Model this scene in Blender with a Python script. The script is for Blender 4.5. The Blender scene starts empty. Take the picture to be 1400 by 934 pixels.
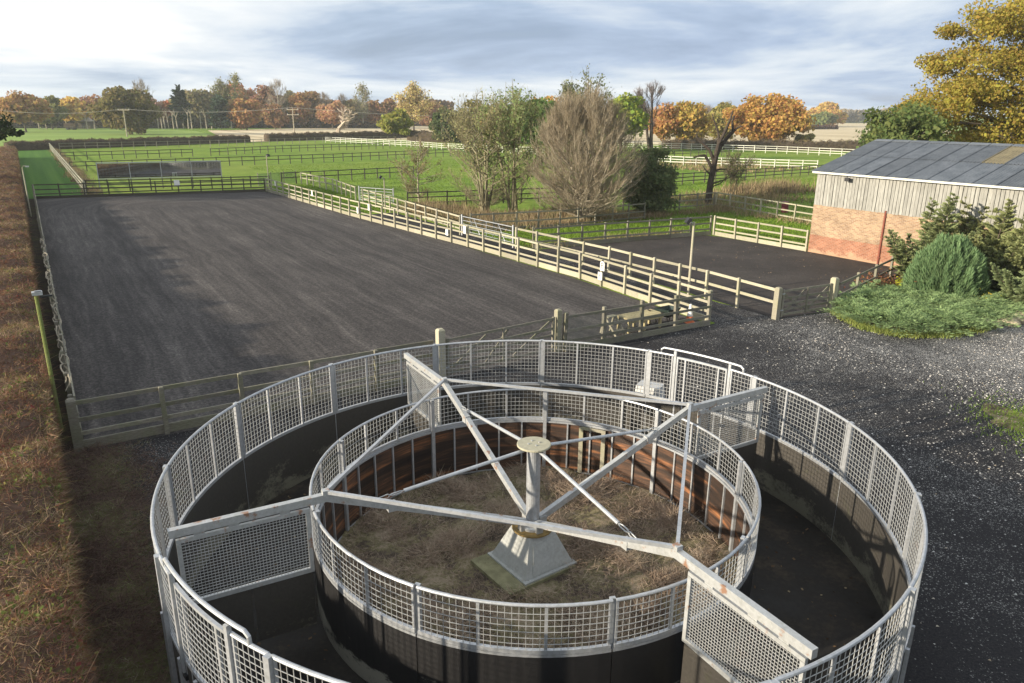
import bpy, math, random
import numpy as np
from mathutils import Vector, Matrix

# ------------------------------------------------------------------ camera, world, sun, exposure
SC = bpy.context.scene
COL = SC.collection
R_ = math.radians
F_PX, CAM_H = 1003.0, 7.8                      # focal length in pixels of the 1400 px wide photograph, eye height
PIT, ROLL = R_(17.38), R_(0.5)
SUN_AZ, SUN_EL = R_(205.0), R_(15.0)           # direction towards the sun, counter-clockwise from +X
cam_d = bpy.data.cameras.new('camera')
cam = bpy.data.objects.new('camera', cam_d)
COL.objects.link(cam)
cam_d.sensor_width = 36.0
cam_d.lens = 36.0 * F_PX / 1400.0
cam_d.clip_start, cam_d.clip_end = 0.1, 9000.0
_r, _u, _f = Vector((1, 0, 0)), Vector((0, math.sin(PIT), math.cos(PIT))), Vector((0, math.cos(PIT), -math.sin(PIT)))
_c, _s = math.cos(ROLL), math.sin(ROLL)
_right, _up = _r * _c + _u * _s, _u * _c - _r * _s
M = Matrix((_right, _up, -_f)).transposed().to_4x4()
M.translation = (0, 0, CAM_H)
cam.matrix_world = M
SC.camera = cam
SC.render.resolution_x, SC.render.resolution_y = 1024, 683
SC.view_settings.view_transform = 'Standard'
SC.view_settings.look = 'None'
SC.view_settings.gamma = 1.0
SC.view_settings.use_curve_mapping = False
SC.view_settings.exposure = 1.15
SC.render.engine = 'CYCLES'
SC.cycles.max_bounces = 6
SC.cycles.transparent_max_bounces = 12


class NT:
    """small helper to write node trees"""
    def __init__(self, tree):
        self.t = tree
        self.t.nodes.clear()

    def n(self, typ, ins=None, **props):
        nd = self.t.nodes.new(typ)
        for k, v in props.items():
            setattr(nd, k, v)
        if ins:
            for k, v in ins.items():
                self.set(nd, k, v)
        return nd

    def set(self, nd, k, v):
        sock = nd.inputs[k]
        if hasattr(v, 'is_output'):
            self.t.links.new(v, sock)
        elif hasattr(v, 'outputs'):
            self.t.links.new(v.outputs[0], sock)
        else:
            sock.default_value = v

    def math(self, op, a, b=0.0, c=None, clamp=False):
        d = {0: a, 1: b}
        if c is not None:
            d[2] = c
        return self.n('ShaderNodeMath', d, operation=op, use_clamp=clamp).outputs[0]

    def vmath(self, op, a, b=None):
        d = {0: a}
        if b is not None:
            d[1] = b
        nd = self.n('ShaderNodeVectorMath', d, operation=op)
        return nd.outputs['Value'] if op in ('LENGTH', 'DOT_PRODUCT') else nd.outputs[0]

    def noise(self, vec, scale, detail=3.0, rough=0.55, dist=0.0):
        nd = self.n('ShaderNodeTexNoise', {'Scale': scale, 'Detail': detail, 'Roughness': rough, 'Distortion': dist})
        if vec is not None:
            self.set(nd, 'Vector', vec)
        return nd.outputs['Fac']

    def ramp(self, fac, stops, interp='LINEAR'):
        nd = self.n('ShaderNodeValToRGB', {'Fac': fac})
        cr = nd.color_ramp
        cr.interpolation = interp
        while len(cr.elements) < len(stops):
            cr.elements.new(0.5)
        for e, (p, c) in zip(cr.elements, stops):
            e.position = p
            e.color = (c, c, c, 1) if isinstance(c, (int, float)) else (*c, 1)
        return nd.outputs['Color']

    def mix(self, fac, a, b, mode='MIX'):
        nd = self.n('ShaderNodeMix', None, data_type='RGBA', blend_type=mode)
        for i, v in ((0, fac), (6, a), (7, b)):
            if hasattr(v, 'is_output'):
                self.t.links.new(v, nd.inputs[i])
            else:
                nd.inputs[i].default_value = (*v, 1) if isinstance(v, tuple) and len(v) == 3 else v
        return nd.outputs[2]

    def map(self, vec, scale=(1, 1, 1), rot=(0, 0, 0), loc=(0, 0, 0)):
        return self.n('ShaderNodeMapping', {'Vector': vec, 'Scale': scale, 'Rotation': rot, 'Location': loc}).outputs[0]


world = bpy.data.worlds.new('World')
SC.world = world
world.use_nodes = True
w = NT(world.node_tree)
sky = w.n('ShaderNodeTexSky', sky_type='NISHITA', sun_disc=False)
sky.sun_elevation = SUN_EL
sky.sun_rotation = R_(90.0) - SUN_AZ
sky.altitude = 50.0
sky.air_density, sky.dust_density, sky.ozone_density = 1.0, 1.5, 1.0
dirv = w.n('ShaderNodeTexCoord').outputs['Generated']
sep = w.n('ShaderNodeSeparateXYZ', {0: dirv})
zz = w.math('MAXIMUM', sep.outputs[2], 0.0)
den = w.math('ADD', zz, 0.085)
px_ = w.math('DIVIDE', sep.outputs[0], den)
py_ = w.math('DIVIDE', sep.outputs[1], den)
cp = w.n('ShaderNodeCombineXYZ', {0: px_, 1: py_, 2: 0.0}).outputs[0]
cpm = w.map(cp, scale=(0.42, 0.34, 1), rot=(0, 0, R_(14)), loc=(3.1, 1.7, 0))
n1 = w.noise(cpm, 1.0, 7.0, 0.58, 0.35)
n2 = w.noise(w.map(cp, scale=(0.13, 0.16, 1), loc=(7.3, 2.2, 0)), 1.0, 3.0, 0.5)
# nearer the sun the cloud sheet is lit through and white, away from it it is slate grey
sund = (math.cos(SUN_AZ), math.sin(SUN_AZ), 0.12)
dot = w.vmath('DOT_PRODUCT', dirv, sund)
toward = w.n('ShaderNodeMapRange', {0: dot, 1: -0.80, 2: 0.12, 3: 0.0, 4: 1.0}, clamp=True).outputs[0]
body = w.math('ADD', w.math('MULTIPLY', n2, 0.50), w.math('MULTIPLY', w.math('ADD', w.math('MULTIPLY', n1, 1.9), -0.45), 0.80))
lit = w.math('ADD', body, w.math('MULTIPLY', toward, 0.25))
cloudc = w.ramp(lit, [(0.44, (2.3, 2.95, 4.2)), (0.60, (3.2, 3.95, 5.15)), (0.76, (4.8, 5.35, 6.0)), (0.98, (6.7, 6.85, 6.9))])
cover = w.ramp(n1, [(0.22, 0.72), (0.45, 1.0)])
skyc = w.mix(cover, w.mix(1.0, sky.outputs[0], (1.0, 1.0, 1.0), 'MULTIPLY'), cloudc)
bg = w.n('ShaderNodeBackground', {'Color': skyc, 'Strength': 0.068})
wo = w.n('ShaderNodeOutputWorld')
world.node_tree.links.new(bg.outputs[0], wo.inputs[0])

sun_d = bpy.data.lights.new('sun', 'SUN')
sun_d.energy = 4.0
sun_d.angle = R_(0.9)
sun_d.color = (1.0, 0.88, 0.70)
sun = bpy.data.objects.new('sun', sun_d)
COL.objects.link(sun)
to_sun = Vector((math.cos(SUN_AZ) * math.cos(SUN_EL), math.sin(SUN_AZ) * math.cos(SUN_EL), math.sin(SUN_EL)))
sun.rotation_euler = to_sun.to_track_quat('Z', 'Y').to_euler()
sun.location = (-40, -20, 40)

rng = np.random.default_rng(7)
random.seed(7)

# ------------------------------------------------------------------ site survey: pixel -> ground, site grid (s across, t along the riding arena)
SITE_A = np.array([-10.222, 15.871])
SITE_U = np.array([-0.542, 0.8403]); SITE_U /= np.linalg.norm(SITE_U)
SITE_V = np.array([SITE_U[1], -SITE_U[0]])
SITE_ROT = math.atan2(SITE_V[1], SITE_V[0])


def P(s, t, z=0.0):
    g = SITE_A + SITE_V * s + SITE_U * t
    return Vector((g[0], g[1], z))


def _ray(px, py):
    x, y = (px - 700) / F_PX, -(py - 467) / F_PX
    xr, yr = _c * x - _s * y, _s * x + _c * y
    return np.array([xr, math.cos(PIT) + yr * math.sin(PIT), -math.sin(PIT) + yr * math.cos(PIT)])


def gp(px, py, z=0.0):
    d = _ray(px, py)
    k = (z - CAM_H) / d[2]
    return Vector((d[0] * k, d[1] * k, z))


def at_dist(px, dist):
    d = _ray(px, 200)
    k = dist / d[1]
    return Vector((d[0] * k, dist, 0))


def top_z(g, px, py):
    d = _ray(px, py)
    return CAM_H + d[2] * math.hypot(g.x, g.y) / math.hypot(d[0], d[1])


# ------------------------------------------------------------------ materials
MATS = {}


def mat(name):
    m = bpy.data.materials.new(name)
    m.use_nodes = True
    MATS[name] = m
    t = NT(m.node_tree)
    out = t.n('ShaderNodeOutputMaterial')
    return m, t, out


def finish(t, out, col, rough=0.8, metal=0.0, bump=None, bstr=0.3, bdist=0.02, spec=0.3, extra=None):
    b = t.n('ShaderNodeBsdfPrincipled', {'Roughness': rough, 'Metallic': metal, 'Specular IOR Level': spec})
    t.set(b, 'Base Color', (*col, 1) if isinstance(col, tuple) else col)
    if bump is not None:
        bn = t.n('ShaderNodeBump', {'Strength': bstr, 'Distance': bdist, 'Height': bump})
        t.set(b, 'Normal', bn.outputs[0])
    t.t.links.new(b.outputs[0], out.inputs[0])
    return b


def wood_mat(name, dark, light, algae=(0.16, 0.19, 0.08), algae_amt=0.35, grain=9.0):
    m, t, out = mat(name)
    pos = t.n('ShaderNodeTexCoord').outputs['Object']
    inf = t.n('ShaderNodeObjectInfo')
    off = t.n('ShaderNodeVectorMath', {0: pos, 1: t.vmath('SCALE', inf.outputs['Location'])}, operation='ADD').outputs[0]
    g = t.noise(t.map(off, scale=(1.0, 6, 6)), grain, 4, 0.6)
    b = t.noise(off, 1.7, 3, 0.6)
    col = t.mix(t.ramp(g, [(0.3, 0.0), (0.7, 1.0)]), dark, light)
    rnd = t.ramp(inf.outputs['Random'], [(0.0, 0.72), (1.0, 1.15)])
    col = t.mix(1.0, col, rnd, 'MULTIPLY')
    am = t.math('MULTIPLY', t.ramp(b, [(0.45, 0.0), (0.72, 1.0)]), algae_amt)
    col = t.mix(am, col, algae)
    finish(t, out, col, 0.85, 0, g, 0.5, 0.008)
    return m


WOOD_PALE = wood_mat('pale_treated_timber', (0.26, 0.24, 0.18), (0.43, 0.40, 0.31), (0.30, 0.31, 0.14), 0.35)
WOOD_GREY = wood_mat('weathered_and_unlit_grey_timber', (0.14, 0.13, 0.105), (0.27, 0.25, 0.195), (0.13, 0.15, 0.06), 0.5)
WOOD_DARK = wood_mat('creosoted_and_backlit_timber', (0.045, 0.040, 0.032), (0.095, 0.085, 0.066), (0.06, 0.07, 0.03), 0.3)
WOOD_WHITE = wood_mat('white_painted_timber', (0.55, 0.54, 0.46), (0.76, 0.75, 0.68), (0.40, 0.42, 0.28), 0.25)
WOOD_GREEN = wood_mat('algae_green_timber', (0.15, 0.18, 0.05), (0.27, 0.31, 0.09), (0.2, 0.2, 0.13), 0.35)
WOOD_BENCH = wood_mat('yellowed_bench_timber', (0.36, 0.30, 0.15), (0.56, 0.48, 0.28), (0.25, 0.28, 0.15), 0.2)


def galv_mat(name, base, rust=0.0, metal=0.55):
    m, t, out = mat(name)
    pos = t.n('ShaderNodeNewGeometry').outputs['Position']
    v = t.n('ShaderNodeTexVoronoi', {'Vector': pos, 'Scale': 26.0}).outputs['Color']
    n = t.noise(pos, 3.0, 4)
    n2 = t.noise(pos, 13.0, 4, 0.65)
    sp = t.n('ShaderNodeSeparateColor', {0: v}).outputs[0]
    k = t.math('ADD', t.math('MULTIPLY', sp, 0.16), t.math('MULTIPLY', n, 0.42))
    k = t.math('ADD', k, 0.70)
    col = t.mix(1.0, base, t.n('ShaderNodeCombineColor', {0: k, 1: k, 2: k}).outputs[0], 'MULTIPLY')
    grime = t.ramp(n2, [(0.52, 0.0), (0.75, 0.5)])
    col = t.mix(grime, col, (0.27, 0.27, 0.22))
    if rust:
        rm = t.math('MULTIPLY', t.ramp(t.noise(pos, 5.0, 4, 0.6), [(0.60, 0.0), (0.68, 1.0)]), rust)
        col = t.mix(rm, col, (0.30, 0.13, 0.05))
    finish(t, out, col, 0.48, metal, n2, 0.15, 0.004, 0.5)
    return m


GALV = galv_mat('galvanised_steel', (0.44, 0.455, 0.475))
GALV_ARM = galv_mat('galvanised_steel_with_rust', (0.43, 0.44, 0.44), 0.8, 0.4)
WIRE = galv_mat('weldmesh_wire', (0.40, 0.405, 0.40), 0.15, 0.35)


def plain(name, col, rough=0.6, metal=0.0, var=0.25, scale=6.0, spec=0.35, bstr=0.2):
    m, t, out = mat(name)
    pos = t.n('ShaderNodeNewGeometry').outputs['Position']
    n = t.noise(pos, scale, 5, 0.6)
    k = t.ramp(n, [(0.25, 1.0 - var), (0.75, 1.0 + var)])
    c = t.mix(1.0, col, k, 'MULTIPLY')
    finish(t, out, c, rough, metal, n, bstr, 0.01, spec)
    return m


PLASTIC_WHITE = plain('white_plastic', (0.78, 0.78, 0.74), 0.45, 0, 0.08)
BLACK = plain('black_paint', (0.02, 0.02, 0.022), 0.5)
LAMP_GREY = plain('lamp_grey', (0.45, 0.46, 0.47), 0.4, 0.3)
GLASS_LAMP = plain('lamp_glass', (0.10, 0.11, 0.12), 0.15, 0, 0.1)
CONE_ORANGE = plain('faded_orange_plastic', (0.62, 0.17, 0.07), 0.5, 0, 0.15)
DRUM_RED = plain('dark_red_steel', (0.17, 0.035, 0.04), 0.5, 0.1, 0.3)
YELLOW_PLATE = plain('mossy_yellow_plate', (0.20, 0.135, 0.045), 0.8, 0, 0.4, 9.0)
CAP_PLATE = plain('cream_cap_plate', (0.36, 0.34, 0.25), 0.75, 0, 0.15, 12.0)
CONCRETE = plain('mossy_concrete', (0.20, 0.19, 0.11), 0.95, 0, 0.35, 5.0, 0.2, 0.5)
CHIME = plain('downpipe_brown', (0.20, 0.06, 0.04), 0.6)
NAVY = plain('dark_green_frame_paint', (0.03, 0.045, 0.04), 0.5)
STONE = plain('pale_rock', (0.42, 0.36, 0.25), 0.9, 0, 0.3, 4.0, 0.2, 0.6)
CABLE = plain('overhead_cable', (0.35, 0.33, 0.30), 0.6)
BLUE_TWINE = plain('blue_twine', (0.05, 0.22, 0.26), 0.7)
PEWTER = galv_mat('pedestal_plate', (0.36, 0.37, 0.355), 0.0, 0.0)

# rubber wall sheet with pale lime staining near the foot
m, t, out = mat('black_rubber_sheet')
pos = t.n('ShaderNodeNewGeometry').outputs['Position']
sx = t.n('ShaderNodeSeparateXYZ', {0: pos})
stn = t.noise(t.map(pos, scale=(1.0, 1.0, 2.5)), 1.5, 6, 0.7)
fine = t.noise(pos, 16.0, 5, 0.7)
hgt = t.n('ShaderNodeMapRange', {0: sx.outputs[2], 1: 0.25, 2: 0.85, 3: 0.17, 4: -0.25}).outputs[0]
msk = t.ramp(t.math('ADD', t.math('ADD', stn, hgt), t.math('MULTIPLY', fine, 0.22)), [(0.67, 0.0), (0.76, 1.0)])
col = t.mix(fine, (0.009, 0.009, 0.010), (0.024, 0.023, 0.023))
col = t.mix(t.math('MULTIPLY', msk, 0.75), col, (0.30, 0.29, 0.24))
finish(t, out, col, 0.5, 0, fine, 0.2, 0.006, 0.4)
RUBBER = m

# wall lining on the outer ring, a little browner, dusty
m, t, out = mat('dusty_wall_lining')
pos = t.n('ShaderNodeNewGeometry').outputs['Position']
sx = t.n('ShaderNodeSeparateXYZ', {0: pos})
stn = t.noise(t.map(pos, scale=(1.0, 1.0, 2.0)), 1.2, 7, 0.7)
fine = t.noise(pos, 20.0, 5, 0.7)
hgt = t.n('ShaderNodeMapRange', {0: sx.outputs[2], 1: 0.1, 2: 0.9, 3: 0.12, 4: -0.18}).outputs[0]
msk = t.ramp(t.math('ADD', t.math('ADD', stn, hgt), t.math('MULTIPLY', fine, 0.25)), [(0.64, 0.0), (0.76, 1.0)])
col = t.mix(fine, (0.026, 0.024, 0.021), (0.076, 0.068, 0.058))
col = t.mix(t.math('MULTIPLY', msk, 0.55), col, (0.26, 0.25, 0.18))
gm = t.ramp(t.noise(pos, 4.0, 4), [(0.6, 0.0), (0.8, 0.4)])
col = t.mix(gm, col, (0.05, 0.06, 0.02))
finish(t, out, col, 0.7, 0, fine, 0.25, 0.006, 0.35)
LINING = m

# red-brown ply boards of the inner ring with darker horizontal grain; orange streaks painted in for sunlit bands
m, t, out = mat('red_brown_ply')
pos = t.n('ShaderNodeNewGeometry').outputs['Position']
g = t.noise(t.map(pos, scale=(0.30, 0.30, 4.0)), 2.0, 6, 0.62, 0.3)
inf = t.n('ShaderNodeObjectInfo').outputs['Random']
col = t.ramp(g, [(0.30, (0.016, 0.012, 0.011)), (0.48, (0.040, 0.025, 0.018)), (0.58, (0.10, 0.052, 0.031)), (0.65, (0.25, 0.105, 0.045)), (0.78, (0.42, 0.20, 0.085))])
col = t.mix(1.0, col, t.ramp(inf, [(0.0, 0.6), (1.0, 1.2)]), 'MULTIPLY')
finish(t, out, col, 0.6, 0, g, 0.25, 0.006, 0.35)
PLY = m

# real mirror
m, t, out = mat('arena_mirror_glass')
finish(t, out, (0.80, 0.83, 0.85), 0.03, 1.0)
MIRROR = m

# fine windbreak netting
m, t, out = mat('grey_windbreak_netting')
pos = t.n('ShaderNodeNewGeometry').outputs['Position']
tr = t.n('ShaderNodeBsdfTransparent')
df = t.n('ShaderNodeBsdfDiffuse', {'Color': (0.20, 0.20, 0.17, 1)})
mx = t.n('ShaderNodeMixShader', {0: t.ramp(t.noise(pos, 2.0, 3), [(0.3, 0.25), (0.7, 0.6)]), 1: tr.outputs[0], 2: df.outputs[0]})
t.t.links.new(mx.outputs[0], out.inputs[0])
NETTING = m
m, t, out = mat('green_paddock_netting')
tr = t.n('ShaderNodeBsdfTransparent')
df = t.n('ShaderNodeBsdfDiffuse', {'Color': (0.10, 0.22, 0.12, 1)})
mx = t.n('ShaderNodeMixShader', {0: 0.42, 1: tr.outputs[0], 2: df.outputs[0]})
t.t.links.new(mx.outputs[0], out.inputs[0])
GREEN_NET = m


def foliage_mat(name, transl=0.25, hue=0.03, val=(0.80, 1.70), use_ramp=None, patch=0.0):
    """leaf colour = the object's own colour, varied leaf by leaf with the 'tint' attribute"""
    m, t, out = mat(name)
    tint = t.n('ShaderNodeAttribute', attribute_name='tint').outputs['Fac']
    if use_ramp:
        fac = tint
        if patch:
            pos = t.n('ShaderNodeNewGeometry').outputs['Position']
            pn = t.noise(pos, 0.75, 5, 0.7)
            fac = t.math('ADD', t.math('MULTIPLY', tint, 1 - patch), t.math('MULTIPLY', t.ramp(pn, [(0.36, 0.0), (0.64, 1.0)]), patch))
        col = t.ramp(fac, use_ramp)
    else:
        oc = t.n('ShaderNodeObjectInfo').outputs['Color']
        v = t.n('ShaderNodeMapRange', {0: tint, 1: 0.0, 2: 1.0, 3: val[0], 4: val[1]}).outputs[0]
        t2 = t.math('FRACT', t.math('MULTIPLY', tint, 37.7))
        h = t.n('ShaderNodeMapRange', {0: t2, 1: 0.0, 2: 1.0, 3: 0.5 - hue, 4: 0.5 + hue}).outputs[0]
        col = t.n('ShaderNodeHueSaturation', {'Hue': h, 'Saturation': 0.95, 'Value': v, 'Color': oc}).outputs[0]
    d = t.n('ShaderNodeBsdfDiffuse', {'Color': col})
    tl = t.n('ShaderNodeBsdfTranslucent', {'Color': col})
    mx = t.n('ShaderNodeMixShader', {0: transl, 1: d.outputs[0], 2: tl.outputs[0]})
    t.t.links.new(mx.outputs[0], out.inputs[0])
    return m


LEAF = foliage_mat('tree_leaves', 0.45)
TWIG = foliage_mat('bare_twigs', 0.05, 0.012, (0.6, 1.4))
NEEDLE = foliage_mat('conifer_sprays', 0.38, 0.012, (0.5, 1.5))
HEDGE_TWIGS = foliage_mat('hedge_twigs', 0.15, use_ramp=[
    (0.0, (0.05, 0.030, 0.024)), (0.22, (0.15, 0.082, 0.058)), (0.36, (0.26, 0.155, 0.105)), (0.45, (0.17, 0.070, 0.052)), (0.53, (0.13, 0.14, 0.045)),
    (0.60, (0.30, 0.19, 0.125)), (0.74, (0.38, 0.285, 0.185)), (0.84, (0.19, 0.19, 0.065)), (0.90, (0.32, 0.15, 0.085)), (1.0, (0.60, 0.52, 0.37))], patch=0.5)
HEDGE_LEAF = foliage_mat('hedge_leaves', 0.3, use_ramp=[(0.0, (0.06, 0.022, 0.022)), (0.2, (0.17, 0.05, 0.045)), (0.36, (0.22, 0.12, 0.06)), (0.5, (0.09, 0.12, 0.035)), (0.68, (0.16, 0.20, 0.06)), (0.84, (0.30, 0.22, 0.09)), (1.0, (0.24, 0.09, 0.06))], patch=0.6)
DRYGRASS = foliage_mat('dead_grass', 0.1, use_ramp=[
    (0.0, (0.12, 0.088, 0.068)), (0.3, (0.28, 0.21, 0.16)), (0.55, (0.41, 0.32, 0.24)), (0.70, (0.52, 0.42, 0.32)), (0.88, (0.20, 0.20, 0.085)), (1.0, (0.58, 0.51, 0.40))], patch=0.45)
REED = foliage_mat('dry_reed', 0.15, use_ramp=[
    (0.0, (0.08, 0.06, 0.035)), (0.35, (0.20, 0.15, 0.09)), (0.6, (0.34, 0.26, 0.16)), (0.8, (0.13, 0.17, 0.05)), (1.0, (0.42, 0.35, 0.25))], patch=0.3)
BRAMBLE = foliage_mat('dark_bramble', 0.1, use_ramp=[
    (0.0, (0.04, 0.028, 0.025)), (0.38, (0.125, 0.082, 0.068)), (0.62, (0.22, 0.155, 0.125)), (0.78, (0.15, 0.18, 0.052)), (1.0, (0.56, 0.47, 0.37))], patch=0.4)
GRASSBLADE = foliage_mat('green_grass_blades', 0.25, use_ramp=[
    (0.0, (0.08, 0.14, 0.018)), (0.5, (0.135, 0.215, 0.028)), (0.8, (0.19, 0.285, 0.044)), (1.0, (0.29, 0.34, 0.09))], patch=0.4)
BARK = plain('tree_bark', (0.12, 0.10, 0.075), 0.95, 0, 0.4, 3.0, 0.1, 0.6)
BARK_PALE = plain('pale_bark', (0.34, 0.30, 0.23), 0.9, 0, 0.35, 3.0, 0.1, 0.4)
BARK_DARK = plain('dark_bark', (0.06, 0.048, 0.04), 0.95, 0, 0.4, 3.0, 0.1, 0.6)
BARK_GREEN = plain('mossy_bark', (0.22, 0.20, 0.13), 0.95, 0, 0.35, 3.0, 0.1, 0.4)


# ---- ground materials
def site_coords(t):
    pos = t.n('ShaderNodeNewGeometry').outputs['Position']
    return pos, t.map(t.vmath('SUBTRACT', pos, (SITE_A[0], SITE_A[1], 0.0)), rot=(0, 0, -SITE_ROT))


m, t, out = mat('paddock_grass')
pos, st_ = site_coords(t)
big = t.noise(pos, 0.035, 4, 0.6)
midn = t.noise(pos, 0.35, 5, 0.65)
fin = t.noise(t.map(pos, scale=(1.0, 0.45, 1)), 3.2, 5, 0.75)
col = t.ramp(t.math('ADD', t.math('MULTIPLY', midn, 0.55), t.math('MULTIPLY', fin, 0.45)),
             [(0.30, (0.056, 0.115, 0.014)), (0.45, (0.116, 0.19, 0.023)), (0.56, (0.172, 0.262, 0.036)), (0.72, (0.24, 0.325, 0.06))])
col = t.mix(t.ramp(big, [(0.42, 0.0), (0.62, 0.55)]), col, (0.23, 0.27, 0.055))
col = t.mix(t.ramp(t.noise(pos, 0.12, 5, 0.7), [(0.60, 0.0), (0.72, 0.5)]), col, (0.06, 0.11, 0.015))
finish(t, out, col, 0.95, 0, fin, 1.0, 0.12, 0.1)
GRASS = m

m, t, out = mat('mown_strip_grass')
pos, st_ = site_coords(t)
fin = t.noise(pos, 2.2, 5, 0.7)
strp = t.noise(t.map(st_, scale=(1.0, 0.02, 1)), 0.9, 2)
col = t.ramp(t.math('ADD', t.math('MULTIPLY', strp, 0.6), t.math('MULTIPLY', fin, 0.4)),
             [(0.35, (0.04, 0.105, 0.014)), (0.55, (0.065, 0.15, 0.02)), (0.7, (0.10, 0.18, 0.035))])
finish(t, out, col, 0.95, 0, fin, 0.8, 0.08, 0.1)
MOWN = m

m, t, out = mat('pale_field_grass')
pos, st_ = site_coords(t)
fin = t.noise(pos, 0.9, 5, 0.7)
bigf = t.noise(t.map(pos, scale=(0.3, 1, 1)), 0.05, 4, 0.6)
col = t.ramp(t.math('ADD', t.math('MULTIPLY', bigf, 0.6), t.math('MULTIPLY', fin, 0.4)),
             [(0.35, (0.16, 0.24, 0.05)), (0.55, (0.215, 0.30, 0.07)), (0.7, (0.27, 0.34, 0.10))])
finish(t, out, col, 0.95, 0, fin, 0.6, 0.1, 0.1)
PALEGRASS = m

m, t, out = mat('stubble')
pos, st_ = site_coords(t)
row = t.noise(t.map(st_, scale=(0.5, 0.012, 1), rot=(0, 0, R_(16))), 0.5, 3, 0.6)
fin = t.noise(pos, 1.1, 4, 0.7)
col = t.ramp(t.math('ADD', t.math('MULTIPLY', row, 0.75), t.math('MULTIPLY', fin, 0.25)),
             [(0.36, (0.28, 0.215, 0.13)), (0.46, (0.50, 0.41, 0.26)), (0.6, (0.64, 0.545, 0.37))])
finish(t, out, col, 0.95, 0, fin, 0.5, 0.1, 0.1)
STUBBLE = m

# riding surface: dark rubber-sand mix, harrowed in rings that follow the arena edge
m, t, out = mat('arena_rubber_sand')
pos, st_ = site_coords(t)
sv = t.n('ShaderNodeSeparateXYZ', {0: st_})
RX, RY, RR = 10.4, 59.5, 9.5
qx = t.math('SUBTRACT', t.math('ABSOLUTE', t.math('SUBTRACT', sv.outputs[0], 10.4)), RX - RR)
qy = t.math('SUBTRACT', t.math('ABSOLUTE', t.math('SUBTRACT', sv.outputs[1], -0.5)), RY - RR)
ax = t.math('MAXIMUM', qx, 0.0); ay = t.math('MAXIMUM', qy, 0.0)
sdf = t.math('ADD', t.math('SQRT', t.math('ADD', t.math('MULTIPLY', ax, ax), t.math('MULTIPLY', ay, ay))),
             t.math('MINIMUM', t.math('MAXIMUM', qx, qy), 0.0))
wob = t.math('MULTIPLY', t.noise(pos, 0.09, 2), 2.0)
trk = t.n('ShaderNodeCombineXYZ', {0: t.math('ADD', sdf, wob), 1: t.math('MULTIPLY', sv.outputs[1], 0.035), 2: t.math('MULTIPLY', sv.outputs[0], 0.012)}).outputs[0]
ring = t.noise(trk, 1.15, 4, 0.6)
ringf = t.noise(t.n('ShaderNodeCombineXYZ', {0: t.math('ADD', sdf, t.math('MULTIPLY', wob, 0.5)), 1: t.math('MULTIPLY', sv.outputs[1], 0.06), 2: t.math('MULTIPLY', sv.outputs[0], 0.03)}).outputs[0], 5.0, 4, 0.65)
crumb = t.noise(pos, 13.0, 6, 0.85)
crumb2 = t.n('ShaderNodeTexVoronoi', {'Vector': pos, 'Scale': 17.0}).outputs['Color']
cv = t.n('ShaderNodeSeparateColor', {0: crumb2}).outputs[0]
blot = t.noise(pos, 0.22, 5, 0.65)
h = t.math('ADD', t.math('MULTIPLY', ring, 0.36), t.math('MULTIPLY', blot, 0.16))
h = t.math('ADD', h, t.math('MULTIPLY', ringf, 0.30))
h = t.math('ADD', h, t.math('MULTIPLY', crumb, 0.30))
h = t.math('ADD', h, t.math('MULTIPLY', cv, 0.14))
col = t.ramp(h, [(0.44, (0.025, 0.0228, 0.023)), (0.60, (0.052, 0.0475, 0.046)), (0.72, (0.100, 0.090, 0.084)), (0.86, (0.23, 0.208, 0.19))])
bmp = t.math('ADD', t.math('MULTIPLY', crumb, 0.5), t.math('ADD', t.math('MULTIPLY', cv, 0.35), t.math('MULTIPLY', ringf, 0.7)))
finish(t, out, col, 0.9, 0, bmp, 0.7, 0.035, 0.15)
ARENA = m

m, t, out = mat('small_arena_surface')
pos, st_ = site_coords(t)
crumb = t.noise(pos, 12.0, 6, 0.85)
blot = t.noise(pos, 0.3, 5, 0.7)
leaf_ = t.n('ShaderNodeTexVoronoi', {'Vector': pos, 'Scale': 5.0}).outputs['Distance']
h = t.math('ADD', t.math('MULTIPLY', crumb, 0.6), t.math('MULTIPLY', blot, 0.4))
col = t.ramp(h, [(0.36, (0.026, 0.023, 0.022)), (0.52, (0.055, 0.048, 0.044)), (0.68, (0.12, 0.105, 0.09))])
finish(t, out, col, 0.9, 0, crumb, 0.7, 0.035, 0.15)
SMALL = m

m, t, out = mat('yard_gravel')
pos, st_ = site_coords(t)
sx = t.n('ShaderNodeSeparateXYZ', {0: pos})
sv = t.n('ShaderNodeSeparateXYZ', {0: st_})
crumb = t.noise(pos, 24.0, 6, 0.85)
v1 = t.n('ShaderNodeTexVoronoi', {'Vector': t.vmath('ADD', pos, t.n('ShaderNodeTexNoise', {'Vector': pos, 'Scale': 9.0}).outputs['Color']), 'Scale': 27.0})
v2 = t.n('ShaderNodeTexVoronoi', {'Vector': pos, 'Scale': 52.0})
chip = t.n('ShaderNodeSeparateColor', {0: v1.outputs['Color']}).outputs[0]
chip2 = t.n('ShaderNodeSeparateColor', {0: v2.outputs['Color']}).outputs[1]
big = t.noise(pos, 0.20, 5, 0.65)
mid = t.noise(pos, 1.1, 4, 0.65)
d_r = t.n('ShaderNodeMapRange', {0: t.math('ADD', sx.outputs[0], t.math('MULTIPLY', sx.outputs[1], 0.25)), 1: 10.5, 2: 24.5, 3: -0.10, 4: 0.22}).outputs[0]  # chips thin towards the near side; the darker gravel there stands in for shade
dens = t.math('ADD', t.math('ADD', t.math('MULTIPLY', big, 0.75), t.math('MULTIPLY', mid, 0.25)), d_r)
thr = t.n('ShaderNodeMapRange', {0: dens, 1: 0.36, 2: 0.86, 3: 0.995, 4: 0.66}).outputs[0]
pm = t.math('MAXIMUM', t.math('GREATER_THAN', chip, thr), t.math('GREATER_THAN', chip2, thr))
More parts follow.
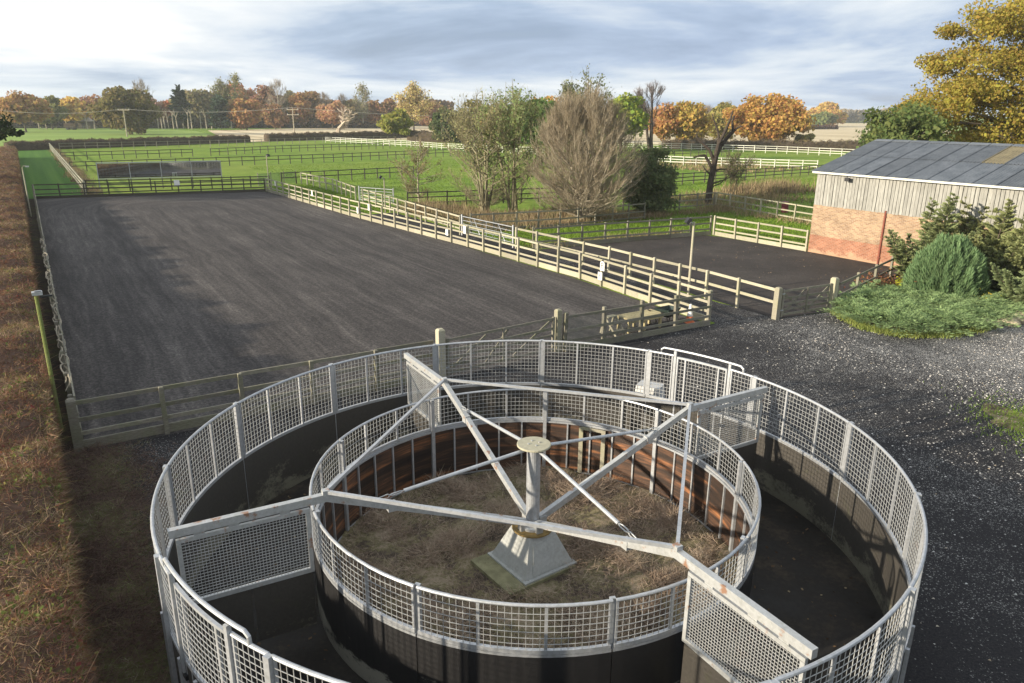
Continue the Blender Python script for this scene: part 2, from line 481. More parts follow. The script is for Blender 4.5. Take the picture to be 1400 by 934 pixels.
base = t.ramp(crumb, [(0.3, (0.011, 0.0105, 0.012)), (0.5, (0.024, 0.0228, 0.0245)), (0.7, (0.058, 0.055, 0.054))])
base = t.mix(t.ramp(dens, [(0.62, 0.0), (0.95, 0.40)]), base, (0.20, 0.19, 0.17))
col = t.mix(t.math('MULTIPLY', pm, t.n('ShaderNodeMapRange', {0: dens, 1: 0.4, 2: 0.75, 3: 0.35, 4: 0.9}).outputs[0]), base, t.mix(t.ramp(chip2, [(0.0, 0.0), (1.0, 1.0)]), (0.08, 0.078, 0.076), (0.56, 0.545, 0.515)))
# towards the hedge the gravel gives way to dark leaf mould, moss and dead stems
vn = t.noise(pos, 0.75, 6, 0.7)
vs = t.n('ShaderNodeMapRange', {0: t.math('ADD', sv.outputs[0], t.math('MULTIPLY', vn, 2.6)), 1: 1.75, 2: 2.35, 3: 1.0, 4: 0.0}, clamp=True).outputs[0]
vf = t.noise(pos, 11.0, 6, 0.8)
vcol = t.ramp(t.math('ADD', t.math('MULTIPLY', vn, 0.45), t.math('MULTIPLY', vf, 0.55)), [(0.36, (0.045, 0.035, 0.029)), (0.48, (0.12, 0.09, 0.07)), (0.54, (0.135, 0.155, 0.046)), (0.62, (0.25, 0.21, 0.155)), (0.74, (0.46, 0.43, 0.37))])
col = t.mix(vs, col, vcol)
hh = t.math('ADD', t.math('MULTIPLY', crumb, 0.6), t.math('MULTIPLY', pm, 0.4))
finish(t, out, col, 0.88, 0, hh, 0.7, 0.03, 0.15)
YARD = m

m, t, out = mat('walker_track_mat')
pos = t.n('ShaderNodeNewGeometry').outputs['Position']
n1_ = t.noise(pos, 1.1, 5, 0.65)
n2_ = t.noise(pos, 12.0, 5, 0.7)
col = t.ramp(t.math('ADD', t.math('MULTIPLY', n1_, 0.7), t.math('MULTIPLY', n2_, 0.3)), [(0.35, (0.010, 0.0095, 0.009)), (0.52, (0.024, 0.021, 0.018)), (0.66, (0.060, 0.048, 0.036))])
finish(t, out, col, t.ramp(n1_, [(0.35, 0.5), (0.6, 0.85)]), 0, n2_, 0.3, 0.01, 0.2)
TRACK = m

m, t, out = mat('overgrown_soil')
pos = t.n('ShaderNodeNewGeometry').outputs['Position']
n1_ = t.noise(pos, 1.6, 5, 0.65)
n2_ = t.noise(pos, 14.0, 5, 0.75)
col = t.ramp(t.math('ADD', t.math('MULTIPLY', n1_, 0.6), t.math('MULTIPLY', n2_, 0.4)),
             [(0.36, (0.05, 0.040, 0.030)), (0.46, (0.13, 0.10, 0.075)), (0.505, (0.19, 0.17, 0.085)), (0.54, (0.25, 0.205, 0.13)), (0.62, (0.36, 0.285, 0.21)), (0.75, (0.50, 0.42, 0.32))])
finish(t, out, col, 0.95, 0, n2_, 1.0, 0.06, 0.1)
SOIL = m

m, t, out = mat('dark_verge_soil')
pos = t.n('ShaderNodeNewGeometry').outputs['Position']
n1_ = t.noise(pos, 0.8, 5, 0.65)
n2_ = t.noise(pos, 12.0, 6, 0.8)
col = t.ramp(t.math('ADD', t.math('MULTIPLY', n1_, 0.5), t.math('MULTIPLY', n2_, 0.5)),
             [(0.36, (0.016, 0.013, 0.011)), (0.50, (0.05, 0.036, 0.028)), (0.58, (0.06, 0.065, 0.02)), (0.70, (0.14, 0.12, 0.09))])
finish(t, out, col, 0.95, 0, n2_, 1.0, 0.06, 0.1)
VERGE = m

# brick wall: pale stock bricks above, red bricks in the lower courses (real colours of two brick types)
m, t, out = mat('barn_brick')
oc = t.n('ShaderNodeTexCoord').outputs['Object']
sx = t.n('ShaderNodeSeparateXYZ', {0: oc})
bv = t.n('ShaderNodeCombineXYZ', {0: sx.outputs[1], 1: sx.outputs[2], 2: 0.0}).outputs[0]
def bricks(c1, c2, mo):
    nd = t.n('ShaderNodeTexBrick', {'Vector': bv, 'Color1': (*c1, 1), 'Color2': (*c2, 1), 'Mortar': (*mo, 1), 'Scale': 1.0, 'Mortar Size': 0.009,
                                    'Brick Width': 0.225, 'Row Height': 0.075, 'Bias': 0.0})
    return nd
b1 = bricks((0.235, 0.142, 0.088), (0.375, 0.255, 0.155), (0.36, 0.31, 0.24))
b2 = bricks((0.23, 0.082, 0.048), (0.335, 0.145, 0.085), (0.32, 0.24, 0.18))
nz = t.noise(oc, 1.2, 5, 0.7)
low = t.math('LESS_THAN', t.math('ADD', sx.outputs[2], t.math('MULTIPLY', t.math('SUBTRACT', nz, 0.5), 0.15)), 1.05)
col = t.mix(low, b1.outputs[0], b2.outputs[0])
col = t.mix(1.0, col, t.ramp(nz, [(0.3, 0.72), (0.7, 1.18)]), 'MULTIPLY')
foot = t.math('ADD', nz, t.n('ShaderNodeMapRange', {0: sx.outputs[2], 1: 0.0, 2: 0.7, 3: 0.18, 4: -0.3}).outputs[0])
col = t.mix(t.ramp(foot, [(0.5, 0.0), (0.62, 0.6)]), col, (0.40, 0.29, 0.19))
finish(t, out, col, 0.9, 0, b1.outputs[1], -0.6, 0.01, 0.15)
BRICK = m

m, t, out = mat('weathered_cladding')
oc = t.n('ShaderNodeTexCoord').outputs['Object']
inf = t.n('ShaderNodeObjectInfo')
off = t.vmath('ADD', oc, inf.outputs['Location'])
g = t.noise(t.map(off, scale=(6, 6, 0.8)), 3.0, 5, 0.65)
col = t.mix(t.ramp(g, [(0.3, 0.0), (0.7, 1.0)]), (0.20, 0.197, 0.178), (0.37, 0.365, 0.335))
col = t.mix(1.0, col, t.ramp(inf.outputs['Random'], [(0.0, 0.84), (0.5, 0.98), (1.0, 1.10)]), 'MULTIPLY')
finish(t, out, col, 0.85, 0, g, 0.4, 0.006, 0.2)
CLAD = m

m, t, out = mat('fibre_cement_sheet')
oc = t.n('ShaderNodeNewGeometry').outputs['Position']
inf = t.n('ShaderNodeObjectInfo')
g = t.noise(oc, 1.4, 6, 0.7)
g2 = t.noise(oc, 11.0, 4, 0.7)
col = t.mix(t.ramp(g, [(0.3, 0.0), (0.7, 1.0)]), (0.078, 0.092, 0.110), (0.155, 0.172, 0.195))
col = t.mix(1.0, col, t.ramp(inf.outputs['Random'], [(0.0, 0.85), (1.0, 1.15)]), 'MULTIPLY')
col = t.mix(t.ramp(g2, [(0.6, 0.0), (0.75, 0.4)]), col, (0.22, 0.22, 0.19))
finish(t, out, col, 0.7, 0, g2, 0.2, 0.006, 0.3)
ROOFM = m
ROOFLIGHT = plain('mossy_rooflight', (0.20, 0.17, 0.10), 0.6, 0, 0.3, 3.0)


# ------------------------------------------------------------------ object helpers
def link(o):
    COL.objects.link(o)
    return o


def tag(o, label=None, cat=None, group=None, kind=None):
    if label: o['label'] = label
    if cat: o['category'] = cat
    if group: o['group'] = group
    if kind: o['kind'] = kind
    return o


def thing(name, label, cat, loc=(0, 0, 0), rotz=0.0, group=None):
    o = bpy.data.objects.new(name, None)
    o.empty_display_size = 0.2
    o.location = loc
    o.rotation_euler = (0, 0, rotz)
    link(o)
    return tag(o, label, cat, group)


def put(name, me, parent=None, loc=(0, 0, 0), rot=(0, 0, 0), scale=None):
    o = bpy.data.objects.new(name, me)
    o.location = loc
    o.rotation_euler = rot
    if scale: o.scale = scale
    if parent: o.parent = parent
    return link(o)


class MB:
    def __init__(self):
        self.v, self.f = [], []

    def box(self, c, s, rz=0.0, mtx=None):
        hx, hy, hz = s[0] / 2, s[1] / 2, s[2] / 2
        b = len(self.v)
        cs, sn = math.cos(rz), math.sin(rz)
        for x, y, z in ((-1, -1, -1), (1, -1, -1), (1, 1, -1), (-1, 1, -1), (-1, -1, 1), (1, -1, 1), (1, 1, 1), (-1, 1, 1)):
            p = Vector((x * hx, y * hy, z * hz))
            p = (mtx @ p) if mtx else Vector((p.x * cs - p.y * sn, p.x * sn + p.y * cs, p.z))
            self.v.append((c[0] + p.x, c[1] + p.y, c[2] + p.z))
        self.f += [tuple(b + i for i in q) for q in ((0, 3, 2, 1), (4, 5, 6, 7), (0, 1, 5, 4), (1, 2, 6, 5), (2, 3, 7, 6), (3, 0, 4, 7))]
        return self

    def bar(self, p0, p1, wd, ht):
        """square bar from p0 to p1, wd across, ht upright"""
        p0, p1 = Vector(p0), Vector(p1)
        d = p1 - p0
        x = d.normalized()
        up = Vector((0, 0, 1)) if abs(x.z) < 0.98 else Vector((0, 1, 0))
        y = up.cross(x).normalized()
        z = x.cross(y)
        m3 = Matrix((x, y, z)).transposed()
        return self.box((p0 + p1) / 2, (d.length, wd, ht), mtx=m3)

    def tube(self, pts, r, n=8, cap=True):
        pts = [Vector(p) for p in pts]
        rs = r if isinstance(r, (list, tuple)) else [r] * len(pts)
        b = len(self.v)
        for i, p in enumerate(pts):
            d = (pts[min(i + 1, len(pts) - 1)] - pts[max(i - 1, 0)]).normalized()
            ref = Vector((0, 0, 1)) if abs(d.z) < 0.9 else Vector((1, 0, 0))
            a = d.cross(ref).normalized(); bb = d.cross(a)
            for k in range(n):
                an = 2 * math.pi * k / n
                q = p + (a * math.cos(an) + bb * math.sin(an)) * rs[i]
                self.v.append(tuple(q))
        for i in range(len(pts) - 1):
            for k in range(n):
                k2 = (k + 1) % n
                self.f.append((b + i * n + k, b + i * n + k2, b + (i + 1) * n + k2, b + (i + 1) * n + k))
        if cap:
            self.f.append(tuple(b + k for k in range(n))[::-1])
            self.f.append(tuple(b + (len(pts) - 1) * n + k for k in range(n)))
        return self

    def lathe(self, prof, n=20, c=(0, 0)):
        b = len(self.v)
        for r, z in prof:
            for k in range(n):
                a = 2 * math.pi * k / n
                self.v.append((c[0] + r * math.cos(a), c[1] + r * math.sin(a), z))
        for i in range(len(prof) - 1):
            for k in range(n):
                k2 = (k + 1) % n
                self.f.append((b + i * n + k, b + i * n + k2, b + (i + 1) * n + k2, b + (i + 1) * n + k))
        self.f.append(tuple(b + k for k in range(n))[::-1])
        self.f.append(tuple(b + (len(prof) - 1) * n + k for k in range(n)))
        return self

    def arc_slab(self, r0, r1, z0, z1, a0, a1, n=8):
        """curved slab: radius r0..r1, height z0..z1, angles in radians"""
        b = len(self.v)
        for i in range(n + 1):
            a = a0 + (a1 - a0) * i / n
            c, s = math.cos(a), math.sin(a)
            for r, z in ((r0, z0), (r1, z0), (r1, z1), (r0, z1)):
                self.v.append((r * c, r * s, z))
        for i in range(n):
            o, q = b + i * 4, b + (i + 1) * 4
            for k in range(4):
                k2 = (k + 1) % 4
                self.f.append((o + k, o + k2, q + k2, q + k))
        self.f.append((b, b + 3, b + 2, b + 1))
        e = b + n * 4
        self.f.append((e, e + 1, e + 2, e + 3))
        return self

    def mesh(self, name, material, smooth=False):
        me = bpy.data.meshes.new(name)
        me.from_pydata(self.v, [], self.f)
        if material: me.materials.append(material)
        if smooth:
            me.polygons.foreach_set('use_smooth', [True] * len(me.polygons))
        me.update()
        return me

    def put(self, name, material, parent=None, loc=(0, 0, 0), rot=(0, 0, 0), smooth=False):
        return put(name, self.mesh(name, material, smooth), parent, loc, rot)


def np_mesh(name, V, k, material, tint=None, extra_faces=None):
    """mesh of separate k-gons: V is (n*k, 3)"""
    me = bpy.data.meshes.new(name)
    V = np.ascontiguousarray(V, dtype=np.float32)
    nv = len(V)
    nf = nv // k
    me.vertices.add(nv)
    me.vertices.foreach_set('co', V.ravel())
    me.loops.add(nv)
    me.loops.foreach_set('vertex_index', np.arange(nv, dtype=np.int32))
    me.polygons.add(nf)
    me.polygons.foreach_set('loop_start', np.arange(0, nv, k, dtype=np.int32))
    if tint is not None:
        at = me.attributes.new('tint', 'FLOAT', 'POINT')
        at.data.foreach_set('value', np.repeat(np.asarray(tint, dtype=np.float32), k))
    if material: me.materials.append(material)
    me.update(calc_edges=True)
    return me


def unit(n, g=None):
    v = (g or rng).normal(size=(n, 3))
    return v / np.linalg.norm(v, axis=1, keepdims=True)


def leaf_quads(C, size, tint, flat=0.0, aspect=0.75, out_dir=None):
    """leaf clumps as quads centred on C; out_dir biases the normals outward"""
    n = len(C)
    nrm = unit(n)
    if out_dir is not None:
        nrm = nrm * 1.0 + out_dir * 0.6
    nrm[:, 2] += flat
    nrm /= np.linalg.norm(nrm, axis=1, keepdims=True)
    a = np.cross(nrm, unit(n)); a /= np.linalg.norm(a, axis=1, keepdims=True) + 1e-9
    b = np.cross(nrm, a)
    s = (size * rng.uniform(0.55, 1.35, n))[:, None] * 0.5
    a = a * s; b = b * s * aspect
    k = rng.uniform(0.5, 1.0, (n, 1))
    V = np.stack([C - a - b * k, C + a * k - b, C + a + b * k, C - a * k + b], axis=1).reshape(-1, 3)
    return V


def strips(P0, D, L, W):
    """thin tapering triangles from P0 along D"""
    n = len(P0)
    d = D / (np.linalg.norm(D, axis=1, keepdims=True) + 1e-9)
    side = np.cross(d, unit(n)); side /= np.linalg.norm(side, axis=1, keepdims=True) + 1e-9
    W = np.broadcast_to(np.asarray(W), (n,))[:, None]; L = np.broadcast_to(np.asarray(L), (n,))[:, None]
    return np.stack([P0 - side * W / 2, P0 + side * W / 2, P0 + d * L], axis=1).reshape(-1, 3)


def tubes_np(segs, n=5):
    """segs: list of (p0, p1, r0, r1) -> vertices, faces"""
    p0 = np.array([s[0] for s in segs]); p1 = np.array([s[1] for s in segs])
    r0 = np.array([s[2] for s in segs])[:, None, None]; r1 = np.array([s[3] for s in segs])[:, None, None]
    d = p1 - p0
    d /= np.linalg.norm(d, axis=1, keepdims=True) + 1e-9
    ref = np.where(np.abs(d[:, 2:3]) < 0.9, np.array([[0, 0, 1.0]]), np.array([[1.0, 0, 0]]))
    a = np.cross(d, ref); a /= np.linalg.norm(a, axis=1, keepdims=True) + 1e-9
    b = np.cross(d, a)
    an = np.arange(n) * 2 * np.pi / n
    ring = a[:, None, :] * np.cos(an)[None, :, None] + b[:, None, :] * np.sin(an)[None, :, None]
    A = p0[:, None, :] + ring * r0
    B = p1[:, None, :] + ring * r1
    i = np.arange(n); j = (i + 1) % n
    Q = np.stack([A[:, i], A[:, j], B[:, j], B[:, i]], axis=2)
    return Q.reshape(-1, 3)


def sheet(name, pts, z, material, kind='structure'):
    me = bpy.data.meshes.new(name)
    me.from_pydata([(p[0], p[1], z) for p in pts], [], [tuple(range(len(pts)))])
    me.materials.append(material)
    me.update()
    if me.polygons[0].normal.z < 0:
        me.flip_normals()
    return tag(put(name, me), kind=kind)


# ------------------------------------------------------------------ ground, fields, yard
me = bpy.data.meshes.new('ground')
G = 4000
gx = np.array([-G, -1200, -400, -150, -60, 0, 60, 150, 400, 1200, G], float)
gv = [(x, y, 0.0) for y in gx for x in gx]
ng = len(gx)
me.from_pydata(gv, [], [(j * ng + i, j * ng + i + 1, (j + 1) * ng + i + 1, (j + 1) * ng + i) for j in range(ng - 1) for i in range(ng - 1)])
me.materials.append(GRASS)
me.update()
tag(put('ground', me), kind='structure')

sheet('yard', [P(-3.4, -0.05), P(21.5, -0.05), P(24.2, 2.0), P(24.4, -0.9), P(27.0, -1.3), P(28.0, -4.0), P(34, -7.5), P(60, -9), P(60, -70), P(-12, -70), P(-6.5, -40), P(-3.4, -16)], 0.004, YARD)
sheet('arena_surface', [P(0.02, -0.10), P(21.25, -0.10), P(21.8, 10), P(19.6, 57.0), P(0.05, 60.1)], 0.012, ARENA)
sheet('small_arena_surface', [P(24.2, -0.9), P(27.2, -1.3), P(30, -0.5), P(34.8, 0.6), P(38.2, 0.6), P(38.2, 7.8), P(37.9, 14.5), P(37.0, 15.9), P(24.6, 16.6)], 0.016, SMALL)
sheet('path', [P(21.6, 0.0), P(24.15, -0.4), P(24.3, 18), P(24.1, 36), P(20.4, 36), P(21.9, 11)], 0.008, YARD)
sheet('mown_strip', [P(-0.6, 60.4), P(4.0, 60.4), P(4.0, 158), P(-1.5, 158)], 0.006, MOWN)
sheet('field', [P(-80, 160), P(46, 176), P(54, 280), P(40, 420), P(-260, 420), P(-260, 160)], 0.010, PALEGRASS)
sheet('stubble_field', [gp(284, 178.5), gp(316, 195), P(50, 180), P(86, 184), P(120, 150), gp(700, 186), gp(700, 172), gp(560, 172)], 0.014, STUBBLE)
sheet('stubble_field', [gp(840, 195), gp(905, 198), gp(1010, 200), gp(1110, 200), gp(1300, 205), gp(1300, 169), gp(1010, 168), gp(850, 180)], 0.014, STUBBLE)
sheet('verge', [P(-3.4, -0.05), P(0.0, -0.05), P(0.0, 60.4), P(-0.7, 130), P(-4, 130)], 0.005, VERGE)
_vc = gp(1440, 590)
sheet('verge', [(_vc.x + (0.95 + 0.22 * math.sin(3 * a_ + 1) + 0.12 * math.sin(7 * a_) + 0.06 * math.sin(13 * a_ + 2)) * 1.25 * math.cos(a_),
                 _vc.y + (0.95 + 0.22 * math.sin(3 * a_ + 1) + 0.12 * math.sin(7 * a_) + 0.06 * math.sin(13 * a_ + 2)) * 1.7 * math.sin(a_)) for a_ in [2 * math.pi * k / 64 for k in range(64)]], 0.012, SOIL)

# ------------------------------------------------------------------ fences
_box_cache = {}


def box_mesh(name, sx, sy, sz, material, cham=0.0):
    """box standing on z=0 for posts / centred for rails; cached so alike pieces share it"""
    key = (name, round(sx, 2), round(sy, 3), round(sz, 2), material.name, cham)
    if key not in _box_cache:
        b = MB()
        if cham:
            h = sz - cham
            x, y = sx / 2, sy / 2
            k = cham * 0.8
            b.v = [(-x, -y, 0), (x, -y, 0), (x, y, 0), (-x, y, 0), (-x, -y, h), (x, -y, h), (x, y, h), (-x, y, h),
                   (-x + k, -y + k, sz), (x - k, -y + k, sz), (x - k, y - k, sz), (-x + k, y - k, sz)]
            b.f = [(0, 3, 2, 1), (8, 9, 10, 11)]
            for lo in (0, 4):
                for i in range(4):
                    j = (i + 1) % 4
                    b.f.append((lo + i, lo + j, lo + 4 + j, lo + 4 + i))
        else:
            b.box((0, 0, 0), (sx, sy, sz))
        _box_cache[key] = b.mesh(name, material)
    return _box_cache[key]


def fence(label, pts, spacing, ph, rails, material, post=(0.10, 0.10), rail=(0.04, 0.095), kick=None, side=1, group=None, jitter=0.012,
          name='rail_fence', rail_mat=None, z0=0.0, posts_end=(True, True), cat='fence'):
    pts = [Vector(p) for p in pts]
    o = thing(name, label, cat, pts[0], 0, group)
    base = pts[0]
    nodes = []
    for k in range(len(pts) - 1):
        a, b = pts[k], pts[k + 1]
        n = max(1, round((b - a).length / spacing))
        for i in range(n):
            nodes.append((a.lerp(b, i / n), k))
    nodes.append((pts[-1], len(pts) - 2))
    pm = box_mesh('post', post[0], post[1], ph, material, 0.02)
    tops = []
    for i, (p, k) in enumerate(nodes):
        d = pts[k + 1] - pts[k]
        rz = math.atan2(d.y, d.x)
        dz = random.uniform(-0.02, 0.03)
        tops.append(dz)
        if (i == 0 and not posts_end[0]) or (i == len(nodes) - 1 and not posts_end[1]):
            continue
        put('post', pm, o, (p.x - base.x, p.y - base.y, z0 + dz), (random.gauss(0, jitter), random.gauss(0, jitter), rz + random.gauss(0, 0.03)))
    rm_ = rail_mat or material
    for zi, z in enumerate(rails):
        i = 0
        while i < len(nodes) - 1:
            j = min(i + 2, len(nodes) - 1)
            if nodes[i][1] != nodes[j - 1][1] or (j < len(nodes) - 1 and nodes[j][1] != nodes[i][1] and (nodes[j][0] - pts[nodes[j][1]]).length > 0.01):
                j = i + 1
            a, b = nodes[i][0], nodes[j][0]
            d = b - a
            L = d.length
            nrm = Vector((d.y, -d.x, 0)).normalized() * side * (post[1] / 2 + rail[0] / 2)
            za = z + random.uniform(-0.015, 0.015); zb = z + random.uniform(-0.015, 0.015)
            mid = (a + b) / 2 + nrm - base
            me = box_mesh('rail', L - 0.008, rail[0], rail[1], rm_)
            put('rail', me, o, (mid.x, mid.y, z0 + (za + zb) / 2), (0, -math.atan2(zb - za, L), math.atan2(d.y, d.x)))
            i = j
    if kick:
        kh, kt, kz = kick
        for k in range(len(pts) - 1):
            a, b = pts[k], pts[k + 1]
            d = b - a
            n = max(1, round(d.length / (spacing * 2)))
            nrm = Vector((d.y, -d.x, 0)).normalized() * side * (post[1] / 2 + kt / 2 + 0.003)
            for i in range(n):
                p, q = a.lerp(b, i / n), a.lerp(b, (i + 1) / n)
                mid = (p + q) / 2 + nrm - base
                put('kickboard', box_mesh('kickboard', (q - p).length - 0.006, kt, kh, rm_), o,
                    (mid.x, mid.y, z0 + kz + kh / 2 + random.uniform(-0.008, 0.008)), (0, random.gauss(0, 0.002), math.atan2(d.y, d.x)))
    return o


PADD = 'dark rail fences dividing the paddocks'
# arena surround
fence('grey timber rail fence at the near left end of the dark arena', [P(0, 0), P(9.4, 0)], 1.9, 1.28, [1.2, 0.78, 0.42], WOOD_GREY,
      post=(0.11, 0.11), rail=(0.045, 0.10), kick=(0.24, 0.05, 0.0), side=-1, posts_end=(False, False))
fence('ivy tangled rail fence between the brown hedge and the dark arena', [P(-0.02, 0.4), P(-0.02, 60)], 1.9, 1.3, [1.22, 0.8, 0.4], WOOD_GREY, kick=(0.24, 0.05, 0.0), side=1, jitter=0.03)
fence('dark rail fence across the far end of the arena in front of the mirrors', [P(0, 60.2), P(19.5, 57.2)], 1.9, 1.3, [1.22, 0.80, 0.42], WOOD_DARK, kick=(0.24, 0.05, 0.0))  # dark timber used for a backlit face, its shade put into the colour
fence('dark rail fence under the mirror wall just beyond the arena end', [P(4.3, 63.6), P(21.0, 61.0)], 1.9, 1.25, [1.15, 0.75, 0.40], WOOD_DARK)
fence('long cream rail fence with kickboards down the right side of the arena', [P(19.6, 57.1), P(20.3, 36), P(21.5, 19.5), P(21.9, 9), P(21.3, 0.1)], 1.8, 1.3, [1.22, 0.80, 0.44], WOOD_PALE,
      kick=(0.26, 0.05, 0.0), side=-1)
fence('cream rail fence between gravel path and small arena ending at the wooden gate post', [P(23.75, 17.6), P(24.2, 9.6), P(24.25, 3.0), P(24.05, -0.7)], 1.8, 1.3, [1.18, 0.66], WOOD_PALE, side=-1, posts_end=(True, False), rail=(0.045, 0.11))
fence('cream rail fence beside path between the two metal gates', [P(24.2, 43.0), P(23.7, 33), P(23.3, 23.7)], 1.8, 1.3, [1.2, 0.75, 0.4], WOOD_PALE, side=-1)
fence('cream rail fence running up to the small metal gate along green strip', [P(25.0, 63.0), P(25.4, 54), P(24.4, 45.2)], 1.8, 1.25, [1.18, 0.68], WOOD_PALE, side=-1)
fence('grey timber fence backing the wooden bench at the arena corner by the yard', [P(14.4, 0.2), P(21.2, 0.0)], 1.7, 1.35, [1.22, 0.74, 0.36], WOOD_GREY, kick=(0.22, 0.05, 0.0), side=1, post=(0.12, 0.12), jitter=0.03)
fence('dull rail fence on the far side of the small arena with dark kickboard', [P(24.6, 17.0), P(37.9, 15.4)], 1.75, 1.3, [1.22, 0.80, 0.42], WOOD_GREY, kick=(0.28, 0.05, 0.0), side=1)  # dim grey timber stands in for the unlit face of this fence
fence('cream rail fence from small arena corner to the brick barn', [P(38.0, 15.2), P(38.15, 8.1)], 1.8, 1.3, [1.22, 0.80, 0.42], WOOD_PALE, kick=(0.26, 0.05, 0.0), side=-1)
fence('low timber fence from wooden gate into the juniper bushes', [P(27.6, -1.1), P(34.9, 0.9), P(37.9, 0.9)], 2.4, 1.2, [1.1, 0.6, 0.2], WOOD_GREY)
# ditch and grass behind
fence('weathered rail fence along the ditch below the bare bushy tree', [P(24.4, 24.2), P(31, 23.1), P(39.2, 23.3)], 1.75, 1.3, [1.2, 0.62, 0.2], WOOD_GREY)
fence('weathered rail fence meeting at the corner post below the dead tree', [P(39.6, 26.3), P(50.0, 26.2)], 1.9, 1.3, [1.22, 0.72, 0.25], WOOD_GREY)
fence('tan rail fence from the corner below the dead tree towards the barn', [P(50.1, 26.1), P(48.3, 15.0), P(47.5, 8.5)], 1.9, 1.3, [1.22, 0.72, 0.25], WOOD_PALE, side=-1)
# paddock dividers
fence('dark rail fence crossing the nearest paddock behind the small metal gate', [P(23, 63.6), P(40, 66.0)], 1.8, 1.3, [1.22, 0.7], WOOD_DARK, group=PADD)
fence('dark rail fence behind the green willow stems', [P(26.5, 38.7), P(42, 36.0)], 1.8, 1.3, [1.22, 0.8, 0.35], WOOD_DARK, group=PADD)
fence('dark rail fence crossing the paddocks just above the mirror wall', [P(4.4, 92.3), P(39, 96.4), P(58, 101.3), P(70, 104)], 1.8, 1.3, [1.22, 0.7], WOOD_DARK, group=PADD)
fence('short dark rail fence left of the gap in the third paddock row', [P(4.4, 117.6), P(24, 120.2)], 1.8, 1.3, [1.22, 0.7], WOOD_DARK, group=PADD)
fence('dark rail fence right of the gap in the third paddock row', [P(27, 120.4), P(41.7, 128), P(66, 132.6)], 1.8, 1.3, [1.22, 0.7], WOOD_DARK, group=PADD)
fence('grey rail fence running along the foot of the far clipped hedge', [P(5.5, 151), P(34, 155.8), P(58, 164), P(86, 171)], 2.2, 1.4, [1.3, 0.75], WOOD_GREY, rail_mat=WOOD_GREY)
fence('long sunlit tan fence line down the left edge of the paddocks by the mown strip', [P(4.1, 61.5), P(4.1, 80), P(4.0, 156)], 1.9, 1.3, [1.22, 0.8, 0.4], WOOD_PALE, side=-1)
WH = 'pale fences on the far right paddocks'
fence('pale rail fence slanting across the far paddocks behind the willows', [P(64, 168), P(73, 139), P(74, 124), P(83, 99)], 2.0, 1.4, [1.3, 0.9, 0.5], WOOD_WHITE, side=-1, group=WH)
fence('cream rail fence beyond the dead tree, nearer of the two pale fences', [P(84, 72), P(86.3, 65.9), P(93, 56.5), P(97.5, 50.0)], 2.0, 1.4, [1.3, 0.9, 0.5], WOOD_WHITE, side=-1, group=WH)
fence('cream rail fence under the big orange oak, farther of the two pale fences', [P(112, 116), P(121, 104), P(131.5, 84), P(134.5, 71), P(136, 60)], 2.2, 1.5, [1.4, 0.95, 0.5], WOOD_WHITE, side=-1, group=WH)
fence('dark rail fence between the dead tree and the barn roof', [P(57, 42.4), P(72.5, 43.4), P(92, 44.8)], 1.9, 1.3, [1.22, 0.8, 0.4], WOOD_DARK, group=PADD)
fence('thin dark fence line in the far right paddock beyond the dead tree', [P(96, 82), P(116, 83)], 2.2, 1.3, [1.22, 0.7], WOOD_DARK, group=PADD)
fence('distant rail fence at the foot of the wood across the pale green field', [gp(20, 178.3), gp(150, 177.2)], 4.5, 1.3, [1.2, 0.7], WOOD_GREY)


# big posts and gates
def gate_post(label, p, h=1.75, wd=0.2, material=WOOD_PALE):
    o = MB()
    o = put('gate_post', box_mesh('gate_post', wd, wd, h, material, 0.05), None, p, (0, 0, SITE_ROT))
    return tag(o, label, 'gate post', 'heavy timber gate posts')


gate_post('thick square timber post at the left end of the braced arena gate', P(9.55, -0.1), 1.62, 0.22)
gate_post('thick timber post where the braced arena gate latches', P(14.2, 0.3), 1.5, 0.2, WOOD_PALE)
gate_post('thick timber post where the path fence meets the five bar gate', P(24.1, -0.85), 1.3, 0.22)
gate_post('tall thick timber post beside the ground juniper', P(27.25, -1.15), 1.4, 0.24)
gate_post('round topped timber corner post left of the near arena fence by the hedge', P(-0.05, 0.0), 1.35, 0.2, WOOD_GREY)


def wood_gate(label, a, b, h, bars, material, braces):
    a, b = Vector(a), Vector(b)
    d = b - a
    L = d.length
    o = thing('field_gate', label, 'gate', a, math.atan2(d.y, d.x))
    for z in bars:
        MB().box((L / 2, 0, z), (L - 0.1, 0.03, 0.085)).put('bar', material, o)
    for x in (0.06, L - 0.06):
        MB().box((x, 0, h / 2 + 0.06), (0.09, 0.065, h)).put('stile', material, o)
    MB().box((L / 2, -0.032, h / 2 + 0.06), (0.075, 0.03, h - 0.06)).put('centre_stile', material, o)
    for (x0, z0, x1, z1) in braces:
        MB().bar((x0 * L, 0.032, z0), (x1 * L, 0.032, z1), 0.028, 0.075).put('brace', material, o)
    for z in (0.35, h - 0.1):
        MB().box((-0.03, -0.04, z), (0.26, 0.02, 0.05)).put('hinge', GALV, o)
    return o


wood_gate('five bar timber gate standing closed beside the ground juniper', P(24.3, -0.9), P(27.08, -1.15), 1.12, [0.16, 0.36, 0.58, 0.82, 1.12], WOOD_GREY, [(0.04, 0.15, 0.48, 1.1), (0.96, 1.08, 0.52, 0.16), (0.05, 1.0, 0.45, 0.25)])
wood_gate('wide braced timber gate into the arena behind the horse walker', P(9.75, -0.05), P(14.05, 0.28), 1.2, [0.15, 0.38, 0.62, 0.86, 1.2], WOOD_GREY, [(0.98, 1.18, 0.60, 0.2), (0.35, 0.2, 0.55, 1.15), (0.03, 0.2, 0.35, 1.1)])


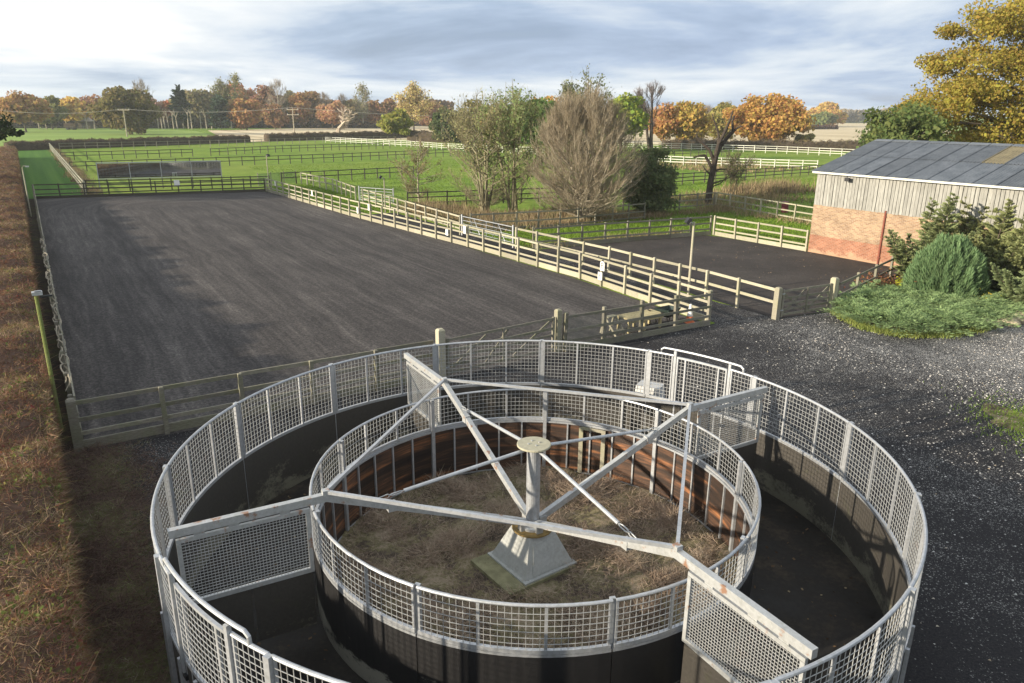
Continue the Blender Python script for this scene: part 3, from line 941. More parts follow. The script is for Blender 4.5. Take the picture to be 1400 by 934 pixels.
def metal_gate(label, a, b, h=1.25, nb=6, braces=True):
    a, b = Vector(a), Vector(b)
    d = b - a
    L = d.length
    o = thing('metal_gate', label, 'gate', a, math.atan2(d.y, d.x), 'galvanised field gates beside the path')
    MB().tube([(0, 0, 0.15), (0, 0, h), (L, 0, h), (L, 0, 0.15), (0, 0, 0.15)], 0.028, 6).put('frame', GALV, o)
    for i in range(1, nb - 1):
        z = 0.15 + (h - 0.15) * (i / (nb - 1)) ** 1.15
        MB().tube([(0.02, 0, z), (L - 0.02, 0, z)], 0.02, 5).put('bar', GALV, o)
    MB().tube([(L / 2, 0, 0.17), (L / 2, 0, h)], 0.02, 5).put('centre_upright', GALV, o)
    if braces:
        for k in (0.25, 0.75):
            MB().tube([(L * (k - 0.14), -0.03, 0.17), (L * k, -0.03, h - 0.02), (L * (k + 0.14), -0.03, 0.17)], 0.018, 5).put('brace', GALV, o)
    for x in (-0.12, L + 0.12):
        MB().tube([(x, 0, 0), (x, 0, h + 0.12)], 0.055, 8).put('hanging_post', GALV, o)
    return o


metal_gate('long galvanised gate with V braces beside the path across from the ditch', P(23.35, 23.4), P(23.7, 18.0), 1.25)
metal_gate('short galvanised gate closing the green strip by the lamp pole', P(24.6, 44.6), P(26.3, 41.4), 1.25, 6, False)

# netting panels on the arena fence and in the paddock corner
o = thing('windbreak_netting', 'sagging grey windbreak netting between braced gate and bench', 'netting', P(14.4, 0.14))
for k, (s0, s1) in enumerate(((0.05, 1.65), (1.75, 3.35))):
    a, b = P(14.4 + s0, 0.1) - P(14.4, 0.14), P(14.4 + s1, 0.1) - P(14.4, 0.14)
    mb = MB()
    for i in range(9):
        q = a.lerp(b, i / 8)
        sag = 0.05 * math.sin(math.pi * i / 8)
        mb.v += [(q.x, q.y, 0.25), (q.x, q.y + 0.03 * math.sin(i), 0.7), (q.x, q.y, 1.2 - sag)]
    mb.f = [(i * 3 + j, i * 3 + 3 + j, i * 3 + 4 + j, i * 3 + 1 + j) for i in range(8) for j in range(2)]
    mb.put('net_sheet', NETTING, o)
o = thing('paddock_netting', 'thin green netting fence across the strip end by the far arena corner', 'netting', P(20.3, 62.8))
a, b = Vector((0, 0, 0)), P(24.9, 64.5) - P(20.3, 62.8)
mb = MB()
mb.v = [(a.x, a.y, 0.03), (b.x, b.y, 0.03), (b.x, b.y, 1.3), (a.x, a.y, 1.3)]
mb.f = [(0, 1, 2, 3)]
mb.put('net_sheet', GREEN_NET, o)
for k in (0, 1 / 3, 2 / 3, 1):
    q = a.lerp(b, k)
    MB().box((q.x, q.y, 0.7), (0.07, 0.07, 1.4)).put('post', WOOD_GREY, o)

# ------------------------------------------------------------------ horse walker
WC = Vector((0.387, 11.34, 0.0))
RO, RI = 5.85, 3.69
Z_OT, Z_IT, Z_MB = 2.445, 2.0, 1.32
A = R_


def ring_floor(name, r0, r1, z, material):
    mb = MB()
    n = 96
    for i in range(n):
        a = 2 * math.pi * i / n
        mb.v += [(r0 * math.cos(a), r0 * math.sin(a), 0), (r1 * math.cos(a), r1 * math.sin(a), 0)]
    for i in range(n):
        j = (i + 1) % n
        mb.f.append((2 * i, 2 * i + 1, 2 * j + 1, 2 * j))
    return tag(mb.put(name, material, None, (WC.x, WC.y, z)), kind='structure')


ring_floor('walker_track', RI - 0.05, RO + 0.02, 0.022, TRACK)
# domed, lumpy ground inside the inner ring
mb = MB()
nr, na = 44, 150
for i in range(nr + 1):
    r = 3.66 * i / nr
    for k in range(na):
        a = 2 * math.pi * k / na
        z = 0.13 + (0.06 * math.sin(2.1 * r * math.cos(a) + 1) * math.cos(1.7 * r * math.sin(a)) + 0.03 * math.sin(7 * r * math.cos(a) + 2 * math.sin(4 * r * math.sin(a))) * math.sin(6 * r * math.sin(a)) + random.uniform(-0.012, 0.012)) * min(1, max(0.1, (r - 0.9) / 0.7))
        mb.v.append((r * math.cos(a), r * math.sin(a), z))
for i in range(nr):
    for k in range(na):
        k2 = (k + 1) % na
        mb.f.append((i * na + k, (i + 1) * na + k, (i + 1) * na + k2, i * na + k2))
tag(mb.put('overgrown_ground', SOIL, None, WC, smooth=True), kind='structure')


def arc_pts(r, z, a0, a1, n):
    return [(r * math.cos(a0 + (a1 - a0) * i / n), r * math.sin(a0 + (a1 - a0) * i / n), z) for i in range(n + 1)]


def weld_mesh(r, z0, z1, a0, a1, pitch=0.09, wd=0.0072):
    mb = MB()
    span = a1 - a0
    nv = max(2, round(r * span / pitch))
    for i in range(1, nv):
        a = a0 + span * i / nv
        p = (r * math.cos(a), r * math.sin(a))
        mb.box((p[0], p[1], (z0 + z1) / 2), (wd, wd, z1 - z0), a)
    nh = max(2, round((z1 - z0) / pitch))
    nseg = max(2, round(span / R_(3.2)))
    for j in range(1, nh):
        z = z0 + (z1 - z0) * j / nh
        mb.arc_slab(r + wd * 0.55, r + wd * 1.5, z - wd / 2, z + wd / 2, a0, a1, nseg)
    return mb


def fence_panel(parent, a0, a1, r, ztop, zbot, uprights, rail_r, cache, jt=0.25):
    """curved mesh panel: part 'fence_panel' (its rails) with uprights and wire mesh as sub-parts; angles in degrees"""
    key = (round(a1 - a0, 2), r)
    if key not in cache:
        sp = A(a1 - a0)
        e = A(jt)
        fr = MB()
        fr.tube(arc_pts(r, ztop, e, sp - e, 10), rail_r, 8)
        fr.arc_slab(r - 0.022, r + 0.026, zbot - 0.03, zbot + 0.03, e, sp - e, 10)
        for aa in (e + A(0.35), sp - e - A(0.35)):
            fr.box((r * math.cos(aa), r * math.sin(aa), (ztop + zbot) / 2), (0.03, 0.03, ztop - zbot - 0.04), aa)
        ups = []
        for u in uprights:
            aa = sp * u
            ups.append((aa, MB().box((0, 0, (ztop + zbot) / 2), (0.035, 0.04, ztop - zbot - 0.045)).mesh('upright', GALV)))
        wm = weld_mesh(r + 0.012, zbot + 0.03, ztop - rail_r, e + A(0.3), sp - e - A(0.3)).mesh('wire_mesh', WIRE)
        cache[key] = (fr.mesh('fence_panel', GALV, True), ups, wm)
        me = cache[key][0]
        me.polygons.foreach_set('use_smooth', [False] * len(me.polygons))
    fm, ups, wm = cache[key]
    p = put('fence_panel', fm, parent, (0, 0, 0), (0, 0, A(a0)))
    for aa, um in ups:
        put('upright', um, p, (r * math.cos(aa), r * math.sin(aa), 0), (0, 0, aa))
    wmo = put('wire_mesh', wm, p)
    tag(wmo, kind='stuff')
    return p


OUT0, STEP = 86.6, 360 / 14
outer = thing('walker_outer_ring', 'large outer ring of galvanised mesh panels on solid dark walls round the horse walker', 'fence ring', WC)
cache_o = {}
wall_me = MB().arc_slab(RO - 0.012, RO + 0.018, 0.03, Z_MB - 0.034, A(0.12), A(STEP - 0.12), 12).mesh('wall_board', LINING)
post_me = MB().box((0, 0, (Z_OT + 0.02) / 2), (0.07, 0.085, Z_OT + 0.02)).mesh('post', GALV)
low_me = MB().box((0, 0, Z_MB / 2 - 0.02), (0.04, 0.05, Z_MB - 0.04)).mesh('wall_stud', GALV)
gates_at = {13: True, 8: True}          # bay numbers that hold a gate
for i in range(14):
    a0 = OUT0 + STEP * i
    aa = A(a0)
    put('post', post_me, outer, ((RO + 0.03) * math.cos(aa), (RO + 0.03) * math.sin(aa), 0), (0, 0, aa))
    gate_bay = i in (12, 5)
    if gate_bay:
        fence_panel(outer, a0, a0 + 6.1, RO, Z_OT, Z_MB, [], 0.026, cache_o)
        fence_panel(outer, a0 + 19.4, a0 + STEP, RO, Z_OT, Z_MB, [], 0.026, cache_o)
    else:
        fence_panel(outer, a0, a0 + STEP, RO, Z_OT, Z_MB, [1 / 3, 2 / 3], 0.026, cache_o)
    put('wall_board', wall_me, outer, (0, 0, 0), (0, 0, aa))
    for k in (1, 2, 3, 4):
        ab = A(a0 + STEP * k / 5)
        put('wall_stud', low_me, outer, ((RO + 0.045) * math.cos(ab), (RO + 0.045) * math.sin(ab), 0), (0, 0, ab))
    if gate_bay:
        g0, g1 = a0 + 6.1, a0 + 19.4
        for ag in (g0, g1):
            q = A(ag)
            MB().box((0, 0, 1.28), (0.06, 0.06, 2.56)).put('gate_post', GALV, outer, ((RO + 0.02) * math.cos(q), (RO + 0.02) * math.sin(q), 0), (0, 0, q))
        hp = [(RO * math.cos(A(g0 - 3.4)), RO * math.sin(A(g0 - 3.4)), Z_OT)]
        hp += [(RO * math.cos(A(g0 - 3.3)), RO * math.sin(A(g0 - 3.3)), Z_OT + 0.10)]
        hp += arc_pts(RO, Z_OT + 0.145, A(g0 - 2.7), A(g1 + 2.7), 12)
        hp += [(RO * math.cos(A(g1 + 3.3)), RO * math.sin(A(g1 + 3.3)), Z_OT + 0.10)]
        hp += [(RO * math.cos(A(g1 + 3.4)), RO * math.sin(A(g1 + 3.4)), Z_OT)]
        MB().tube(hp, 0.026, 8).put('gate_header', GALV, outer)
        gd = MB()
        e0, e1 = A(g0 + 0.7), A(g1 - 0.7)
        for z, h2 in ((Z_OT - 0.03, 0.022), (Z_MB, 0.03), (0.08, 0.03)):
            gd.arc_slab(RO - 0.02, RO + 0.02, z - h2, z + h2, e0, e1, 8)
        for q in (e0, e1, e0 + A(1.9), e1 - A(1.9)):
            gd.box((RO * math.cos(q), RO * math.sin(q), (Z_OT - 0.03) / 2 + 0.03), (0.036, 0.036, Z_OT - 0.05), q)
        gt = gd.put('gate', GALV, outer)
        tag(weld_mesh(RO + 0.012, Z_MB + 0.03, Z_OT - 0.05, e0, e1).put('wire_mesh', WIRE, gt), kind='stuff')
        for z in (0.5, 1.1):
            MB().box((RO * math.cos(e0 - A(0.3)), RO * math.sin(e0 - A(0.3)), z), (0.10, 0.12, 0.07), e0).put('hinge', BLACK, gt)

inner = thing('walker_inner_ring', 'smaller inner ring of galvanised mesh panels above black and red brown boards', 'fence ring', WC)
cache_i = {}
rub_me = MB().arc_slab(RI + 0.004, RI + 0.02, 0.03, 1.27, A(0.1), A(39.9), 16).mesh('rubber_sheet', RUBBER)
ply_me = MB().arc_slab(RI - 0.022, RI - 0.004, 0.12, 1.24, A(0.18), A(7.82), 4).mesh('ply_board', PLY)
stud_me = MB().box((0, 0, 0.70), (0.035, 0.032, 1.10)).mesh('wall_stud', GALV)
pst_me = MB().box((0, 0, 1.0), (0.05, 0.075, 2.01)).mesh('post', GALV)
ringt_me = MB().arc_slab(RI - 0.05, RI + 0.024, 1.243, 1.282, A(0.15), A(39.85), 16).mesh('ring_channel', GALV)
ringb_me = MB().arc_slab(RI - 0.045, RI - 0.005, 0.10, 0.118, A(0.15), A(39.85), 16).mesh('ring_channel', GALV)
for i in range(9):
    a0 = 84.4 + 40 * i
    aa = A(a0)
    put('post', pst_me, inner, ((RI - 0.055) * math.cos(aa), (RI - 0.055) * math.sin(aa), 0), (0, 0, aa))
    fence_panel(inner, a0, a0 + 40, RI, Z_IT, Z_MB, [1 / 3, 2 / 3], 0.024, cache_i, 0.35)
    put('rubber_sheet', rub_me, inner, (0, 0, 0), (0, 0, aa))
    put('ring_channel', ringt_me, inner, (0, 0, 0), (0, 0, aa))
    put('ring_channel', ringb_me, inner, (0, 0, 0), (0, 0, aa))
    for k in range(5):
        ab = A(a0 + 8 * k)
        put('ply_board', ply_me, inner, (0, 0, 0), (0, 0, ab))
        if k:
            put('wall_stud', stud_me, inner, ((RI - 0.042) * math.cos(ab), (RI - 0.042) * math.sin(ab), 0), (0, 0, ab))
# pale framed hatch in the far side of the inner wall
hf = MB()
for ag in (63.5, 71.5):
    q = A(ag)
    hf.box(((RI - 0.075) * math.cos(q), (RI - 0.075) * math.sin(q), 0.68), (0.03, 0.09, 1.10), q)
q0, q1 = A(63.5), A(71.5)
hf.arc_slab(RI - 0.09, RI - 0.06, 1.17, 1.236, q0, q1, 4)
hf.put('hatch_frame', WOOD_PALE, inner)

# pedestal on its slab
ped = thing('walker_pedestal', 'pewter coloured pyramid pedestal under the walker column', 'pedestal', WC, A(8))
mb = MB()
b_, t_ = 0.535, 0.265
mb.v = [(-b_, -b_, 0.17), (b_, -b_, 0.17), (b_, b_, 0.17), (-b_, b_, 0.17), (-t_, -t_, 0.83), (t_, -t_, 0.83), (t_, t_, 0.83), (-t_, t_, 0.83)]
mb.f = [(0, 3, 2, 1), (4, 5, 6, 7), (0, 1, 5, 4), (1, 2, 6, 5), (2, 3, 7, 6), (3, 0, 4, 7)]
ped.rotation_euler = (0, 0, A(36))
mb.put('body', PEWTER, ped)
MB().box((0, 0, 0.205), (2 * b_ + 0.07, 2 * b_ + 0.07, 0.03)).put('flange', PEWTER, ped)
ac = MB()
# raised access plate lying on the sloping face that looks towards the yard
for sgn, nm in ((1, 'access_plate'),):
    u0, u1 = 0.12, 0.72
    def fp(u, v):
        z = 0.17 + 0.66 * v
        k = b_ + (t_ - b_) * v
        return (k + 0.012, u * k, z + 0.006)
    vs = [fp(-0.72, 0.12), fp(0.72, 0.12), fp(0.72, 0.8), fp(-0.72, 0.8)]
    vs2 = [(x - 0.02, y, z - 0.01) for x, y, z in vs]
    ac.v = vs + vs2
    ac.f = [(0, 1, 2, 3), (7, 6, 5, 4), (0, 4, 5, 1), (1, 5, 6, 2), (2, 6, 7, 3), (3, 7, 4, 0)]
    ac.put(nm, PEWTER, ped)
    a2 = MB()
    a2.v = [(y, -x, z) for x, y, z in ac.v]
    a2.f = list(ac.f)
    a2.put('access_plate', PEWTER, ped)
MB().lathe([(0.345, 0.825), (0.36, 0.832), (0.36, 0.856), (0.345, 0.858), (0.34, 0.845), (0.2, 0.843)], 28).put('drip_tray', YELLOW_PLATE, ped)
sl = MB()
sl.box((-0.20, 0.0, 0.155), (1.42, 1.20, 0.07))
tag(put('slab', sl.mesh('slab', CONCRETE), None, WC, (0, 0, A(36))), kind='structure')

# rotating frame
rot = thing('walker_rotor', 'rotating galvanised column with four bent arms carrying mesh divider gates', 'rotor', WC)
MB().tube([(0, 0, 0.85), (0, 0, 2.41)], 0.118, 20).put('column', GALV, rot, smooth=False)
MB().lathe([(0.285, 2.41), (0.29, 2.415), (0.29, 2.44), (0.28, 2.446)], 28).put('cap_plate', CAP_PLATE, rot)
for k in range(4):
    a = A(20 + 90 * k)
    MB().lathe([(0.018, 2.446), (0.018, 2.46), (0.008, 2.464)], 6, (0.10 * math.cos(a), 0.10 * math.sin(a))).put('bolt', GALV_ARM, rot)
MB().lathe([(0.20, 0.846), (0.20, 0.89), (0.17, 0.91), (0.12, 0.92)], 20).put('hub_collar', GALV_ARM, rot)
ANG = [120.3, 30.6, -60.0, -151.2]
RB, ZA, R_OUT = 3.55, 2.36, 5.68


def pol(r, a, z):
    return Vector((r * math.cos(A(a)), r * math.sin(A(a)), z))


for ai, a in enumerate(ANG):
    arm = MB()
    arm.bar(pol(0.15, a, 0.98), pol(RB, a, ZA), 0.09, 0.115)
    arm.bar(pol(RB - 0.03, a, ZA), pol(R_OUT, a, ZA), 0.094, 0.118)
    ao = arm.put('arm', GALV_ARM, rot)
    MB().box(pol(2.55, a, 0.93 + (ZA - 0.93) * 2.40 / 3.40), (0.14, 0.115, 0.14), A(a)).put('arm_sleeve', GALV_ARM, ao)
    MB().box(pol(0.19, a, 0.92), (0.14, 0.12, 0.2), A(a)).put('arm_bracket', GALV_ARM, ao)
    # tie to the next joint
    b = ANG[(ai + 1) % 4]
    MB().bar(pol(RB, a, ZA + 0.085), pol(RB, b, ZA + 0.085), 0.05, 0.05).put('tie_rod', GALV, rot)
    MB().box(pol(RB, a, ZA + 0.075), (0.10, 0.10, 0.09), A(a)).put('joint_lug', GALV_ARM, rot)
    # stay with its turnbuckle
    p0 = pol(0.2, a + 2, 2.36); p1 = pol(2.75, a, 0.93 + (ZA - 0.93) * 2.6 / 3.4 + 0.09)
    q = p0.lerp(p1, 0.84)
    st = MB().tube([p0, q], 0.031, 8).put('stay', GALV, rot)
    d = (p1 - q)
    side = Vector((-d.y, d.x, 0)).normalized() * 0.028
    tb = MB()
    tb.tube([q, q.lerp(p1, 0.15) + side, q.lerp(p1, 0.45) + side, q.lerp(p1, 0.6), q.lerp(p1, 0.45) - side, q.lerp(p1, 0.15) - side, q], 0.011, 5)
    tb.put('turnbuckle', GALV_ARM, st)
    sh = MB()
    up = Vector((0, 0, 0.03))
    e = q.lerp(p1, 0.55)
    sh.tube([e, e.lerp(p1, 0.2) + up, p1 + up * 0.6, p1 - up, e.lerp(p1, 0.2) - up, e], 0.010, 5)
    sh.put('shackle', GALV_ARM, st)
    # divider gate hung below the outer arm
    r0, r1, zt, zb = 3.80, 5.60, 2.215, 1.22
    fr = MB()
    fr.box(pol((r0 + r1) / 2, a, zt), (r1 - r0, 0.05, 0.06), A(a))
    fr.box(pol((r0 + r1) / 2, a, zb), (r1 - r0, 0.05, 0.07), A(a))
    fr.box(pol(r0 + 0.03, a, (zt + zb) / 2), (0.06, 0.05, zt - zb - 0.07), A(a))
    fr.box(pol(r1 - 0.03, a, (zt + zb) / 2), (0.06, 0.05, zt - zb - 0.07), A(a))
    dg = fr.put('divider_gate', GALV_ARM, rot)
    wm = MB()
    nvv = 36
    for i in range(1, nvv):
        r = r0 + 0.06 + (r1 - r0 - 0.12) * i / nvv
        wm.box(pol(r, a, (zt + zb) / 2), (0.0075, 0.007, zt - zb - 0.06), A(a))
    nhh = 20
    for j in range(1, nhh):
        z = zb + 0.035 + (zt - zb - 0.06) * j / nhh
        c = pol((r0 + r1) / 2, a, z)
        off = Vector((-math.sin(A(a)), math.cos(A(a)), 0)) * 0.006
        wm.box(c + off, (r1 - r0 - 0.12, 0.007, 0.0075), A(a))
    tag(wm.put('wire_mesh', WIRE, dg), kind='stuff')
    for rr in (4.15, 4.85, 5.3):
        MB().box(pol(rr, a, (zt + ZA) / 2 - 0.014), (0.14, 0.03, ZA - zt - 0.08), A(a)).put('hanger', GALV_ARM, dg)
    # rubber flap under the gate, hanging in two strips
    fl = MB()
    fl.box(pol(r0 + 0.46, a, (zb - 0.035 + 0.2) / 2 + 0.02), (0.86, 0.012, zb - 0.30), A(a))
    fl.box(pol(r0 + 1.36, a, (zb - 0.035 + 0.2) / 2 + 0.02), (0.86, 0.012, zb - 0.30), A(a))
    fl.put('rubber_flap', LINING, dg)

# pale plastic box standing against the outside of the ring
bx = MB()
bx.v = [(-0.32, -0.24, 0), (0.32, -0.24, 0), (0.32, 0.24, 0), (-0.32, 0.24, 0), (-0.29, -0.2, 0.34), (0.29, -0.2, 0.34), (0.29, 0.2, 0.34), (-0.29, 0.2, 0.34)]
bx.f = [(0, 3, 2, 1), (4, 5, 6, 7), (0, 1, 5, 4), (1, 2, 6, 5), (2, 3, 7, 6), (3, 0, 4, 7)]
cb = thing('control_box', 'pale grey box on a stand against the far outside of the walker ring', 'control box', WC + pol(6.32, 61.5, 0), A(61.5 - 90))
MB().box((0, 0, 0.55), (0.08, 0.08, 1.1)).put('stand', GALV, cb)
o = bx.mesh('case', plain('pale_grey_enclosure', (0.48, 0.48, 0.47), 0.5, 0, 0.1))
put('case', o, cb, (0, 0, 1.1))

# ------------------------------------------------------------------ barn
barn = thing('barn', 'brick and timber clad barn with a grey corrugated roof behind the small arena', 'barn', P(38.2, 8.0), SITE_ROT)
BL, BW, ZB, ZE, ZR = 18.0, 11.4, 2.86, 4.62, 6.30
MB().box((0.11, -BL / 2, ZB / 2), (0.22, BL, ZB)).put('brick_wall', BRICK, barn)
MB().box((BW - 0.11, -BL / 2, ZB / 2), (0.22, BL, ZB)).put('brick_wall', BRICK, barn)
for yy in (-0.11, -BL + 0.11):
    MB().box((BW / 2, yy, ZB / 2), (BW - 0.45, 0.215, ZB - 0.004)).put('brick_wall', BRICK, barn)
    g = MB()
    y0, y1 = yy - 0.03, yy + 0.03
    pr = [(0.1, ZB), (BW - 0.1, ZB), (BW - 0.1, ZE - 0.02), (BW / 2, ZR - 0.06), (0.1, ZE - 0.02)]
    g.v = [(x, y0, z) for x, z in pr] + [(x, y1, z) for x, z in pr]
    g.f = [(0, 1, 2, 3, 4), (9, 8, 7, 6, 5)] + [(i, i + 5, (i + 1) % 5 + 5, (i + 1) % 5) for i in range(5)]
    g.put('gable_cladding', CLAD, barn)
MB().box((0.09, -BL / 2, (ZB + ZE) / 2), (0.03, BL - 0.06, ZE - ZB)).put('inner_boarding', WOOD_GREY, barn)
MB().box((BW - 0.05, -BL / 2, (ZB + ZE) / 2), (0.03, BL - 0.06, ZE - ZB)).put('inner_boarding', WOOD_GREY, barn)
bm_ = box_mesh('board', 0.024, 0.166, ZE - ZB + 0.06, CLAD)
nb_ = int(BL / 0.19)
for i in range(nb_):
    put('board', bm_, barn, (-0.018 + random.uniform(-0.006, 0.004), -0.10 - i * 0.19 + random.uniform(-0.012, 0.012), (ZB + ZE) / 2 - 0.04 + random.uniform(-0.025, 0.02)),
        (random.gauss(0, 0.004), 0, 0))
MB().box((-0.25, -BL / 2, ZE + 0.02), (0.11, BL + 0.3, 0.10)).put('gutter', WOOD_WHITE, barn)
MB().tube([(-0.06, -4.45, 0), (-0.06, -4.45, 2.92)], 0.05, 8).put('downpipe', CHIME, barn)
for z in (0.4, 1.5, 2.6):
    MB().box((-0.04, -4.45, z), (0.06, 0.16, 0.05)).put('pipe_clip', CHIME, barn)
# corrugated sheets
SL = math.hypot(BW / 2 + 0.3, ZR - ZE)
SW = 1.10


def corr_sheet(length, width=SW, n=7, amp=0.026, seg=4):
    mb = MB()
    cols = n * seg + 1
    for r in (0, 1):
        for c in range(cols):
            y = -width / 2 + (width + 0.05) * c / (cols - 1)
            z = amp * math.cos(2 * math.pi * c / seg)
            mb.v.append((length * r, y, z))
    for c in range(cols - 1):
        mb.f.append((c, cols + c, cols + c + 1, c + 1))
    return mb.mesh('roof_sheet', ROOFM)


half = SL / 2
sh_lo, sh_up = corr_sheet(half + 0.12), corr_sheet(half - 0.02)
rl_me = corr_sheet(half - 0.02)
rl_me.materials.clear(); rl_me.materials.append(ROOFLIGHT)
slope = math.atan2(ZR - ZE, BW / 2 + 0.3)
ns = int((BL + 0.5) / SW)
for i in range(ns):
    y = 0.2 - SW / 2 - i * SW
    for side in (0, 1):
        rz = 0 if side == 0 else math.pi
        x0 = -0.3 if side == 0 else BW + 0.3
        sx_ = 1 if side == 0 else -1
        put('roof_sheet', sh_lo, barn, (x0, y, ZE + 0.05 + random.uniform(-0.006, 0.006)), (0, -slope, rz))
        xm, zm = x0 + sx_ * half * math.cos(slope), ZE + 0.05 + half * math.sin(slope) + 0.022
        if side == 0 and i == 7:
            put('roof_light', rl_me, barn, (xm, y, zm), (0, -slope, rz))
        else:
            put('roof_sheet', sh_up, barn, (xm, y, zm + random.uniform(-0.006, 0.006)), (0, -slope, rz))
    rc = MB()
    yy = y
    for sg in (-1, 1):
        rc.bar((BW / 2, yy - 0.0, ZR + 0.10), (BW / 2 + sg * 0.34, yy, ZR + 0.10 - 0.34 * math.tan(slope)), SW - 0.05 if i % 1 == 0 else SW, 0.02)
    rc.put('ridge_cap', ROOFM, barn)
fl_ = thing('floodlight', 'small dark floodlight fixed high on the barn cladding', 'floodlight', P(38.2 - 0.05, 5.9, 4.42), SITE_ROT)
MB().box((-0.12, 0, 0), (0.2, 0.04, 0.04)).put('bracket', BLACK, fl_)
MB().box((-0.26, 0, -0.03), (0.10, 0.26, 0.2)).put('lamp_head', BLACK, fl_)

# ------------------------------------------------------------------ lamp poles, signs, mirror wall
def lamp_pole(label, p, h, material, yaw, r=0.05, head='flood', lean=(0, 0)):
    o = thing('lamp_pole', label, 'lamp pole', p, yaw, 'floodlight poles round the arena')
    tip = Vector((lean[0], lean[1], h))
    MB().tube([(0, 0, 0), (lean[0] * 0.5, lean[1] * 0.5, h * 0.5), tip], [r, r * 0.95, r * 0.85], 8).put('pole', material, o)
    if head == 'flood':
        MB().bar(tip + Vector((0, 0, -0.08)), tip + Vector((-0.2, 0, 0.02)), 0.03, 0.04).put('bracket', LAMP_GREY, o)
        hd = MB().box(tip + Vector((-0.27, 0, 0.05)), (0.14, 0.34, 0.26), mtx=Matrix.Rotation(R_(35), 3, 'Y')).put('lamp_head', BLACK, o)
    else:
        MB().tube([tip, tip + Vector((0, 0, 0.14)), tip + Vector((0.08, 0, 0.26)), tip + Vector((0.26, 0, 0.26))], 0.035, 6).put('swan_neck', material, o)
        MB().box(tip + Vector((0.32, 0, 0.22)), (0.22, 0.16, 0.09)).put('lamp_head', LAMP_GREY, o)
    return o


lamp_pole('tall pale lamp pole with black floodlight beside the path fence near the yard', P(23.95, 3.75), 3.3, WOOD_PALE, SITE_ROT - 0.5, 0.06)
g = gp(368, 257)
lamp_pole('pale lamp pole at the far right corner of the arena', g, top_z(g, 366, 213), WOOD_PALE, 2.6, 0.05)
g = gp(527, 292)
lamp_pole('lamp pole with dark head beside the green strip and short metal gate', g, top_z(g, 525, 243), WOOD_PALE, 0.3, 0.05)
g = P(-0.35, 1.6)
gl = lamp_pole('lime green algae covered lamp pole by the hedge with a silver and black floodlight', g, 3.5, WOOD_GREEN, 0.6, 0.048, 'none')
for c in list(gl.children):
    if c.name.startswith(('swan_neck', 'lamp_head')):
        bpy.data.objects.remove(c)
MB().box((0.03, 0, 3.57), (0.22, 0.16, 0.08)).put('lamp_head', LAMP_GREY, gl)
MB().box((0.2, -0.05, 3.49), (0.26, 0.05, 0.04)).put('bracket', BLACK, gl)
MB().box((0.05, 0, 3.62), (0.14, 0.11, 0.016)).put('lamp_glass', GLASS_LAMP, gl)
lamp_pole('thin pale pole with hooked lamp between hedge and far left of arena', P(-0.45, 47.0), 3.45, WOOD_PALE, 0.4, 0.045, 'swan')

# mirror wall beyond the arena
mA, mB_ = P(5.6, 65.6), P(16.9, 64.0)
d = mB_ - mA
ML = d.length
mir = thing('mirror_wall', 'long wall of four arena mirrors in grey frames beyond the far end', 'mirror wall', mA, math.atan2(d.y, d.x))
zb_, zt_ = 1.12, 2.62
for k in range(4):
    x0, x1 = ML * k / 4, ML * (k + 1) / 4
    pn = MB().box(((x0 + x1) / 2, 0, 0), (x1 - x0 - 0.08, 0.02, zt_ - zb_ - 0.1)).put('mirror_panel', MIRROR, mir, (0, 0, (zb_ + zt_) / 2), (R_(-1.2), 0, 0))
for k in range(5):
    MB().box((ML * k / 4, 0.08, zt_ / 2), (0.09, 0.10, zt_)).put('post', WOOD_GREY if k else GALV, mir)
MB().box((ML / 2, -0.01, zt_ + 0.03), (ML + 0.1, 0.08, 0.09)).put('top_frame', GALV, mir)
MB().box((ML / 2, -0.01, zb_ - 0.02), (ML + 0.1, 0.08, 0.07)).put('bottom_frame', GALV, mir)
for k in range(5):
    MB().box((ML * k / 4, -0.035, (zb_ + zt_) / 2), (0.06, 0.03, zt_ - zb_ - 0.02)).put('cover_strip', GALV, mir)


def plaque(label, p, z, yaw, size=(0.34, 0.42), letter=None, arch=False, group='white letter plaques on arena fences'):
    o = thing('letter_plaque', label, 'plaque', Vector((p.x, p.y, z)), yaw, group)
    mb = MB()
    w_, h_ = size
    prof = [(-w_ / 2, -h_ / 2), (w_ / 2, -h_ / 2), (w_ / 2, h_ / 2 - (0.12 if arch else 0))]
    if arch:
        prof += [(w_ / 2 * math.cos(t_), h_ / 2 - 0.12 + 0.12 * math.sin(t_)) for t_ in np.linspace(0.35, math.pi - 0.35, 6)]
    prof += [(-w_ / 2, h_ / 2 - (0.12 if arch else 0))]
    n = len(prof)
    mb.v = [(x, -0.012, z_) for x, z_ in prof] + [(x, 0.012, z_) for x, z_ in prof]
    mb.f = [tuple(range(n)), tuple(range(2 * n - 1, n - 1, -1))] + [(i, i + n, (i + 1) % n + n, (i + 1) % n) for i in range(n)]
    mb.put('board', PLASTIC_WHITE, o)
    if letter:
        cu = bpy.data.curves.new('letter', 'FONT')
        cu.body = letter
        cu.align_x = 'CENTER'; cu.align_y = 'CENTER'
        cu.size = h_ * 0.85
        cu.extrude = 0.002
        cu.materials.append(BLACK)
        tmp = bpy.data.objects.new('letter_curve', cu)
        lm = bpy.data.meshes.new_from_object(tmp)
        bpy.data.objects.remove(tmp)
        lm.materials.clear(); lm.materials.append(BLACK)
        lo = bpy.data.objects.new('letter', lm)
        lo.location = (0, -0.0145, 0)
        lo.rotation_euler = (math.pi / 2, 0, 0)
        lo.parent = o
        link(lo)
    return o


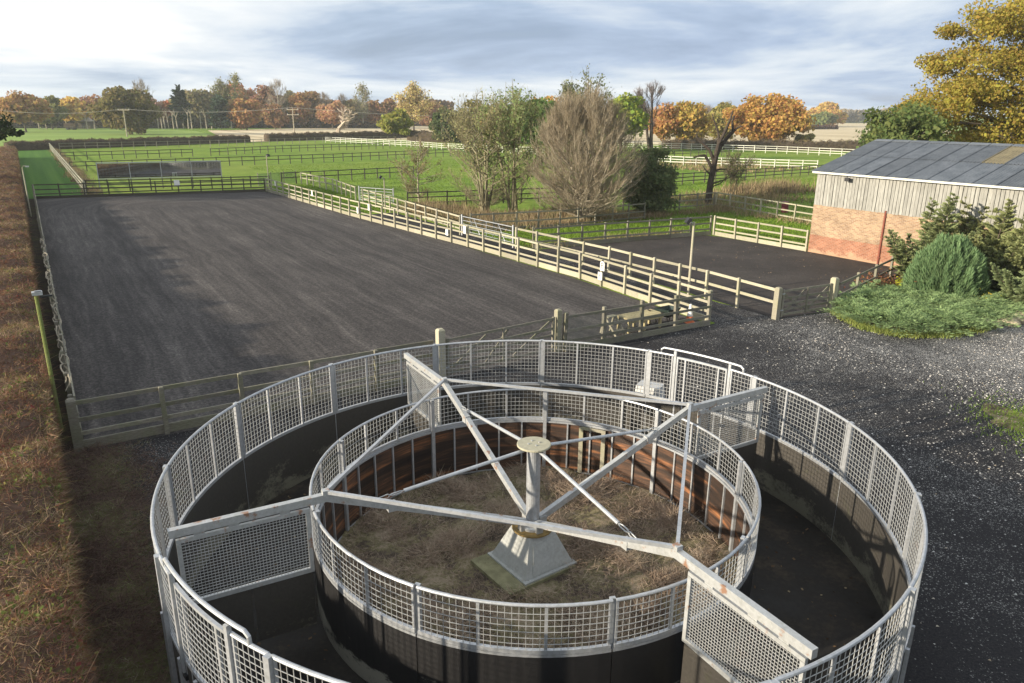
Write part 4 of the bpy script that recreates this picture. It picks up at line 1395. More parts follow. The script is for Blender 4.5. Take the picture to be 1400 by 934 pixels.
face = SITE_ROT - math.pi / 2          # looks across the arena (towards -s)
def long_s(t_):
    pts = [(0.1, 21.3), (9, 21.9), (19.5, 21.5), (36, 20.3), (57.1, 19.6)]
    return np.interp(t_, [p[0] for p in pts], [p[1] for p in pts]) - 0.14
for lab, t_, z_, le, ar in (
        ('arched white plaque above the square letter plaque on the near cream fence', 7.0, 1.02, 'B', True),
        ('square white letter plaque low on the near cream fence', 7.15, 0.52, 'F', False),
        ('white plaque high on a fence post opposite the long metal gate', 19.6, 1.05, None, False),
        ('small white plaque low on the fence just beyond the long metal gate', 21.6, 0.62, None, False),
        ('white plaque high on the cream fence in front of the short metal gate', 32.3, 1.05, None, False),
        ('small white plaque low on the cream fence before the short metal gate', 34.2, 0.62, None, False),
        ('white plaque on the cream fence halfway along the green strip', 43.6, 1.05, None, False),
        ('white plaque nearest the far right corner of the arena', 53.6, 1.05, None, False)):
    plaque(lab, P(long_s(t_), t_), z_, face, (0.30, 0.44) if 'high' in lab or 'arched' in lab or 'on the cream' in lab or 'nearest' in lab else (0.30, 0.36), le, ar)
plaque('white plaque on the dark fence below the mirror wall', P(11.6, 58.3), 1.1, SITE_ROT, (0.5, 0.5))

# ------------------------------------------------------------------ bench corner
bn = thing('timber_bench', 'low pale timber bench standing inside the arena corner fence', 'bench', P(18.5, 0.95), SITE_ROT)
for k in range(4):
    MB().box((0, -0.27 + k * 0.18, 0.55), (1.75, 0.165, 0.05)).put('top_board', WOOD_BENCH, bn)
MB().box((0, -0.35, 0.46), (1.75, 0.04, 0.12)).put('apron', WOOD_BENCH, bn)
MB().box((0, 0.35, 0.46), (1.75, 0.04, 0.12)).put('apron', WOOD_BENCH, bn)
for x in (-0.78, 0.0, 0.78):
    for y in (-0.29, 0.29):
        MB().box((x, y, 0.265), (0.09, 0.08, 0.52)).put('leg', WOOD_BENCH, bn)
ms = thing('mounting_step', 'small pale step stool between netting and bench', 'step stool', P(17.15, 0.85), SITE_ROT + 0.1)
for k, (zz_, yy_, wd_) in enumerate(((0.22, -0.28, 0.5), (0.44, -0.05, 0.48), (0.66, 0.18, 0.46))):
    MB().box((0, yy_, zz_), (wd_, 0.22, 0.035)).put('tread', WOOD_PALE, ms)
for x in (-0.24, 0.24):
    MB().bar((x, -0.42, 0.0), (x, 0.2, 0.66), 0.05, 0.08).put('side_rail', WOOD_PALE, ms)
    MB().bar((x, 0.42, 0.0), (x, 0.24, 0.66), 0.05, 0.06).put('back_leg', WOOD_PALE, ms)
cn = thing('traffic_cone', 'faded white and orange traffic cone beside the corner post', 'traffic cone', P(20.75, 0.55), 0.3)
MB().box((0, 0, 0.02), (0.40, 0.40, 0.04)).put('base', CONE_ORANGE, cn)
MB().lathe([(0.16, 0.04), (0.115, 0.28)], 18).put('lower_band', CONE_ORANGE, cn)
MB().lathe([(0.115, 0.281), (0.04, 0.74), (0.025, 0.75)], 18).put('sleeve', PLASTIC_WHITE, cn)
wb = thing('wheelbarrow', 'dark green wheelbarrow tipped on its nose behind the corner fence', 'wheelbarrow', P(20.0, 1.0), SITE_ROT + 0.25)
tr = MB()
tr.v = [(-0.30, -0.22, 0.30), (0.30, -0.18, 0.30), (0.30, 0.18, 0.30), (-0.30, 0.22, 0.30), (-0.48, -0.34, 0.62), (0.52, -0.28, 0.56), (0.52, 0.28, 0.56), (-0.48, 0.34, 0.62)]
tr.f = [(0, 3, 2, 1), (0, 1, 5, 4), (1, 2, 6, 5), (2, 3, 7, 6), (3, 0, 4, 7)]
tr.v += [(x * 0.97, y * 0.96, z + 0.012) for x, y, z in tr.v[:8]]
tr.f += [(8, 9, 10, 11), (12, 13, 9, 8), (13, 14, 10, 9), (14, 15, 11, 10), (15, 12, 8, 11)]
tr.put('tray', NAVY, wb)
for y in (-0.26, 0.26):
    MB().tube([(0.62, y * 0.35, 0.2), (-0.2, y, 0.33), (-1.0, y * 1.1, 0.66)], 0.022, 6).put('handle', BLACK, wb)
    MB().tube([(-0.25, y, 0.33), (-0.38, y, 0.0), (-0.5, y, 0.42)], 0.018, 6).put('leg', BLACK, wb)
wh = MB()
for k in range(24):
    a0_, a1_ = 2 * math.pi * k / 24, 2 * math.pi * (k + 1) / 24
    wh.tube([(0.62 + 0.16 * math.cos(a0_), 0, 0.2 + 0.16 * math.sin(a0_)), (0.62 + 0.16 * math.cos(a1_), 0, 0.2 + 0.16 * math.sin(a1_))], 0.04, 6, False)
wo_ = wh.put('wheel', BLACK, wb)
dr = thing('steel_drum', 'dark red steel drum standing on the grass behind the tan fence', 'drum', P(52.3, 20.6), 0)
MB().lathe([(0.29, 0), (0.30, 0.02), (0.29, 0.04), (0.29, 0.3), (0.302, 0.32), (0.29, 0.34), (0.29, 0.6), (0.302, 0.62), (0.29, 0.64), (0.29, 0.88), (0.30, 0.9)], 22).put('body', DRUM_RED, dr, smooth=False)
MB().lathe([(0.27, 0.885), (0.27, 0.892)], 22).put('lid', DRUM_RED, dr)

# rocks at the verge corner
for k, (px, py, r) in enumerate(((1345, 443, 0.30), (1362, 446, 0.22), (1378, 444, 0.34), (1392, 440, 0.42), (1388, 432, 0.3))):
    g = gp(px, py)
    V, F = [], []
    mb = MB()
    n1r, n2r = 7, 10
    for i in range(n1r + 1):
        th = math.pi * i / n1r
        for j in range(n2r):
            ph = 2 * math.pi * j / n2r
            rr = r * (1 + 0.22 * math.sin(3 * ph + k) * math.sin(2 * th + k) + random.uniform(-0.06, 0.06))
            mb.v.append((rr * 1.2 * math.sin(th) * math.cos(ph), rr * math.sin(th) * math.sin(ph), rr * 0.62 * math.cos(th) + r * 0.35))
    for i in range(n1r):
        for j in range(n2r):
            j2 = (j + 1) % n2r
            mb.f.append((i * n2r + j, (i + 1) * n2r + j, (i + 1) * n2r + j2, i * n2r + j2))
    o = mb.put('rock', STONE, None, g, (0, 0, k), smooth=True)
    tag(o, ['smooth tan rock nearest the juniper tip', 'smallest tan rock, second from the juniper', 'tan rock in the middle of the row', 'largest tan rock at the yard corner', 'tan rock lying behind the largest one'][k], 'rock', 'rocks edging the juniper bed')

# ------------------------------------------------------------------ vegetation generators
def skeleton(h, r0, levels=4, kids=3, spread=0.75, up=0.25, first=0.25, wob=0.12, stems=1, g=None, base_spread=0.0, droop=0.0):
    """returns segments (p0,p1,r0,r1,level) and tips (pos, dir)"""
    g = g or random
    segs, tips = [], []

    def grow(p, d, L, r, lv):
        n = 4 if lv <= 1 else 3
        pts = [p]
        cur = d.normalized()
        for i in range(n):
            cur = (cur + Vector((g.gauss(0, wob), g.gauss(0, wob), g.gauss(0, wob * 0.6) + up * 0.25 - droop * lv * 0.08))).normalized()
            q = pts[-1] + cur * (L / n)
            ra, rb = r * (1 - 0.55 * i / n), r * (1 - 0.55 * (i + 1) / n)
            segs.append((pts[-1], q, ra, rb, lv))
            pts.append(q)
            frac = (i + 1) / n
            if lv < levels and frac > (first if lv == 0 else 0.2):
                for k in range(kids if i < n - 1 else kids + 1):
                    if g.random() < 0.82:
                        ax = Vector((g.gauss(0, 1), g.gauss(0, 1), g.gauss(0, 1))).cross(cur)
                        if ax.length < 1e-3: continue
                        a = spread * g.uniform(0.55, 1.2)
                        nd = (Matrix.Rotation(a, 3, ax.normalized()) @ cur + Vector((0, 0, up * 0.6))).normalized()
                        grow(q, nd, L * g.uniform(0.42, 0.68), rb * 0.55, lv + 1)
        tips.append((pts[-1], cur, lv))

    for s in range(stems):
        if stems > 1:
            a = 2 * math.pi * s / stems + g.uniform(-0.3, 0.3)
            d = Vector((math.cos(a) * base_spread, math.sin(a) * base_spread, 1))
            p = Vector((math.cos(a) * 0.25, math.sin(a) * 0.25, 0))
        else:
            d, p = Vector((g.gauss(0, 0.05), g.gauss(0, 0.05), 1)), Vector((0, 0, 0))
        grow(p, d, h * g.uniform(0.5, 0.7) if stems > 1 else h * 0.62, r0 * (g.uniform(0.7, 1) if stems > 1 else 1), 0)
    return segs, tips


def fit(segs, tips, h, wdt):
    P1 = np.array([s[1] for s in segs])
    zs = h / max(1e-3, P1[:, 2].max())
    rr = np.percentile(np.hypot(P1[:, 0], P1[:, 1]), 96)
    xs = (wdt / 2) / max(1e-3, rr)
    def f(p): return (p[0] * xs, p[1] * xs, p[2] * zs)
    return [(f(s[0]), f(s[1]), s[2], s[3], s[4]) for s in segs], np.array([f(t_[0]) for t_ in tips]), np.array([t_[1] for t_ in tips])


def trunk_put(segs, material, parent, n=6, minr=0.012):
    out = [(s[0], s[1], max(s[2], minr), max(s[3], minr)) for s in segs]
    return put('trunk', np_mesh('trunk', tubes_np(out, n), 4, material), parent)


def tree_thing(label, loc, group=None, rotz=0.0, name='tree', cat='tree'):
    return thing(name, label, cat, loc, rotz, group)


def broadleaf(label, loc, h, wdt, color, leaf, n, base=0.25, trunk_r=0.3, bark=None, clumps=60, lean=0.0, gaps=0.35, group=None, material=None, color2=None, topheavy=0.5, name='broadleaf_tree', flat=0.25):
    """dense crown: many leaf clumps spread through a lumpy volume, with real limbs running to them"""
    o = tree_thing(label, loc, group, 0.0, name)
    ch = h * (1 - base)
    cz = h * base + ch * 0.5
    d = unit(clumps)
    lob = 0.86 + 0.13 * np.sin(3.1 * d[:, 0] + 5 * d[:, 2] + loc[0]) * np.cos(2.7 * d[:, 1] + loc[1]) + rng.uniform(-0.10, 0.12, clumps)
    rad = (rng.uniform(0.25, 1.0, clumps) ** 0.45) * lob
    C = d * rad[:, None]
    # rounder on top, flatter underside
    C[:, 2] = np.where(C[:, 2] < 0, C[:, 2] * 0.85, C[:, 2])
    C = C * np.array([wdt / 2 * 0.86, wdt / 2 * 0.86, ch / 2 * 0.88]) + np.array([lean, 0, cz])
    per = n // clumps
    cr = (wdt * 0.5 + ch * 0.5) / 2 * rng.uniform(0.20, 0.36, clumps) * (60 / clumps) ** 0.3
    ci = np.repeat(np.arange(clumps), per)
    u = unit(len(ci))
    rr = rng.uniform(0.0, 1.0, (len(ci), 1)) ** 0.5
    pts = C[ci] + u * rr * cr[ci][:, None] * np.array([1.15, 1.15, 0.8])
    ctint = rng.uniform(0.15, 0.85, clumps)
    tint = np.clip(ctint[ci] * 0.55 + rng.uniform(0, 0.45, len(ci)), 0, 1)
    outd = pts - np.array([lean, 0, cz])
    outd /= np.linalg.norm(outd, axis=1, keepdims=True) + 1e-6
    me = np_mesh('crown', leaf_quads(pts, leaf, tint, flat, 0.8, outd), 4, material or LEAF, tint)
    c = put('crown', me, o)
    c.color = (*color, 1)
    segs = []
    top = Vector((lean * 0.7, 0, h * (base + (1 - base) * 0.62)))
    npt = 5
    tp = [Vector((0, 0, 0)).lerp(top, i / npt) + Vector((random.gauss(0, 0.02 * h * 0.3), random.gauss(0, 0.02 * h * 0.3), 0)) * (1 if i else 0) for i in range(npt + 1)]
    for i in range(npt):
        r0, r1 = trunk_r * (1 - 0.8 * i / npt), trunk_r * (1 - 0.8 * (i + 1) / npt)
        if i == 0: r0 *= 1.25
        segs.append((tp[i], tp[i + 1], r0, r1, 0))
    order = np.argsort(-rad)[:max(8, clumps // 3)]
    for k in order:
        e = Vector(C[k])
        zz_ = min(max(e.z * random.uniform(0.45, 0.7), h * base * 0.8), top.z)
        s = Vector((0, 0, 0)).lerp(top, zz_ / top.z)
        m1 = s.lerp(e, 0.5) + Vector((0, 0, 0.04 * h))
        rb = trunk_r * random.uniform(0.18, 0.34)
        segs += [(s, m1, rb, rb * 0.65, 1), (m1, e, rb * 0.65, rb * 0.2, 1)]
    trunk_put(segs, bark or BARK, o, 6)
    return o


def bare_tree(label, loc, h, wdt, twig_col, ntw, twl, tww, levels=3, kids=2, trunk_r=0.2, bark=None, stems=1, spread=0.7, up=0.3, first=0.3, base_spread=0.2, leaves=0, leaf=0.2,
              leaf_col=None, group=None, name='bare_tree', droop=0.0, leaf_low=0.15, seed=1, wob=0.12, twig_up=0.3, minr=0.012, env=None, tw_rand=0.75):
    g = random.Random(seed)
    o = tree_thing(label, loc, group, 0.0, name)
    segs, tips = skeleton(h, trunk_r, levels, kids, spread, up, first, wob, stems, g, base_spread, droop)
    segs, tp, td = fit(segs, tips, h, wdt)
    if env:       # fill the crown outline: widen or narrow each height band to the wanted radius
        Z1 = np.array([q[1][2] for q in segs]) / h
        Rr = np.array([math.hypot(q[1][0], q[1][1]) for q in segs])
        zb_e = np.linspace(0.05, 0.98, 12)
        kk = []
        for z_e in zb_e:
            sel = Rr[np.abs(Z1 - z_e) < 0.09]
            want = np.interp(z_e, [e[0] for e in env], [e[1] for e in env]) * wdt / 2
            kk.append(want / max(0.15, np.percentile(sel, 90)) if len(sel) > 3 else 1.0)
        kk = np.clip(np.convolve(np.pad(kk, 1, mode='edge'), [0.25, 0.5, 0.25], 'valid'), 0.3, 2.2)
        def ov(p):
            k = float(np.interp(p[2] / h, zb_e, kk))
            return (p[0] * k, p[1] * k, p[2])
        segs = [(ov(q[0]), ov(q[1]), q[2], q[3], q[4]) for q in segs]
    trunk_put(segs, bark or BARK, o, 5, minr)
    hi = [s for s in segs if s[4] >= max(1, levels - 1)] or segs
    A0 = np.array([s[0] for s in hi]); A1 = np.array([s[1] for s in hi])
    if ntw:
        ii = rng.integers(0, len(hi), ntw)
        f = rng.uniform(0, 1, (ntw, 1))
        p0 = A0[ii] * (1 - f) + A1[ii] * f
        dd = (A1 - A0)[ii]
        dd = dd / (np.linalg.norm(dd, axis=1, keepdims=True) + 1e-9)
        D = dd * 0.8 + unit(ntw) * tw_rand
        D[:, 2] += twig_up
        tint = rng.uniform(0, 1, ntw)
        me = np_mesh('twigs', strips(p0, D, twl * rng.uniform(0.4, 1.3, ntw), tww), 3, TWIG, tint)
        c = put('twigs', me, o)
        tag(c, kind='stuff')
        c.color = (*twig_col, 1)
    if leaves:
        ii = rng.integers(0, len(hi), leaves)
        f = rng.uniform(0, 1, (leaves, 1))
        p0 = A0[ii] * (1 - f) + A1[ii] * f + rng.normal(0, leaf * 1.1, (leaves, 3))
        keep = p0[:, 2] > h * leaf_low
        p0 = p0[keep]
        tint = rng.uniform(0, 1, len(p0))
        me = np_mesh('crown', leaf_quads(p0, leaf, tint, 0.2, 0.8), 4, LEAF, tint)
        c = put('crown', me, o)
        c.color = (*leaf_col, 1)
    return o


def broom_tree(label, loc, h, wdt, env, stems, nmain, nsub, ntw, twl, tww, twig_col, trunk_r=0.12, bark=None, ang=42, seed=1, leaves=0, leaf=0.13, leaf_col=None, name='bare_tree', group=None,
               leaf_low=0.2, f0=(0.06, 0.82), up=0.45, stem_spread=0.25, minr=0.010, tw_rand=0.6, wob=0.02):
    """upright stems with many clean ascending boughs that fill a crown outline, finer boughs and twigs on those"""
    g = np.random.default_rng(seed)
    o = tree_thing(label, loc, group, 0.0, name)
    ex, ey = [e[0] for e in env], [e[1] * wdt / 2 for e in env]
    ENV = lambda f: np.interp(f, ex, ey)
    segs, S = [], []

    def add(path, r0, r1):
        n = len(path) - 1
        for i in range(n):
            segs.append((path[i], path[i + 1], max(minr, r0 + (r1 - r0) * i / n), max(minr, r0 + (r1 - r0) * (i + 1) / n)))

    for k in range(stems):
        a = 2 * np.pi * k / stems + g.uniform(-0.5, 0.5)
        top = h * (g.uniform(0.72, 0.97) if k else 0.98)
        rr = ENV(top / h) * g.uniform(0.2, 0.8) if k else 0.0
        b0 = 0.0 if stems == 1 else g.uniform(0.08, 0.35)
        t_ = np.linspace(0, 1, 9)
        off = b0 + (rr + stem_spread * wdt * 0.25 * (1 if k else 0) - b0) * t_ ** 1.1
        X = np.column_stack([np.cos(a) * off, np.sin(a) * off, top * t_])
        X[1:, :2] += np.cumsum(g.normal(0, wob * h * 0.12, (8, 2)), 0)
        add(X, trunk_r * (1.0 if k == 0 else g.uniform(0.55, 0.9)), 0.012)
        S.append(X)
    mains = []
    for i in range(nmain):
        X = S[g.integers(0, stems)]
        f = f0[0] + (f0[1] - f0[0]) * g.uniform(0, 1) ** 1.25
        z0 = f * h
        if z0 > X[-1, 2] * 0.95: z0 = X[-1, 2] * g.uniform(0.5, 0.95)
        s = np.array([np.interp(z0, X[:, 2], X[:, q]) for q in range(3)])
        az = g.uniform(0, 2 * np.pi)
        if g.uniform() < 0.6 and np.hypot(s[0], s[1]) > 0.3: az = np.arctan2(s[1], s[0]) + g.normal(0, 0.8)
        an = np.radians(np.clip(ang * (1.75 - 1.15 * s[2] / h) * g.uniform(0.6, 1.2), 8, 84))
        # furthest reach that stays inside the outline
        L = 0.2
        d2 = np.array([np.cos(az), np.sin(az)])
        for Lt in np.linspace(0.2, wdt, 24):
            e = s[:2] + d2 * Lt * np.sin(an)
            ze = s[2] + Lt * np.cos(an)
            if ze > h or np.hypot(*e) > ENV(ze / h): break
            L = Lt
        L *= g.uniform(0.7, 1.0)
        t_ = np.linspace(0, 1, 6)
        hz = L * np.sin(an) * t_ ** 0.9
        vz = L * np.cos(an) * t_ ** 1.15
        B = np.column_stack([s[0] + d2[0] * hz, s[1] + d2[1] * hz, s[2] + vz])
        B[1:] += g.normal(0, 0.03 * L * 0.3, (5, 3))
        add(B, 0.012 + 0.008 * L, 0.008)
        mains.append(B)
    M_ = mains + S
    subs0, subs1 = [], []
    nm = len(M_)
    for i in range(nsub):
        B = M_[g.integers(0, nm)]
        f = g.uniform(0.25, 1.0) * (len(B) - 1)
        k = min(int(f), len(B) - 2)
        p = B[k] + (B[k + 1] - B[k]) * (f - k)
        tg = B[k + 1] - B[k]; tg /= np.linalg.norm(tg) + 1e-9
        v = g.normal(size=3); v /= np.linalg.norm(v)
        d = tg * 0.8 + v * 0.65 + np.array([0, 0, up]); d /= np.linalg.norm(d)
        L = h * g.uniform(0.05, 0.13)
        m1 = p + d * L * 0.5
        e = m1 + (d + np.array([0, 0, 0.3])) * L * 0.5
        fz = min(1.0, e[2] / h)
        if np.hypot(e[0], e[1]) > ENV(fz) * 1.12 + 0.1 or e[2] > h * 1.02: continue
        segs.append((p, m1, minr, minr * 0.8)); segs.append((m1, e, minr * 0.8, minr * 0.5))
        subs0 += [p, m1]; subs1 += [m1, e]
    put('trunk', np_mesh('trunk', tubes_np(segs, 4), 4, bark or BARK), o)
    A0, A1 = np.array(subs0), np.array(subs1)
    if ntw:
        ii = g.integers(0, len(A0), ntw)
        f = g.uniform(0, 1, (ntw, 1))
        dd = (A1 - A0)[ii]; dd /= np.linalg.norm(dd, axis=1, keepdims=True) + 1e-9
        D = dd * 0.8 + unit(ntw, g) * tw_rand; D[:, 2] += up * 0.6
        c = put('twigs', np_mesh('twigs', strips(A0[ii] * (1 - f) + A1[ii] * f, D, twl * g.uniform(0.4, 1.3, ntw), tww * g.uniform(0.7, 1.3, ntw)), 3, TWIG, g.uniform(0, 1, ntw)), o)
        tag(c, kind='stuff')
        c.color = (*twig_col, 1)
    if leaves:
        ii = g.integers(0, len(A0), leaves)
        f = g.uniform(0, 1, (leaves, 1))
        p0 = A0[ii] * (1 - f) + A1[ii] * f + g.normal(0, leaf * 1.3, (leaves, 3))
        p0 = p0[p0[:, 2] > h * leaf_low * g.uniform(0.6, 1.4, leaves)]
        tt = g.uniform(0, 1, len(p0))
        c = put('crown', np_mesh('crown', leaf_quads(p0, leaf, tt, 0.2, 0.8), 4, LEAF, tt), o)
        c.color = (*leaf_col, 1)
    return o


def conifer_sprays(label, loc, h, wdt, color, n, sp_len, sp_w, name='conifer_shrub', shape='spread', seed=1, group=None, tilt=0.35, nb=46, cat='shrub'):
    """feathery conifer: arching boughs carrying flat sprays"""
    g = np.random.default_rng(seed)
    o = tree_thing(label, loc, group, 0, name, cat)
    P0, D, L, T = [], [], [], []
    segs = []
    for b in range(nb):
        a = g.uniform(0, 2 * np.pi)
        f = g.uniform(0.0, 1.0)
        z0 = h * (0.05 + 0.72 * f)
        reach = wdt / 2 * (1 - 0.72 * f) * g.uniform(0.7, 1.1)
        rise = (0.28 + 0.45 * f) * h * g.uniform(0.5, 0.9) * (1 - f * 0.55)
        m = 14
        u = np.linspace(0.0, 1, m)
        X = np.stack([np.cos(a) * reach * u, np.sin(a) * reach * u, z0 + rise * (u ** 1.3) - 0.10 * h * u ** 3], 1)
        for i in range(0, m - 1, 3):
            j = min(i + 3, m - 1)
            segs.append((X[i], X[j], 0.035 * (1 - 0.8 * u[i]), 0.035 * (1 - 0.8 * u[j])))
        per = n // nb
        uu = g.uniform(0.12, 1.0, per) ** 0.75
        px_ = np.stack([np.interp(uu, u, X[:, k]) for k in range(3)], 1)
        width = 0.30 * (1.12 - uu) * reach + 0.10
        perp = np.array([-np.sin(a), np.cos(a), 0.0])
        sd = g.uniform(-1, 1, per)
        px_ = px_ + perp * (sd * width * 0.55)[:, None] + g.normal(0, 0.05, (per, 3))
        dd = np.array([np.cos(a), np.sin(a), 0.0]) * 0.9 + perp * (sd * 0.9)[:, None] + g.normal(0, 0.22, (per, 3))
        dd[:, 2] += tilt * (0.5 + uu) - 0.15
        P0.append(px_); D.append(dd); L.append(sp_len * g.uniform(0.5, 1.25, per)); T.append(np.clip(g.uniform(0, 0.5, per) + 0.5 * uu * g.uniform(0.5, 1, per), 0, 1))
    # leader
    per = n // 12
    f = g.uniform(0.4, 1.0, per)
    ang = g.uniform(0, 2 * np.pi, per)
    rr = wdt * 0.12 * (1 - f) * g.uniform(0.2, 1, per)
    P0.append(np.stack([np.cos(ang) * rr, np.sin(ang) * rr, h * f * 0.97], 1))
    dl = np.stack([np.cos(ang) * 0.8, np.sin(ang) * 0.8, np.full(per, 0.8)], 1)
    D.append(dl); L.append(sp_len * g.uniform(0.5, 1.0, per)); T.append(g.uniform(0.2, 1, per))
    P0 = np.concatenate(P0); D = np.concatenate(D); L = np.concatenate(L); T = np.concatenate(T)
    d = D / np.linalg.norm(D, axis=1, keepdims=True)
    side = np.cross(d, g.normal(size=P0.shape) * 0.5 + np.array([0, 0, 1.0])); side /= np.linalg.norm(side, axis=1, keepdims=True) + 1e-9
    W = (sp_w * g.uniform(0.6, 1.3, len(P0)))[:, None]
    Lc = L[:, None]
    V = np.stack([P0, P0 + d * Lc * 0.5 + side * W / 2, P0 + d * Lc, P0 + d * Lc * 0.5 - side * W / 2], 1).reshape(-1, 3)
    c = put('foliage', np_mesh('foliage', V, 4, NEEDLE, T), o)
    c.color = (*color, 1)
    segs.append(((0, 0, 0), (0, 0, h * 0.85), 0.09, 0.02))
    put('trunk', np_mesh('trunk', tubes_np(segs, 5), 4, BARK), o)
    return o


# ------------------------------------------------------------------ hedges
def hedge(label, a, b, wdt, h, ntw, tw_len, tw_w, material, core_col, name='hedge', seed=3, near_bias=0.0, group=None, bump=0.10, cell=0.5, dens_fn=None, face_only=False):
    a, b = Vector(a), Vector(b)
    d = b - a
    L = d.length
    o = thing(name, label, 'hedge', a, math.atan2(d.y, d.x), group)
    g = np.random.default_rng(seed)
    # lumpy core: profile swept along the length, rounded shoulders
    prof = [(-wdt / 2, 0), (-wdt / 2 * 1.03, h * 0.5), (-wdt / 2 * 0.94, h * 0.9), (-wdt * 0.3, h * 0.985), (0, h), (wdt * 0.3, h * 0.985), (wdt / 2 * 0.94, h * 0.9), (wdt / 2 * 1.03, h * 0.5), (wdt / 2, 0)]
    n = max(6, int(L / cell))
    mb = MB()
    ph = g.uniform(0, 6, 6)

    def lump(x, y):
        return bump * 0.5 * (np.sin(1.3 * x + ph[0] + 1.1 * y) + 0.7 * np.sin(2.9 * x + ph[1] - 1.7 * y) + 0.6 * np.sin(0.37 * x + ph[2]) + 0.4 * np.sin(6.1 * x + 3.3 * y + ph[3]))

    for i in range(n + 1):
        x = L * i / n
        for k, (y, z) in enumerate(prof):
            j = float(lump(x, y))
            sg = 1 if y > 0 else -1
            tp = 1 < k < 7
            mb.v.append((x, y + (sg * j * 0.6 if not tp and 0 < k < 8 else 0) - (sg * 0.05 if near_bias else 0), max(0, z + ((j - 0.07) if tp else 0))))
    m_ = len(prof)
    for i in range(n):
        for k in range(m_ - 1):
            mb.f.append((i * m_ + k, (i + 1) * m_ + k, (i + 1) * m_ + k + 1, i * m_ + k + 1))
    mb.f.append(tuple(range(m_)))
    mb.f.append(tuple(n * m_ + k for k in range(m_))[::-1])
    mb.put('body', core_col, o, smooth=True)
    if ntw:
        u = g.uniform(0, 1, ntw) ** (1 + near_bias)
        if dens_fn is not None: u = dens_fn(g, ntw)
        x = u * L
        k = g.uniform(0, 1, ntw)
        topm = k < 0.62
        y = np.where(topm, g.uniform(-0.52, 0.52, ntw) * wdt, np.where(g.uniform(0, 1, ntw) < 0.5, -1, 1) * wdt / 2 * g.uniform(0.94, 1.05, ntw))
        z = np.where(topm, h * (1.0 - 0.12 * (np.abs(y) / (wdt / 2)) ** 6) - g.uniform(0, 0.10, ntw), h * g.uniform(0.05, 0.97, ntw))
        z = z + np.where(topm, lump(x, y), 0)
        P0 = np.stack([x, y, z], 1)
        D = unit(ntw, g) * np.array([1, 1, 0.6])
        D[:, 2] += np.where(topm, 0.45, 0.15)
        D[:, 1] += np.where(topm, 0, np.sign(y) * 0.5)
        lenf = (0.6 + 2.2 * u * (1 if near_bias else 0))
        tint = np.clip(g.beta(2.0, 2.2, ntw), 0, 1)
        shoot = np.where(g.uniform(0, 1, ntw) < (0.05 if near_bias else 0.0), 2.4, 1.0)
        V = strips(P0, D, tw_len * g.uniform(0.4, 1.3, ntw) * shoot, tw_w * g.uniform(0.6, 1.4, ntw) * (1 + (2.5 * u if near_bias else 0)))
        tag(put('twigs', np_mesh('twigs', V, 3, material, tint), o), kind='stuff')
        if near_bias:
            nl = ntw // 3
            ii = g.integers(0, ntw, nl)
            q = P0[ii] + g.normal(0, 0.05, (nl, 3)) + np.array([0, 0, 0.02])
            patchy = np.sin(0.9 * q[:, 0] + 2 * q[:, 1]) * np.sin(2.3 * q[:, 0] - 1.1 * q[:, 1] + 1.0)
            kp = patchy > g.uniform(-0.5, 0.9, nl)
            q = q[kp]
            tl = g.uniform(0, 1, len(q))
            tag(put('leaves', np_mesh('leaves', leaf_quads(q, 0.05, tl, 0.4), 4, HEDGE_LEAF, tl), o), kind='stuff')
    return o


HEDGE_CORE = plain('hedge_core', (0.12, 0.078, 0.058), 1.0, 0, 0.45, 7.0, 0.05, 0.8)
HEDGE_DARK = plain('dark_hedge_core', (0.075, 0.058, 0.042), 1.0, 0, 0.5, 1.6, 0.05, 0.8)
HEDGE_FAR_TW = foliage_mat('far_hedge_twigs', 0.08, use_ramp=[(0.0, (0.03, 0.022, 0.016)), (0.35, (0.11, 0.08, 0.055)), (0.65, (0.18, 0.14, 0.09)), (0.82, (0.10, 0.115, 0.04)), (1.0, (0.30, 0.235, 0.16))], patch=0.4)

hw = 2.1
hA, hB = P(-0.75 - hw / 2 + 0.36, -16), P(-1.35 - hw / 2, 128)
hedge('long clipped brown hedge running down the left side of the arena', hA, hB, hw, 1.72, 240000, 0.18, 0.010, HEDGE_TWIGS, HEDGE_CORE, near_bias=2.2, bump=0.30, cell=0.3)
hedge('dark clipped hedge at the top left of the paddocks', P(-3, 152.5), P(47, 176.5), 2.0, 1.65, 9000, 0.40, 0.07, HEDGE_FAR_TW, HEDGE_DARK, seed=5, bump=0.25, cell=1.0, group='dark hedges beyond the paddocks')
hedge('dark hedge in front of the stubble field behind the white dead tree', P(53, 182), P(103, 197), 2.2, 1.75, 9000, 0.45, 0.08, HEDGE_FAR_TW, HEDGE_DARK, seed=6, bump=0.35, cell=1.0, group='dark hedges beyond the paddocks')
a_, b_2 = gp(905, 203.5), gp(1230, 207)
hedge('olive brown hedge bank below the big orange oak on the right', a_, b_2, 3.0, 1.9, 8000, 0.55, 0.09, HEDGE_FAR_TW, HEDGE_DARK, seed=7, bump=0.5, cell=1.2, group='dark hedges beyond the paddocks')
a_, b_2 = gp(560, 193), gp(720, 197)
hedge('dark hedge half hidden behind the green willow crowns', a_, b_2, 2.5, 2.6, 6000, 0.5, 0.08, HEDGE_FAR_TW, HEDGE_DARK, seed=8, bump=0.4, cell=1.2, group='dark hedges beyond the paddocks')

# ------------------------------------------------------------------ stuff: dead grass, reeds, brambles, chips
def stuff(name, V, k, material, tint):
    return tag(put(name, np_mesh(name, V, k, material, tint)), kind='stuff')


